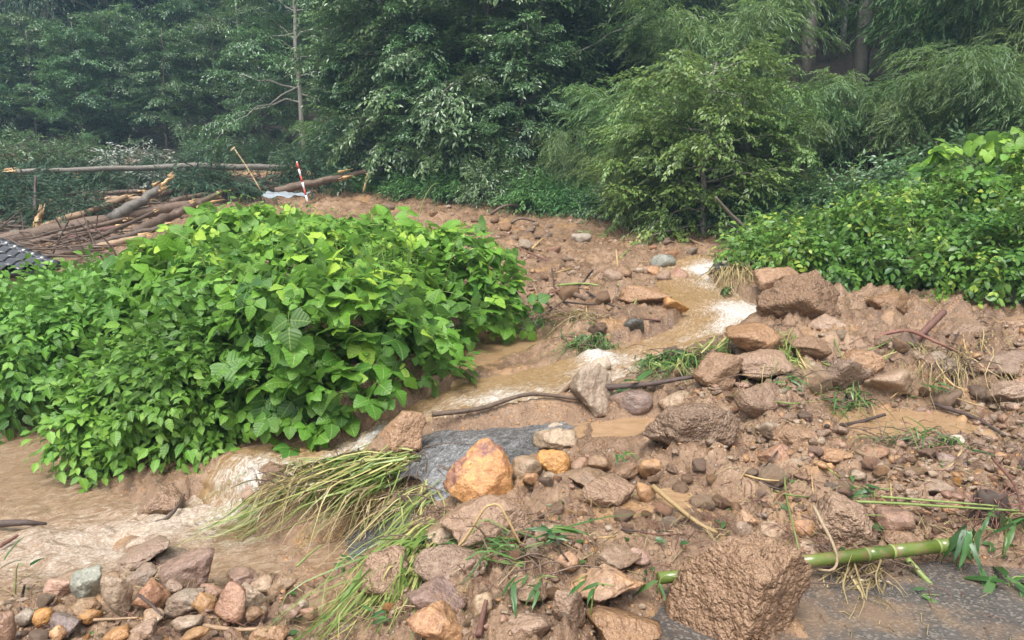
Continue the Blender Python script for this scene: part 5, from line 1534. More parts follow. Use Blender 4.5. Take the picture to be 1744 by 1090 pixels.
def shrub_thing(name, label, ELL, n, leaf, r, cap, base, mat, inner=0.4, tmpl=None, wid=1.0, cat='shrub', tonebase=0.2, amp=0.34):
    """n sprays over the shell; the leaves showing largest are parts of their own"""
    P, N = shell_points(ELL, n, r, inner, amp)
    e = empty(name, base); tag(e, label, cat)
    base = np.array(base, float)
    SPx = [spray(700 + i, 9, 0.30 * leaf / 0.08, leaf, 0.30, 0.7, 1.0) for i in range(4)]
    up = nrm(0.35 * N + np.array([0, 0, 0.95]) + 0.38 * r.normal(size=(n, 3)))
    ex = nrm(N * np.array([1, 1, 0.5]) + 0.7 * r.normal(size=(n, 3)) - np.array([0, 0, 0.15]))
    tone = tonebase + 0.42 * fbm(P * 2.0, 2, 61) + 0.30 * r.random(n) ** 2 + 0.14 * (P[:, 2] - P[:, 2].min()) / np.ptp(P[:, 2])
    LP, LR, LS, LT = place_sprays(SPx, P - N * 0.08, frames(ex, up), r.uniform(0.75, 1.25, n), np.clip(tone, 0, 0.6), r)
    tV, tF = (tmpl or T_OVAL)
    tV = tV * np.array([1, wid, 1]); tU = np.column_stack([tV[:, 0], 0.5 + tV[:, 1] * 0.5])
    part = part_split(LP, LS, LR[:, :, 2] * np.sign((LR[:, :, 2] * nrm(np.array([0, 0, CAM_Z]) - LP)).sum(1))[:, None], cap)
    # keep only leaves near the outer face as separate parts
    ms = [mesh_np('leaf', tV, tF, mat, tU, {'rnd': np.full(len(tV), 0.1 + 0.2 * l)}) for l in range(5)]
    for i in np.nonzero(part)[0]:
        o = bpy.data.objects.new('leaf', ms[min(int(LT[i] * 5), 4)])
        COL.objects.link(o); o.parent = e
        M4 = Matrix(LR[i].tolist()).to_4x4(); M4.translation = Vector((LP[i] - base).tolist())
        o.matrix_local = M4 @ Matrix.Scale(float(LS[i]), 4)
    m = ~part
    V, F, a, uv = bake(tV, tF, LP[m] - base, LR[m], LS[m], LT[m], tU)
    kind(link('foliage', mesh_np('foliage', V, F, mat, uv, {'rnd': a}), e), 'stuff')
    st = Acc()
    for i in range(30):
        p = P[r.integers(len(P))]; c = np.array(ELL)[:, :2].mean(0)
        b = c + (p[:2] - c) * 0.6 + r.normal(size=2) * 0.12
        C = wander(r, (b[0], b[1], HB(b[None])[0] - 0.05), p, 8, 0.025)
        V, F = tube(C, np.linspace(0.009, 0.003, 8), 5, cap=False); st.add(V - base, F)
    link('stem', st.mesh('stem', STEM_GREEN, True), e)
    return e

def shoots(e, base, ELL, n, r, H, leaf, mat, z_only=True):
    """upright young shoots rising out of a thicket"""
    base = np.array(base, float); P, N = shell_points(ELL, n * 6, r)
    P = P[N[:, 2] > 0.35][:n]
    tV, tF = T_OVAL; tU = np.column_stack([tV[:, 0], 0.5 + tV[:, 1] * 0.5])
    for p in P:
        h = H * r.uniform(0.5, 1.2); d = np.array([0.35 * r.normal(), 0.35 * r.normal(), 1.0]) * h
        C = curve_pts(np.array([p - d * 0.3, p + d * 0.4, p + d * 0.85 + r.normal(size=3) * 0.05, p + d + np.array([0.15 * r.normal(), 0.15 * r.normal(), -0.03])]), 8)
        Vt, Ft = tube(C - base, np.linspace(0.004, 0.0015, 8), 5, cap=False)
        st_ = link('shoot', Acc().add(Vt, Ft).mesh('shoot', STEM_GREEN, True), e)
        m = 11; k = np.linspace(1, 6.9, m); k0 = k.astype(int); q = C[k0] + (C[np.minimum(k0 + 1, 7)] - C[k0]) * (k - k0)[:, None]
        a = np.arange(m) * 2.5 + r.uniform(0, 6)
        ex = np.stack([np.cos(a), np.sin(a), np.full(m, -0.1) + 0.3 * r.normal(size=m)], 1)
        V, F, aa, uv = bake(tV, tF, q - base, frames(ex, nrm(np.array([0, 0, 1.0]) + 0.3 * r.normal(size=(m, 3)))), leaf * np.linspace(1.15, 0.5, m), np.clip(0.6 + 0.4 * r.random(m), 0, 0.99), tU)
        link('shoot_leaves', mesh_np('shoot_leaves', V, F, mat, uv, {'rnd': aa}), st_)
rk = np.random.default_rng(77)
KE = [(-2.10, 7.4, 0.55, 1.42, 1.5, 0.78), (-0.92, 7.65, 0.50, 0.95, 1.0, 0.68), (-1.35, 5.75, 0.26, 0.82, 0.95, 0.78), (-2.75, 8.3, 0.68, 1.15, 1.2, 0.70), (-1.55, 8.3, 0.62, 0.95, 0.9, 0.70)]
kv = kudzu_thing('kudzu_vine', 'big mound of broad three-leaflet vine leaves left of the stream', KE, 3900, 0.115, rk, 300, (-1.8, 7.0, 0.2))
shoots(kv, (-1.8, 7.0, 0.2), KE, 60, rk, 0.26, 0.085, LEAF_SHRUB)
shrub_thing('leafy_shrub', 'leafy shrub with pointed leaves in front of the vine mound above the pool', [(-2.25, 5.72, 0.05, 0.80, 0.72, 0.66)], 900, 0.085, rk, 260, (-2.25, 5.72, -0.2), LEAF_SHRUB)
shrub_thing('leafy_shrub', 'wide leafy shrub at the left edge beside the muddy pool', [(-4.2, 7.3, 0.08, 1.5, 1.2, 0.72)], 1700, 0.085, rk, 260, (-4.2, 7.3, -0.3), LEAF_SHRUB)
shrub_thing('leafy_shrub', 'leafy shrub behind, between the tiled roof and the vine mound', [(-4.35, 8.4, 0.10, 1.35, 1.2, 0.74)], 1500, 0.085, rk, 160, (-4.35, 8.6, -0.1), LEAF_SHRUB)
shrub_thing('leafy_shrub', 'small bright shrub hanging over the water at the lower left of the thicket', [(-2.75, 5.35, -0.10, 0.48, 0.36, 0.42)], 330, 0.075, rk, 160, (-2.75, 5.35, -0.35), LEAF_SHRUB, tonebase=0.32)

RE1 = [(4.45, 9.6, 0.70, 1.5, 1.3, 0.72), (3.95, 10.5, 0.70, 0.8, 0.8, 0.50)]
RE2 = [(5.45, 9.4, 0.85, 1.4, 1.3, 1.02), (5.5, 8.3, 0.55, 1.2, 0.85, 0.80), (6.9, 9.0, 0.9, 1.3, 1.2, 1.1)]
t1 = shrub_thing('vine_thicket', 'sloping thicket of small bright leaves at the right, lower left half', RE1, 1700, 0.075, rk, 220, (4.4, 9.6, 0.5), LEAF_RIGHT, cat='thicket', amp=0.5)
t2 = shrub_thing('vine_thicket', 'taller thicket of yellow green leaves at the right edge', RE2, 2700, 0.075, rk, 220, (5.5, 9.0, 0.5), LEAF_RIGHT, cat='thicket', tonebase=0.24, amp=0.5)
kudzu_thing('kudzu_vine', 'broad-leaved vine topping the right thicket at the edge of the photo', [(6.3, 9.9, 1.75, 0.95, 0.7, 0.62)], 230, 0.15, rk, 120, (6.3, 9.9, 0.6), 0.2, 4)
shoots(t1, (4.4, 9.6, 0.5), RE1, 40, rk, 0.32, 0.075, LEAF_RIGHT)
shoots(t2, (5.5, 9.0, 0.5), RE2, 60, rk, 0.36, 0.08, LEAF_RIGHT)
# ================================================================== debris
def gpt(px, py, lift=0.0):
    P = ground_hit(px, py, lift).copy(); P[2] = max(P[2], HG(P[None, :2])[0] + 0.4 * lift)
    return P
def stick(name, pts, rad_px, mat, label, cat='stick', group=None, knots=0, sides=7, lift=0.015, wob=0.12, taper=0.6, n=14):
    """pts: (px, py[, lift above ground]) along the ground"""
    W = []
    for q in pts:
        P = gpt(q[0], q[1], (q[2] if len(q) > 2 else lift)); W.append(P)
    # lifted points keep their place in the view: raise, then slide along the sight line
    C = curve_pts(np.array(W), n)
    D = to_px(C.mean(0))[2]; r = rad_px * D / FPX
    V, F = tube(C - C[0], np.linspace(r, r * taper, n), sides, wob, int(pts[0][0]))
    o = link(name, Acc().add(V, F).mesh(name, mat, True), None, C[0])
    tag(o, label, cat, group)
    return o
def pole(name, a, b, rad, mat, label, cat, n=10, wob=0.1, taper=0.8, bend=0.0, group=None, sides=9, raw_end=True):
    """free-standing or lying piece given by two world points"""
    a, b = np.asarray(a, float), np.asarray(b, float)
    t = np.linspace(0, 1, n)[:, None]
    C = a * (1 - t) + b * t
    r_ = np.random.default_rng(int(abs(a[0] * 1000)))
    C[:, 2] += bend * np.sin(np.pi * t[:, 0]); C += r_.normal(size=C.shape) * rad * 0.12
    V, F = tube(C - a, np.linspace(rad, rad * taper, n), sides, wob, 3)
    o = link(name, Acc().add(V, F).mesh(name, mat, True), None, a)
    if raw_end:
        A = Acc(); d = nrm(b - a); 
        for k in range(7):
            q = C[-1] - a + r_.normal(size=3) * rad * 0.4
            V, F = tube([q - d * rad, q + d * rad * r_.uniform(0.6, 2.6)], [rad * 0.35, rad * 0.05], 5); A.add(V, F)
        link('broken_end', A.mesh('broken_end', WOOD_RAW), o)
    tag(o, label, cat, group)
    return o

# ---- log jam, far left
LOGS = 'logs of the log jam'
def log(pa, Ya, pb, Yb, rad, mat, label, bend=0.0, taper=0.75, raw=True, wob=0.14):
    return pole('log', at_y(*pa, Ya), at_y(*pb, Yb), rad, mat, label, 'log', 14, wob, taper, bend, LOGS, 10, raw)
log((495, 287), 25.0, (25, 293), 20.0, 0.11, BARK_GREY, 'long horizontal grey log at the back of the log jam', 0.1, 0.6)
log((-60, 428), 15.0, (352, 343), 19.0, 0.165, WOOD_BROWN, 'longest brown log running diagonally across the log jam', 0.05)
log((72, 388), 16.3, (216, 336), 18.0, 0.090, WOOD_BARE, 'pale stripped log leaning above the longest brown log')
log((190, 373), 17.0, (272, 322), 18.3, 0.130, BARK_GREY, 'grey log with a pale splintered tip in the log jam')
log((262, 327), 18.3, (290, 302), 18.6, 0.060, WOOD_RAW, 'raw yellow broken stub sticking up from the grey log', 0, 0.4)
log((-40, 412), 16.0, (110, 382), 17.0, 0.085, WOOD_BROWN, 'thin brown log behind the longest brown log at the left')
log((20, 422), 14.8, (215, 372), 16.5, 0.060, WOOD_BROWN, 'slender brown log below the longest brown log')
log((95, 331), 21.0, (242, 326), 21.5, 0.085, WOOD_BROWN, 'dark log with a pale scar below the horizontal grey log')
log((28, 346), 20.0, (88, 340), 20.5, 0.060, BARK_GREY, 'short grey log at the left below the fallen cedar boughs')
log((180, 340), 19.3, (250, 338), 19.6, 0.080, WOOD_BARE, 'short bare log right of the pale stripped log')
log((75, 438), 14.2, (288, 384), 15.5, 0.070, WOOD_BROWN, 'lower brown log touching the vine leaves')
log((150, 412), 15.0, (265, 360), 17.0, 0.050, WOOD_BROWN, 'thin brown log crossing under the longest log')
log((100, 408), 15.4, (205, 385), 16.0, 0.060, TWIG_RED, 'reddish brown log in the middle of the log jam')
log((300, 365), 16.8, (375, 330), 19.0, 0.085, WOOD_BROWN, 'brown log end rising behind the vine mound')
log((470, 326), 21.0, (585, 300), 22.0, 0.125, WOOD_BROWN, 'thick brown log lying behind the survey pole')
log((575, 303), 22.0, (676, 281), 22.8, 0.095, WOOD_BROWN, 'thinner broken log continuing towards the trees', 0, 0.35)
log((630, 290), 22.4, (620, 322), 22.2, 0.050, WOOD_RAW, 'splintered branch hanging from the broken log', 0, 0.5)
log((60, 440), 13.8, (180, 420), 14.6, 0.055, WOOD_BROWN, 'lowest brown log above the tiled roof')
rl = np.random.default_rng(8)
for k in range(34):
    px, py = rl.uniform(-20, 330), rl.uniform(345, 435)
    Y = 22 - (py - 330) * 0.075
    py = max(py, 330)
    L = rl.uniform(40, 120); a = rl.uniform(-0.55, 0.15)
    o = pole('branch', at_y(px, py, Y), at_y(px + L * math.cos(a), py + L * math.sin(a) * 0.7, Y + 1.0), rl.uniform(0.014, 0.035), [WOOD_BROWN, TWIG_RED, BARK_GREY][k % 3],
             f"thin {['brown', 'reddish', 'grey'][k % 3]} branch tangled in the log jam", 'branch', 9, 0.1, 0.4, rl.uniform(-0.15, 0.2), 'branches of the log jam', 6, False)
log((-80, 405), 16.6, (160, 352), 19.5, 0.11, BARK_GREY, 'grey log behind the thin brown log at the left edge')
log((100, 372), 18.0, (330, 318), 21.5, 0.10, WOOD_BROWN, 'brown log running up towards the silvery torn bush')
log((20, 398), 16.0, (140, 398), 16.4, 0.07, BARK_GREY, 'level grey log in the left of the log jam')
log((230, 395), 15.6, (330, 350), 17.6, 0.11, WOOD_BROWN, 'thick brown log half hidden behind the vine mound')
log((140, 428), 14.4, (250, 402), 15.0, 0.08, WOOD_BARE, 'pale log just above the vine leaves')
log((-40, 365), 19.0, (70, 352), 20.0, 0.09, WOOD_BROWN, 'brown log at the left edge below the cedar boughs')
log((290, 342), 19.8, (420, 318), 22.0, 0.07, WOOD_BROWN, 'thin brown log pointing at the leaning pole')
log((340, 330), 21.5, (480, 308), 24.0, 0.09, BARK_GREY, 'grey log under the leaning pole')
log((380, 305), 25.0, (520, 300), 25.5, 0.08, WOOD_BROWN, 'brown log left of the torn stump')
A = Acc()
for k in range(620):
    px, py = rl.uniform(-60, 480), rl.uniform(0, 1)
    lo = 435 - max(0, px - 150) * 0.42; hi = 305
    py = hi + (max(lo, 325) - hi) * py
    Y = 24 - (py - 305) * 0.082
    p = at_y(px, py, Y); p[2] = max(p[2], HB(p[None, :2])[0]) + rl.uniform(0, 0.12)
    d = nrm(np.array([1.0, 0.5 * rl.normal(), 0.22 * rl.normal()])) * rl.uniform(0.15, 0.8) * (1 if rl.random() < 0.7 else -1)
    if rl.random() < 0.15: d = np.array([0.2 * rl.normal(), 0.1 * rl.normal(), 0.45])
    V, F = tube(curve_pts(np.array([p - d, p + rl.normal(size=3) * 0.05, p + d]), 5), np.linspace(1, 0.4, 5) * rl.uniform(0.008, 0.03), 5, cap=False); A.add(V, F)
bw = link('brushwood', A.mesh('brushwood', WOOD_BROWN, True)); kind(bw, 'stuff'); bw['label'] = 'tangle of broken brushwood and roots filling the log jam'; bw['category'] = 'brushwood'
# stump torn out at the end of the horizontal log, upright snags
pole('stump', at_y(500, 312, 26.2), at_y(500, 284, 26.2), 0.13, WOOD_BARE, 'torn stump at the right end of the horizontal grey log', 'stump', 8, 0.3, 0.8)
pole('snag', at_y(62, 395, 16.6), at_y(68, 362, 16.7), 0.10, WOOD_RAW, 'split yellow stump standing in the log jam', 'stump', 8, 0.35, 0.5)
pole('snag', at_y(60, 385, 16.9), at_y(60, 300, 17.3), 0.05, TWIG_DARK, 'dark upright snag at the left of the log jam', 'snag', 10, 0.2, 0.4, raw_end=False)

# fallen cedar boughs and a silvery bush
def bough(px, py, Y, rad, hgt, n, mat, lab, name='fallen_bough', SP=None, tm=None, seed=0, cat='bough'):
    st_, fo_ = make_shrub(seed, rad, hgt, n, SP or SP_CEDAR, tm or T_NEEDLE, mat)
    P = at_y(px, py, Y)
    e = empty(name, P); link('stem', st_, e); link('foliage', fo_, e)
    tag(e, lab, cat)
LEAF_SILVER = leaf_mat('silver_leaf_back', (0.20, 0.24, 0.20), (0.42, 0.46, 0.42), 0.2, 0.4, 0.4)
for k, (px, py, Y, rd, hg, n, lab) in enumerate([
    (60, 325, 22.5, 1.0, 0.6, 230, 'fallen cedar bough at the left above the log jam'),
    (140, 328, 22.0, 1.1, 0.55, 230, 'fallen cedar bough on the horizontal logs'),
    (215, 322, 22.8, 0.9, 0.5, 200, 'fallen cedar bough right of the upright snag'),
    (30, 350, 19.0, 0.8, 0.6, 170, 'fallen cedar bough at the left edge of the log jam'),
    (330, 325, 21.5, 0.6, 0.4, 130, 'torn cedar bough on the mud behind the vine mound'),
    (390, 325, 22.0, 0.8, 0.4, 150, 'torn cedar bough left of the leaning pole'),
    (120, 372, 17.6, 0.7, 0.4, 130, 'dark cedar bough under the pale stripped log'),
    (300, 300, 25.0, 1.0, 0.6, 180, 'fallen cedar bough behind the horizontal grey log'),
    (525, 310, 23.0, 0.5, 0.9, 130, 'green cedar bough draped over the thick log'),
]):
    bough(px, py, Y, rd, hg, n, LEAF_CEDAR, lab, seed=210 + k)
bough(232, 285, 26.5, 1.1, 0.8, 170, LEAF_SILVER, 'silvery leaved bush behind the horizontal grey log', 'silver_leaf_bush', SP_SHRUB, T_DIA, 230, 'bush')
bough(268, 318, 22.8, 0.8, 0.5, 90, LEAF_SILVER, 'silvery torn bush below the horizontal grey log', 'silver_leaf_bush', SP_SHRUB, T_DIA, 231, 'bush')

# ---- survey pole, red and white bands
def plain(name, col, rough=0.4, spec=0.5):
    t = NT(name); v = t.coords()
    c = t.mix(t.math('MULTIPLY', t.step(t.noise(v, 6.0, 4, 0.7), 0.5, 0.75), 0.4), col, tuple(0.55 * x for x in col))
    return t.done(t.bsdf(c, rough, spec, t.bump(t.noise(v, 40.0, 3), 0.15, 0.004)).outputs[0])
WHITE, RED, DARKM = plain('white_paint', (0.74, 0.72, 0.70)), plain('red_paint', (0.42, 0.045, 0.030)), plain('dark_tile', (0.035, 0.037, 0.042), 0.22, 0.6)
A0, A1 = at_y(524, 344, 15.5), at_y(506, 277, 15.6)
e = empty('survey_pole', A0)
nb = 6
for k in range(nb):
    a = (A1 - A0) * (k / nb); b = (A1 - A0) * ((k + 1) / nb)
    V, F = tube([a, b], [0.019, 0.019], 10)
    link('white_band' if k % 2 == 0 else 'red_band', Acc().add(V, F).mesh('band', WHITE if k % 2 == 0 else RED, True), e)
V, F = tube([(A1 - A0), (A1 - A0) * 1.03], [0.02, 0.009], 10)
link('tip', Acc().add(V, F).mesh('tip', WHITE, True), e)
tag(e, 'red and white banded survey pole leaning in front of the thick log', 'survey pole')
# leaning pale bamboo pole
P0, P1 = at_y(444, 324, 20.5), at_y(399, 253, 20.5)
e = empty('bamboo_pole', P0)
C = curve_pts(np.array([P0 - P0, (P1 - P0) * 0.5 + [0.02, 0, 0], P1 - P0]), 10)
V, F = tube(C, np.linspace(0.019, 0.013, 10), 8); link('culm', Acc().add(V, F).mesh('culm', ROOT_PALE, True), e)
for k in range(1, 6):
    c = C[int(k * 1.6)]; d = nrm(P1 - P0)
    V, F = tube([c - d * 0.012, c + d * 0.012], [0.027, 0.027], 8); link('node', Acc().add(V, F).mesh('node', STRAW, True), e)
V, F = tube([C[-1] - [0.10, 0, 0.06], C[-1] + [0.02, 0, 0.03]], [0.02, 0.03], 6); link('torn_tip', Acc().add(V, F).mesh('torn_tip', ROOT_PALE), e)
tag(e, 'pale bamboo pole leaning to the left behind the vine mound', 'bamboo pole')
# crumpled pale sheet beside the survey pole
gx, gy = np.meshgrid(np.linspace(0, 1, 26), np.linspace(0, 1, 14))
Q = np.stack([gx.ravel(), gy.ravel()], 1)
a_ = at_y(445, 334, 16.5); b_ = at_y(520, 336, 16.0)
zz_ = 0.07 * fbm(Q * 5, 3, 19) + 0.0 * np.sin(Q[:, 0] * 40) + 0.10 * Q[:, 1]
V = a_ + np.outer(Q[:, 0], b_ - a_) + np.outer(Q[:, 1], [0, 0.45, 0]) + np.outer(zz_, [0, 0, 1])
ii = (np.arange(13)[:, None] * 26 + np.arange(25)[None]).ravel()
sh = link('plastic_sheet', mesh_np('plastic_sheet', V - a_, np.stack([ii, ii + 1, ii + 27, ii + 26], 1), plain('pale_sheet', (0.20, 0.225, 0.24), 0.3), None, None, True), None, a_)
tag(sh, 'crumpled pale sheet lying behind the vine mound at the survey pole', 'sheet')

# ---- tiled roof of a low house, left edge
O = at_y(92, 460, 9.9)                       # lower right corner of the slope
up_ = at_y(-40, 404, 11.3) - O               # along the verge, up to the left
ln_ = np.array([-2.9, -0.75, -0.05])         # along the eave
house = empty('tile_roofed_house', (O[0] - 1.5, O[1], -1.0))
hb_ = np.array(house.location)
nU, nL = 9, 13
nrm_ = nrm(np.cross(ln_, up_)); nrm_ = nrm_ if nrm_[2] > 0 else -nrm_
roofV = np.array([O, O + ln_, O + ln_ + up_, O + up_]); roofV2 = roofV - nrm_ * 0.08
A = Acc().add(np.vstack([roofV - nrm_ * 0.012, roofV2]) - hb_, np.array([[0, 1, 2, 3], [7, 6, 5, 4], [0, 4, 5, 1], [1, 5, 6, 2], [2, 6, 7, 3], [3, 7, 4, 0]]))
roof = link('roof', A.mesh('roof', DARKM), house)
ul, ll = np.linalg.norm(up_) / nU, np.linalg.norm(ln_) / nL
ud, ld = nrm(up_), nrm(ln_)
tx = np.linspace(0, 1, 9); prof = 0.035 * np.sin(tx * 2 * np.pi + 0.3) + 0.035
TV = np.vstack([np.column_stack([tx * ll * 1.06, np.zeros(9), prof + 0.035]), np.column_stack([tx * ll * 1.06, np.full(9, ul * 1.12), prof]),
                np.column_stack([tx * ll * 1.06, np.zeros(9), prof + 0.012])])
TF = [(i, i + 1, i + 10, i + 9) for i in range(8)] + [(i + 18, i + 19, i + 1, i) for i in range(8)]
Rt = np.stack([ld, ud, nrm_], 1)
tile_me = mesh_np('tile', TV @ Rt.T, np.array(TF), DARKM)
for i in range(nU):
    for j in range(nL):
        t_o = bpy.data.objects.new('tile', tile_me); COL.objects.link(t_o); t_o.parent = roof
        t_o.location = Vector((O - hb_ + ud * ul * i + ld * ll * j + nrm_ * 0.004).tolist())
for i in range(nU):      # verge tiles, pale with reflected sky
    a = O - hb_ + ud * ul * i - ld * 0.03; V, F = tube([a + nrm_ * 0.06, a + ud * ul * 1.05 + nrm_ * 0.05], [0.075, 0.065], 9)
    link('verge_tile', Acc().add(V, F).mesh('verge_tile', DARKM, True), roof)
wl = np.array([O - ld * -0.1 - nrm_ * 0.1, O + ln_ - nrm_ * 0.1]); wl[:, 2] -= 0.02
wl = wl + np.array([0, 0.35, 0.0])
WV = np.vstack([wl, wl + [0, 0, -1.6], wl + [0, 0.12, 0], wl + [0, 0.12, -1.6]]) - hb_
link('wall', Acc().add(WV, np.array([[0, 1, 3, 2], [4, 5, 7, 6], [0, 4, 6, 2], [1, 5, 7, 3]])).mesh('wall', plain('plaster', (0.42, 0.38, 0.32))), house)
tag(house, 'low house with a black tiled roof at the left edge below the log jam', 'house')

# ---- green bamboo pole across the lower right
GREEN_CULM = None
t = NT('green_culm'); v = t.coords()
c = t.ramp(t.noise(v, 7.0, 4, 0.6), [(0.3, (0.055, 0.088, 0.014)), (0.7, (0.13, 0.17, 0.032))])
c = t.mix(t.math('MULTIPLY', t.step(t.noise(v, 14.0, 5, 0.7), 0.46, 0.62), 0.75), c, (0.17, 0.105, 0.06))
GREEN_CULM = t.done(t.bsdf(c, 0.25, 0.5).outputs[0])
B0, B1 = gpt(1120, 992, 0.02), gpt(1652, 938, 0.05)
B0[2] = 0.09; B1[2] = 0.075
B0 = at_z(1120, 985, 0.09); B1 = at_z(1652, 924, 0.085)
e = empty('green_bamboo_pole', B0)
def culm_seg(a, b, r0, r1):
    p = B1 - B0
    V, F = tube([p * a, p * (a + 0.3 * (b - a)), p * b], [r0 * 1.03, r0, r1], 14)
    return link('culm', Acc().add(V, F).mesh('culm', GREEN_CULM, True), e)
cuts = [0.0, 0.20, 0.42, 0.645, 0.73, 0.885, 1.0]
for i in range(6):
    r0 = 0.024 + 0.007 * cuts[i]; r1 = 0.024 + 0.007 * cuts[i + 1]
    culm_seg(cuts[i] + 0.003, cuts[i + 1] - 0.003, r0, r1)
    p = B1 - B0; d = nrm(p) * 0.008
    V, F = tube([p * cuts[i + 1] - d, p * cuts[i + 1], p * cuts[i + 1] + d], [r1 * 0.98, r1 * 1.10, r1 * 0.97], 14)
    link('node', Acc().add(V, F).mesh('node', STEM_GREEN if i < 5 else ROOT_PALE, True), e)
tag(e, 'thick green bamboo pole lying across the debris at the lower right', 'bamboo pole')

# ---- hanging roots, sticks and stalks
def root3(name, W, rad, mat, label, cat='root', group=None, taper=0.5, n=22):
    C = curve_pts(np.array(W), n)
    V, F = tube(C - C[0], np.linspace(rad, rad * taper, n), 7, 0.15, 5)
    o = link(name, Acc().add(V, F).mesh(name, mat, True), None, C[0]); tag(o, label, cat, group); return o
Yb = 3.32
root3('bent_root', [at_y(1386, 862, 3.12), at_y(1400, 890, 3.05), at_y(1418, 925, 2.99), at_y(1426, 955, 2.96), at_y(1413, 972, 2.95), at_y(1370, 962, 2.98), at_y(1310, 938, 3.0), at_y(1284, 926, 3.05)], 0.008, ROOT_PALE, 'pale hook-shaped root bent over the green bamboo pole')
for k, (px, L, lab) in enumerate([(1494, 40, 'pale rootlet hanging from the middle of the bamboo pole'), (1452, 70, 'long pale rootlets hanging below the bamboo pole'), (1520, 35, 'short rootlet curling off the bamboo pole')]):
    p0 = at_y(px, 950 - (px - 1450) * 0.11, 3.28)
    q = [p0, p0 + [0.01, -0.04, -0.03], p0 + [0.02, -0.07, -0.07], p0 + [0.04 * (k + 1) / 2, -0.14, -0.10]]
    root3('rootlet', q, 0.006, ROOT_PALE, lab)
root3('bent_stalk', [at_y(742, 968, 3.05), at_y(790, 920, 3.02), at_y(822, 870, 3.0), at_y(836, 860, 3.0), at_y(850, 861, 2.99), at_y(862, 880, 2.98), at_y(878, 910, 2.98), at_y(892, 938, 3.0), at_y(908, 965, 3.04)], 0.006, STRAW, 'straw coloured stalk bent like an arch over the long muddy boulder', 'stalk', None, 0.8, 34)
stick('bamboo_stick', [(1112, 828, 0.06), (1150, 860, 0.04), (1188, 890, 0.04), (1222, 908, 0.03)], 5, STRAW, 'straw coloured jointed bamboo stick beside the small ochre puddle', 'stick')
stick('long_stick', [(1458, 768, 0.03), (1520, 796, 0.03), (1600, 824, 0.03)], 4.2, WOOD_BARE, 'long brown stick lying on stones at the right')
stick('red_stick', [(1555, 805, 0.02), (1580, 785, 0.02), (1600, 772, 0.03)], 5, TWIG_RED, 'short dark red stick crossing above the long brown stick')
stick('branch', [(1408, 726, 0.02), (1450, 722, 0.03), (1508, 706, 0.08)], 4.5, TWIG_DARK, 'dark branch lying across the wide puddle')
stick('branch', [(1590, 688, 0.02), (1660, 712, 0.02), (1712, 742, 0.02)], 4, TWIG_DARK, 'dark twig right of the wide puddle')
root3('leaning_stick', [gpt(1548, 590), at_y(1575, 563, gpt(1548, 590)[1] + 0.05), at_y(1608, 531, gpt(1548, 590)[1] + 0.15)], 0.030, TWIG_RED, 'thick dark stick leaning up out of the mud at the right', 'stick', None, 0.9)
g = gpt(1490, 580)
root3('arched_branch', [g, at_y(1510, 568, g[1]), at_y(1550, 564, g[1] - 0.1), at_y(1600, 585, g[1] - 0.4), gpt(1640, 606)], 0.018, TWIG_RED, 'arched reddish branch below the leaning stick', 'branch')
g = gpt(1310, 438)
root3('dead_sapling', [g, at_y(1275, 395, g[1] - 0.1), at_y(1240, 360, g[1] - 0.15), at_y(1218, 335, g[1] - 0.2)], 0.035, BARK, 'dead brown sapling leaning left at the edge of the right thicket', 'sapling', None, 0.5)
g = gpt(1325, 435)
root3('dead_sapling', [g, at_y(1318, 412, g[1]), at_y(1312, 398, g[1])], 0.025, BARK, 'short dead stem beside the leaning sapling', 'sapling')
g = gpt(1562, 505)
root3('broken_stem', [g, at_y(1557, 470, g[1] - 0.1), at_y(1552, 438, g[1] - 0.1)], 0.035, WOOD_BROWN, 'broken brown stem standing in front of the right thicket', 'stem', None, 1.1)
stick('fallen_branch', [(1160, 400, 0.02), (1180, 410, 0.05), (1200, 418, 0.02)], 2.5, WOOD_BARE, 'thin pale branch on the mud left of the vine-clad tree')
stick('branch', [(985, 490, 0.02), (1000, 472, 0.12), (1010, 460, 0.22)], 2.5, TWIG_DARK, 'black forked twig standing on the mud left of the stream')
stick('branch', [(950, 486, 0.04), (990, 487, 0.04), (1020, 486, 0.04)], 2.2, STEM_GREEN, 'thin green cane behind the black forked twig')
stick('branch', [(965, 498, 0.03), (985, 504, 0.05), (1010, 514, 0.03)], 6, WOOD_BROWN, 'brown branch lying below the black forked twig')
stick('branch', [(1000, 497, 0.04), (1030, 515, 0.05), (1056, 530, 0.02)], 2.4, TWIG_DARK, 'thin dark branch trailing right of the brown branch')
stick('branch', [(900, 505, 0.04), (930, 515, 0.04), (950, 530, 0.02)], 4, WOOD_BROWN, 'brown branch beside the vine leaves')
stick('root', [(835, 365, 0.05), (862, 350, 0.25), (900, 352, 0.1)], 3, WOOD_BROWN, 'arched root on the far mudflow', 'root')
stick('root', [(870, 384, 0.05), (888, 372, 0.2), (915, 378, 0.1)], 3, WOOD_BROWN, 'forked root on the far mudflow below the shrubs', 'root')
stick('stick', [(905, 425, 0.03), (925, 405, 0.1)], 2.2, STRAW, 'straw stick on the mud above the vine thicket')
stick('driftwood', [(736, 706, 0.12), (820, 702, 0.13), (900, 693, 0.13), (985, 690, 0.12)], 4.6, WOOD_BROWN, 'driftwood stem damming the stream above the asphalt patch', 'driftwood')
stick('driftwood', [(1030, 660, 0.12), (1090, 656, 0.12), (1180, 642, 0.10)], 6, TWIG_DARK, 'dark driftwood stem right of the upright tan block', 'driftwood')
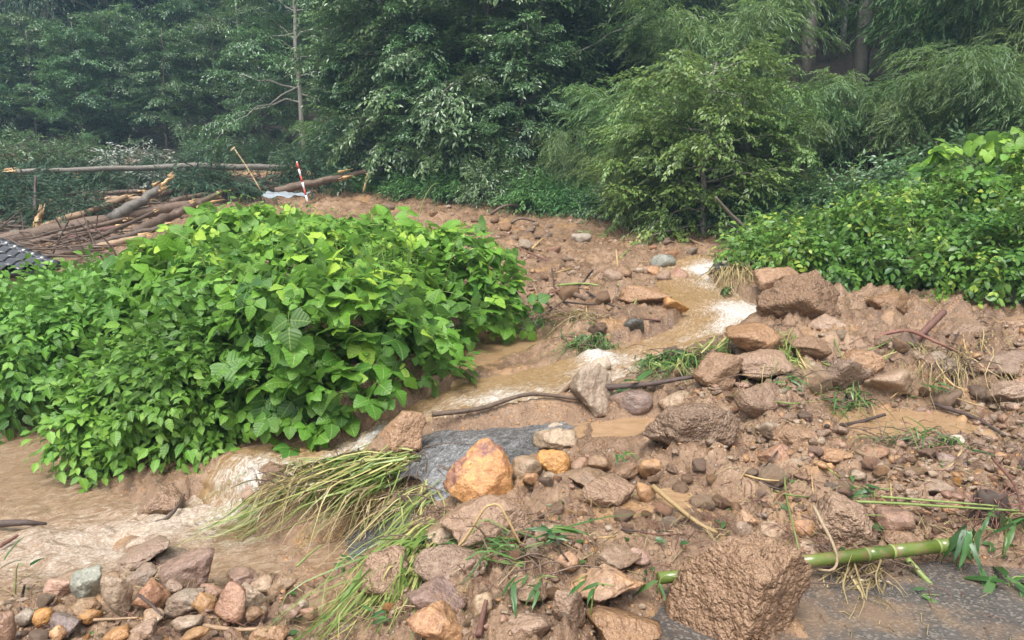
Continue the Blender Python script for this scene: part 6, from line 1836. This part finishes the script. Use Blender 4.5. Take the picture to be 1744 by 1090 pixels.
# board wedged under the block
a, b = gpt(926, 699, 0.05), gpt(982, 672, 0.16)
d = b - a; s_ = np.array([0.0, -0.02, 0.05]); w_ = nrm(np.cross(d, s_)) * 0.012
V = np.array([p + q + w2 for p in (np.zeros(3), d) for q in (np.zeros(3), s_) for w2 in (np.zeros(3), w_)])
A = Acc().add(V, np.array([[0, 1, 3, 2], [4, 6, 7, 5], [0, 4, 5, 1], [2, 3, 7, 6], [0, 2, 6, 4], [1, 5, 7, 3]]))
tag(link('wooden_board', A.mesh('wooden_board', WOOD_BARE), None, a), 'short split board leaning on the upright tan block', 'board')
stick('straw', [(882, 732, 0.02), (876, 718, 0.02)], 2.2, STRAW, 'single straw on the wet asphalt patch', 'straw')
stick('stick', [(-10, 893, 0.22), (40, 890, 0.24), (78, 893, 0.20)], 6.5, TWIG_DARK, 'thick dark stick floating at the left edge of the pool')
stick('stick', [(0, 930, 0.20), (30, 912, 0.22)], 4, TWIG_RED, 'short reddish stick in the pool at the left edge')
stick('twig', [(34, 1042, 0.0), (38, 1018, 0.03), (42, 996, 0.10)], 3, TWIG_DARK, 'upright dark twig at the lower left')
stick('twig', [(238, 1014, 0.11), (260, 1032, 0.12), (276, 1048, 0.09)], 3, TWIG_DARK, 'dark twig lying on the orange red stone')
stick('peeled_stick', [(348, 1066, 0.03), (400, 1072, 0.04), (474, 1070, 0.04)], 4.5, WOOD_BARE, 'peeled orange stick at the bottom edge of the gravel heap')
stick('peeled_stick', [(160, 1056, 0.03), (236, 1052, 0.04)], 3, WOOD_BARE, 'thin peeled twig in the gravel heap')
root3('dark_root', [gpt(240, 892, 0.03), gpt(280, 885, 0.10), gpt(303, 862, 0.16), gpt(314, 842, 0.14)], 0.014, TWIG_DARK, 'dark root curled over the brown block in the water')
stick('twig', [(505, 965, 0.16), (525, 946, 0.2), (548, 928, 0.24)], 2.2, STEM_GREEN, 'thin upright stem at the edge of the pool')
stick('green_cane', [(1545, 952, 0.06), (1575, 985, 0.03), (1600, 1010, 0.01)], 6, STEM_GREEN, 'dark green split cane pointing down from the bamboo pole')
stick('yellow_cane', [(1598, 1008, 0.01), (1680, 1042, 0.01), (1716, 1052, 0.01), (1790, 1040, 0.01)], 3, STRAW, 'thin yellow cane on the road at the lower right')
stick('green_cane', [(1400, 853, 0.10), (1500, 856, 0.12), (1600, 862, 0.13), (1735, 870, 0.14)], 3, STEM_GREEN, 'long thin yellow green cane above the bamboo pole')
stick('green_cane', [(1500, 846, 0.10), (1600, 854, 0.12), (1700, 862, 0.13)], 2.4, STEM_GREEN, 'second thin cane beside the long yellow green cane')
root3('hanging_stem', [gpt(1336, 812, 0.05), at_y(1340, 850, 3.4), at_y(1352, 900, 3.1), at_y(1362, 950, 3.0), gpt(1358, 1005, 0.0)], 0.005, STEM_GREEN, 'thin yellow green stem hanging over the bamboo pole', 'stem')
stick('twig', [(1405, 1035, 0.01), (1430, 1038, 0.012), (1460, 1052, 0.01)], 2, TWIG_RED, 'thin dark twig on the road right of the giant boulder')
stick('twig', [(1690, 780, 0.1), (1730, 830, 0.1), (1744, 900, 0.1)], 3, TWIG_RED, 'reddish twig at the right edge above the root ball')
stick('brown_stick', [(815, 1085, 0.04), (822, 1050, 0.05), (828, 1022, 0.08)], 6, TWIG_RED, 'thick dark stick upright among stones at the bottom edge')
rs = np.random.default_rng(91)
TWZ = [([(1200, 560), (1744, 560), (1744, 700), (1250, 700)], 22, 'among the boulders of the right bank'), ([(1280, 740), (1744, 740), (1744, 850), (1300, 850)], 14, 'among the stones at the right'), ([(900, 420), (1150, 430), (1100, 570), (940, 560)], 14, 'on the mud left of the stream'), ([(820, 930), (1150, 900), (1100, 1000), (850, 1000)], 8, 'on the mud below the wide brown slab')]
for poly, n, where in TWZ:
    for p in in_poly_sample(poly, n, rs):
        a = rs.uniform(0, 6.28); L = rs.uniform(15, 50)
        k = rs.integers(4)
        stick('twig', [(p[0] - L * math.cos(a), p[1] - 0.45 * L * math.sin(a), 0.02), (p[0], p[1], rs.uniform(0.03, 0.09)), (p[0] + L * math.cos(a), p[1] + 0.45 * L * math.sin(a), 0.02)], rs.uniform(1.2, 2.2),
              [TWIG_DARK, TWIG_RED, STRAW, STEM_GREEN][k], f"{['dark', 'reddish', 'straw coloured', 'green'][k]} thin twig {where}", 'twig', 'loose twigs', n=8)

# ---- grass
def grass_mat(name, c1, c2, c3):
    t = NT(name)
    at = t.n('ShaderNodeAttribute', attribute_name='rnd').outputs['Fac']
    col = t.ramp(at, [(0.0, c1), (0.5, c2), (1.0, c3)])
    b = t.bsdf(col, 0.38, 0.45)
    tr = t.n('ShaderNodeBsdfTranslucent'); t.l(col, tr.inputs['Color'])
    mx = t.n('ShaderNodeMixShader'); mx.inputs[0].default_value = 0.25
    t.l(b.outputs[0], mx.inputs[1]); t.l(tr.outputs[0], mx.inputs[2])
    return t.done(mx.outputs[0])
GRASS = grass_mat('flattened_grass', (0.085, 0.17, 0.030), (0.20, 0.26, 0.065), (0.44, 0.38, 0.16))
GRASS_DARK = grass_mat('dark_grass', (0.03, 0.085, 0.02), (0.07, 0.15, 0.035), (0.16, 0.21, 0.06))
GRASS_DRY = grass_mat('dry_grass', (0.16, 0.12, 0.06), (0.30, 0.23, 0.11), (0.45, 0.36, 0.19))
def blade(C, wd, r):
    n = len(C); T = nrm(np.gradient(C, axis=0)); sd_ = nrm(np.cross(T, np.array([0, 0, 1.0]) + 0.6 * r.normal(size=3)))
    ww = wd * np.minimum(1, np.linspace(1.0, 0.06, n) * 1.6)
    V = np.vstack([C + sd_ * ww[:, None], C - sd_ * ww[:, None]])
    i = np.arange(n - 1)
    F = np.stack([i, i + 1, n + i + 1, n + i], 1)
    return V, F
def grass_clump(starts, ends, n, wd, lift, mat, label, seed, name='grass_clump', dry=0.5, base_lift=0.02):
    r = np.random.default_rng(seed)
    A, D_ = Acc(), Acc()
    S0 = [gpt(*p, base_lift) for p in starts]; E0 = [gpt(*p, 0.01) for p in ends]
    org = S0[0].copy()
    for k in range(n):
        i = r.integers(len(starts) - 1); f = r.random(); a = S0[i] * (1 - f) + S0[i + 1] * f
        f2 = np.clip((i + f) / (len(starts) - 1) + 0.12 * r.normal(), 0, 0.999) * (len(ends) - 1); j = int(f2); b = E0[j] * (1 - (f2 - j)) + E0[j + 1] * (f2 - j)
        ln = r.uniform(0.55, 1.12); b = a + (b - a) * ln
        a = a + r.normal(size=3) * np.array([0.05, 0.05, 0.02]); b = b + r.normal(size=3) * np.array([0.10, 0.09, 0.02]) * (2.2 if r.random() < 0.2 else 1)
        m1 = a * 0.65 + b * 0.35 + r.normal(size=3) * 0.03; m2 = a * 0.3 + b * 0.7 + r.normal(size=3) * 0.04
        zz = HB(np.array([m1[:2], m2[:2], b[:2]]))
        m1[2] = max(zz[0], m1[2] - 0.02) + lift * r.uniform(0.3, 1.1); m2[2] = max(zz[1], m2[2] - 0.04) + lift * r.uniform(0.2, 0.8); b[2] = max(zz[2], POOL_Z) + 0.01 + 0.3 * lift * r.random()
        V, F = blade(curve_pts(np.array([a, m1, m2, b]), 9) - org, wd * r.uniform(0.6, 1.2), r)
        A.add(V, F, np.clip(0.5 * r.random() + (dry if r.random() < 0.42 else 0), 0, 1))
    e = empty(name, org)
    kind(link('blades', A.mesh('blades', mat), e), 'stuff')
    for k in range(40):
        p = S0[r.integers(len(S0))] - org + r.normal(size=3) * np.array([0.08, 0.08, 0.01])
        d = r.normal(size=3) * np.array([0.12, 0.10, 0.03])
        V, F = tube(curve_pts(np.array([p, p + d * 0.5 + [0, 0, 0.03], p + d]), 6), [0.004, 0.004, 0.004, 0.003, 0.003, 0.002], 4, cap=False); D_.add(V, F)
    kind(link('roots', D_.mesh('roots', WOOD_BROWN), e), 'stuff')
    tag(e, label, 'grass clump')
    return e
grass_clump([(560, 800), (620, 785), (690, 775), (700, 800)], [(350, 918), (400, 905), (470, 900), (560, 905)], 420, 0.005, 0.035, GRASS, 'long flattened grass combed down the slope beside the cascade', 1)
grass_clump([(500, 845), (580, 825), (640, 830), (700, 850)], [(420, 905), (480, 915), (560, 920), (640, 918)], 460, 0.0042, 0.07, GRASS_DRY, 'dry brown grass mat below the long flattened grass', 2)
grass_clump([(735, 890), (740, 915), (730, 940)], [(490, 1085), (560, 1085), (640, 1085)], 150, 0.0055, 0.07, GRASS, 'strands of yellow green grass trailing to the bottom edge', 3)
grass_clump([(740, 820), (730, 850)], [(610, 940), (640, 960), (660, 930)], 36, 0.005, 0.05, GRASS, 'thin grass strands in the runoff below the asphalt patch', 4)
grass_clump([(975, 590), (1005, 580), (1035, 590)], [(975, 606), (1010, 610), (1042, 604)], 120, 0.006, 0.08, GRASS_DARK, 'dark green tuft beside the stream on the left bank', 5)
grass_clump([(1095, 620), (1130, 615), (1180, 610)], [(1095, 645), (1130, 645), (1175, 640)], 130, 0.006, 0.08, GRASS_DARK, 'green tuft on the right bank of the stream behind the dark driftwood', 6)
grass_clump([(1225, 462), (1255, 455), (1290, 465)], [(1210, 500), (1250, 505), (1295, 500)], 150, 0.008, 0.12, GRASS_DRY, 'straw coloured grass tuft hanging beside the upper rapid', 7)
grass_clump([(1215, 440), (1255, 430), (1300, 440)], [(1210, 452), (1250, 452), (1300, 452)], 150, 0.008, 0.10, GRASS_DRY, 'dry grass heap at the foot of the leaning sapling', 8)
grass_clump([(1110, 640), (1200, 610), (1230, 600)], [(1130, 640), (1210, 600), (1280, 545)], 60, 0.007, 0.06, GRASS, 'grass and reed stems along the right bank by the white water', 9)
grass_clump([(1420, 690), (1440, 670), (1460, 690)], [(1440, 730), (1460, 690), (1480, 700)], 40, 0.005, 0.08, GRASS_DARK, 'small grass tuft at the far edge of the wide puddle', 10)
grass_clump([(1500, 745), (1560, 750), (1620, 752)], [(1480, 765), (1560, 765), (1620, 770)], 60, 0.004, 0.05, GRASS_DARK, 'thin dark grass along the near edge of the wide puddle', 11)
grass_clump([(1540, 590), (1580, 600), (1620, 620)], [(1520, 650), (1580, 660), (1640, 650)], 80, 0.004, 0.10, GRASS_DRY, 'tangled dry stems below the leaning stick', 12)
grass_clump([(1020, 545), (980, 540), (930, 535)], [(960, 560), (1000, 562), (1060, 560)], 110, 0.004, 0.06, GRASS_DRY, 'dry root tangle on the mud left of the stream', 13)
grass_clump([(895, 550), (915, 545), (940, 552)], [(895, 570), (915, 572), (945, 568)], 50, 0.005, 0.06, GRASS_DARK, 'small green tuft by the puddle beside the vine mound', 14)
grass_clump([(1690, 560), (1640, 600), (1600, 640)], [(1744, 700), (1650, 690), (1560, 690)], 60, 0.004, 0.08, GRASS_DRY, 'dry stems strewn before the large boulder at the right edge', 15)
grass_clump([(1350, 560), (1330, 590), (1345, 640)], [(1310, 620), (1340, 650), (1400, 660)], 60, 0.0045, 0.07, GRASS, 'grass strands between the boulders of the right bank', 16)
grass_clump([(860, 905), (880, 930), (900, 960)], [(760, 925), (800, 940), (850, 945)], 40, 0.004, 0.05, GRASS_DARK, 'thin grass on the long muddy boulder', 17)
grass_clump([(1440, 960), (1455, 965), (1475, 970)], [(1440, 1030), (1470, 1035), (1500, 1035)], 60, 0.0035, 0.03, GRASS_DRY, 'fine pale rootlets and grass on the road under the bamboo pole', 18)

# ---- bamboo leaf sprigs and the root ball
LB = leaf_mat('fallen_bamboo_leaf', (0.018, 0.060, 0.016), (0.060, 0.13, 0.032), 0.2, 0.35, 0.4)
TBL = leaflet([(0, 0.01), (0.12, 0.07), (0.35, 0.085), (0.6, 0.07), (0.85, 0.03), (1, 0)], 0.25, 0.1, 0.02, 4)
def sprig(px, py, n, leaf, label, seed, lift=0.06, hang=0.0, name='bamboo_sprig', mat=None, tmpl=None, cat='sprig', Y=None):
    r = np.random.default_rng(seed)
    P = gpt(px, py, lift) if Y is None else at_y(px, py, Y)
    e = empty(name, P)
    tV, tF, tU = tmpl or TBL
    for l in range(2):
        pass
    me = [mesh_np('leaf', tV, tF, mat or LB, tU, {'rnd': np.full(len(tV), x)}, True) for x in (0.15, 0.45, 0.8)]
    V, F = tube(curve_pts(np.array([[0, 0, -lift * 0.8], [0.02, 0.01, 0.0], [0.08, -0.02, 0.015]]), 6), np.linspace(0.004, 0.002, 6), 5)
    link('stem', Acc().add(V, F).mesh('stem', STEM_GREEN, True), e)
    for k in range(n):
        a = r.uniform(0, 6.28)
        ex = np.array([math.cos(a), math.sin(a), -hang + 0.25 * r.normal()])
        Rm = frames(ex[None], nrm(np.array([[0.3 * r.normal(), 0.3 * r.normal() - 0.2, 1.0]])))[0]
        o = bpy.data.objects.new('leaf', me[r.integers(3)]); COL.objects.link(o); o.parent = e
        M4 = Matrix(Rm.tolist()).to_4x4(); M4.translation = Vector((r.normal(size=3) * np.array([0.04, 0.04, 0.012])).tolist())
        o.matrix_local = M4 @ Matrix.Scale(float(leaf * r.uniform(0.6, 1.2)), 4)
    tag(e, label, cat)
sprig(930, 902, 9, 0.13, 'dark green leaves on the tan stone in the mud', 1, 0.07)
sprig(1006, 1000, 5, 0.08, 'leaves on the yellow orange boulder', 2, 0.16)
sprig(912, 985, 9, 0.12, 'drooping bamboo leaves at the foot of the bent stalk', 3, 0.10, 0.45)
sprig(1120, 985, 6, 0.11, 'dark bamboo leaves at the left end of the green bamboo pole', 5, 0.08, 0.35)
sprig(1560, 1015, 8, 0.12, 'bamboo leaves on the road below the split cane', 6, 0.03, 0.2)
sprig(1660, 905, 12, 0.15, 'bamboo leaves hanging at the right end of the bamboo pole', 7, 0.16, 1.0)
sprig(1715, 880, 12, 0.15, 'bamboo leaves over the root ball at the right edge', 8, 0.22, 0.6)
sprig(1720, 985, 10, 0.20, 'bamboo leaves trailing onto the road at the right edge', 9, 0.05, 0.2)
sprig(1060, 775, 5, 0.13, 'green leaf sprig on the mud above the wide brown slab', 10, 0.05)
sprig(1090, 650, 4, 0.24, 'single broad green bamboo leaf on the dark driftwood', 11, 0.13, 0.0)
sprig(1590, 655, 8, 0.12, 'green leaves in the debris behind the wide puddle', 12, 0.06)
sprig(1455, 690, 6, 0.12, 'leaves at the far edge of the wide puddle', 13, 0.05)
sprig(1330, 645, 7, 0.14, 'green sprig between the boulders of the right bank', 14, 0.12)
sprig(1240, 490, 10, 0.18, 'grey green leaves hanging into the upper rapid', 15, 0.15, 0.6)
sprig(395, 950, 8, 0.08, 'small green sprig at the edge of the gravel heap', 16, 0.03)
sprig(20, 965, 4, 0.13, 'green leaf sticking up at the left edge of the pool', 17, 0.20, -0.6)
sprig(600, 960, 7, 0.10, 'green leaves caught in the grass strands at the pool edge', 18, 0.05)
sprig(660, 1045, 7, 0.10, 'pale green leaves in the trailing grass strands', 19, 0.03)
sprig(1490, 835, 6, 0.12, 'dark leaves above the root-hung brown boulder', 20, 0.06)
sprig(1470, 880, 5, 0.12, 'dark leaves right of the root-hung brown boulder', 21, 0.06)
sprig(1640, 770, 6, 0.10, 'bits of green leaf near the whitish grey stone', 22, 0.03)
sprig(760, 920, 7, 0.09, 'tiny green leaves left of the long muddy boulder', 23, 0.04)
sprig(820, 690, 3, 0.12, 'green leaf caught on the driftwood dam', 24, 0.12)
# root ball at the right edge
rb = np.random.default_rng(66)
Pb = gpt(1712, 925, 0.0)
V, F = rock_shape(4242, 4, 0.1, 9, 0.30, 0.35); V = V * np.array([0.085, 0.075, 0.10])
e = empty('root_ball', Pb + np.array([0, 0.12, 0.10]))
link('soil', mesh_np('soil', V, F, plain('black_soil', (0.045, 0.030, 0.022), 0.8), None, None, True), e)
A = Acc()
for k in range(120):
    d = nrm(rb.normal(size=3)); p = d * np.array([0.08, 0.07, 0.095]); q = p + d * 0.05 + rb.normal(size=3) * 0.05 - [0, 0, 0.03]
    Vt, Ft = tube([p * 0.8, p + (q - p) * 0.5 + rb.normal(size=3) * 0.015, q], [0.003, 0.0025, 0.001], 4, cap=False); A.add(Vt, Ft)
kind(link('rootlets', A.mesh('rootlets', TWIG_RED), e), 'stuff')
tag(e, 'dark root ball with hanging rootlets at the right end of the bamboo pole', 'root ball')

# narrow-leaved weeds growing in the vine mound
def weeds(cx, cyy_, z0, n, label, seed, H=0.5):
    r = np.random.default_rng(seed); A = Acc(); S = Acc()
    base = np.array([cx, cyy_, z0]); 
    tV, tF, tU = leaflet([(0, 0.02), (0.2, 0.09), (0.5, 0.10), (0.8, 0.05), (1, 0)], 0.5, 0.1, 0.02, 2)
    for k in range(n):
        p = np.array([r.normal() * 0.28, r.normal() * 0.25, 0]); h = H * r.uniform(0.7, 1.2); d = np.array([0.12 * r.normal(), 0.12 * r.normal() - 0.05, 1]) * h
        Vt, Ft = tube([p, p + d * 0.5, p + d], [0.005, 0.004, 0.002], 5, cap=False); S.add(Vt, Ft)
        m = 26; t_l = np.linspace(0.25, 1, m); a = np.arange(m) * 2.4
        LP = p + np.outer(t_l, d); ex = np.stack([np.cos(a), np.sin(a), 0.35 - 0.6 * t_l * 0], 1)
        V, F, aa, uv = bake(tV, tF, LP, frames(ex, np.tile([0, 0, 1.0], (m, 1))), 0.11 * (1.15 - 0.6 * t_l), np.clip(0.5 + 0.3 * r.random(m), 0, 0.99), tU)
        A.add(V, F, aa, uv)
    e = empty('tall_weed_clump', base); kind(link('foliage', A.mesh('foliage', LEAF_SHRUB), e), 'stuff'); link('stem', S.mesh('stem', STEM_GREEN), e)
    tag(e, label, 'weed')
weeds(-1.0, 6.75, 0.65, 20, 'tall weeds with narrow leaves in the right part of the vine mound', 5)
weeds(-1.25, 6.45, 0.75, 10, 'narrow-leaved weeds in the middle of the vine mound', 6)

# ---- plant litter strewn over the mud: straw bits, leaf scraps, rootlets
def litter(name, polys, mat, label, seed, leafy):
    r = np.random.default_rng(seed); A = Acc()
    for poly, n in polys:
        pts = np.array(in_poly_sample(poly, n, r)); dirs = np.array([ray(*p) for p in pts]); z = np.full(n, 0.1)
        for it in range(14):
            W = dirs[:, :2] * ((z - CAM_Z) / dirs[:, 2])[:, None]; z = 0.5 * z + 0.5 * np.clip(HB(W), -0.38, 1.55)
        z = np.maximum(HG(W), POOL_Z)
        for i in range(n):
            a = r.uniform(0, 6.28); d = np.array([math.cos(a), math.sin(a), 0.25 * r.normal()]); p = np.array([W[i, 0], W[i, 1], z[i] + 0.012])
            if leafy:
                L = r.uniform(0.02, 0.06); V, F = oval(0.5); Rm = frames(d[None], nrm(np.array([[0.4 * r.normal(), 0.4 * r.normal(), 1]])))[0]
                A.add((V * L) @ Rm.T + p, F, r.random())
            else:
                L = r.uniform(0.03, 0.14); m = p + d * L * 0.5 + r.normal(size=3) * 0.012 + [0, 0, 0.012]
                V, F = tube([p, m, p + d * L], [0.0022, 0.002, 0.0012], 4, cap=False); A.add(V, F, r.random())
    o = link(name, A.mesh(name, mat)); kind(o, 'stuff'); o['label'] = label; o['category'] = 'litter'
LZ = [([(560, 900), (1300, 800), (1744, 760), (1744, 960), (1300, 960), (560, 1080)], 520), ([(1150, 600), (1744, 560), (1744, 760), (1150, 760)], 420), ([(880, 400), (1150, 410), (1100, 580), (900, 590)], 260), ([(0, 980), (560, 980), (560, 1088), (0, 1088)], 120), ([(1400, 970), (1744, 960), (1744, 1088), (1400, 1088)], 60)]
litter('straw_litter', LZ, GRASS_DRY, 'bits of straw and rootlets strewn over the debris', 5, False)
litter('root_litter', LZ, TWIG_RED, 'dark rootlets strewn over the debris', 6, False)
litter('leaf_litter', [(p, n // 4) for p, n in LZ], LB, 'scraps of green leaf strewn over the debris', 7, True)
# ================================================================== rain haze
hb = bmesh.new(); bmesh.ops.create_cube(hb, size=1.0)
for v in hb.verts:
    v.co.x = v.co.x * 230; v.co.y = 52 + v.co.y * 122; v.co.z = 23.5 + v.co.z * 53
hm = bpy.data.meshes.new('haze'); hb.to_mesh(hm); hb.free()
m = bpy.data.materials.new('rain_haze'); m.use_nodes = True; m.node_tree.nodes.clear()
out = m.node_tree.nodes.new('ShaderNodeOutputMaterial'); pv = m.node_tree.nodes.new('ShaderNodeVolumePrincipled')
pv.inputs['Color'].default_value = (0.48, 0.74, 1.0, 1); pv.inputs['Density'].default_value = 0.0013; pv.inputs['Anisotropy'].default_value = 0.2
m.node_tree.links.new(pv.outputs[0], out.inputs['Volume'])
hm.materials.append(m)
haze = kind(link('haze', hm), 'stuff')
# ================================================================== labels: nth from left where two read alike
bpy.context.view_layer.update()
ORD = ['leftmost', 'second from left', 'third from left', 'fourth from left', 'fifth from left', 'sixth from left', 'seventh from left', 'eighth from left', 'ninth from left', 'tenth from left', 'eleventh from left', 'twelfth from left', 'thirteenth from left', 'fourteenth from left']
by = {}
for o in THINGS:
    by.setdefault(o['label'], []).append(o)
for lab, os_ in by.items():
    if len(os_) > 1:
        os_.sort(key=lambda o: to_px(np.array(o.matrix_world.translation))[0])
        for k, o in enumerate(os_):
            o['label'] = f"{lab}, {ORD[min(k, len(ORD) - 1)] if k < len(os_) - 1 else 'rightmost'}"
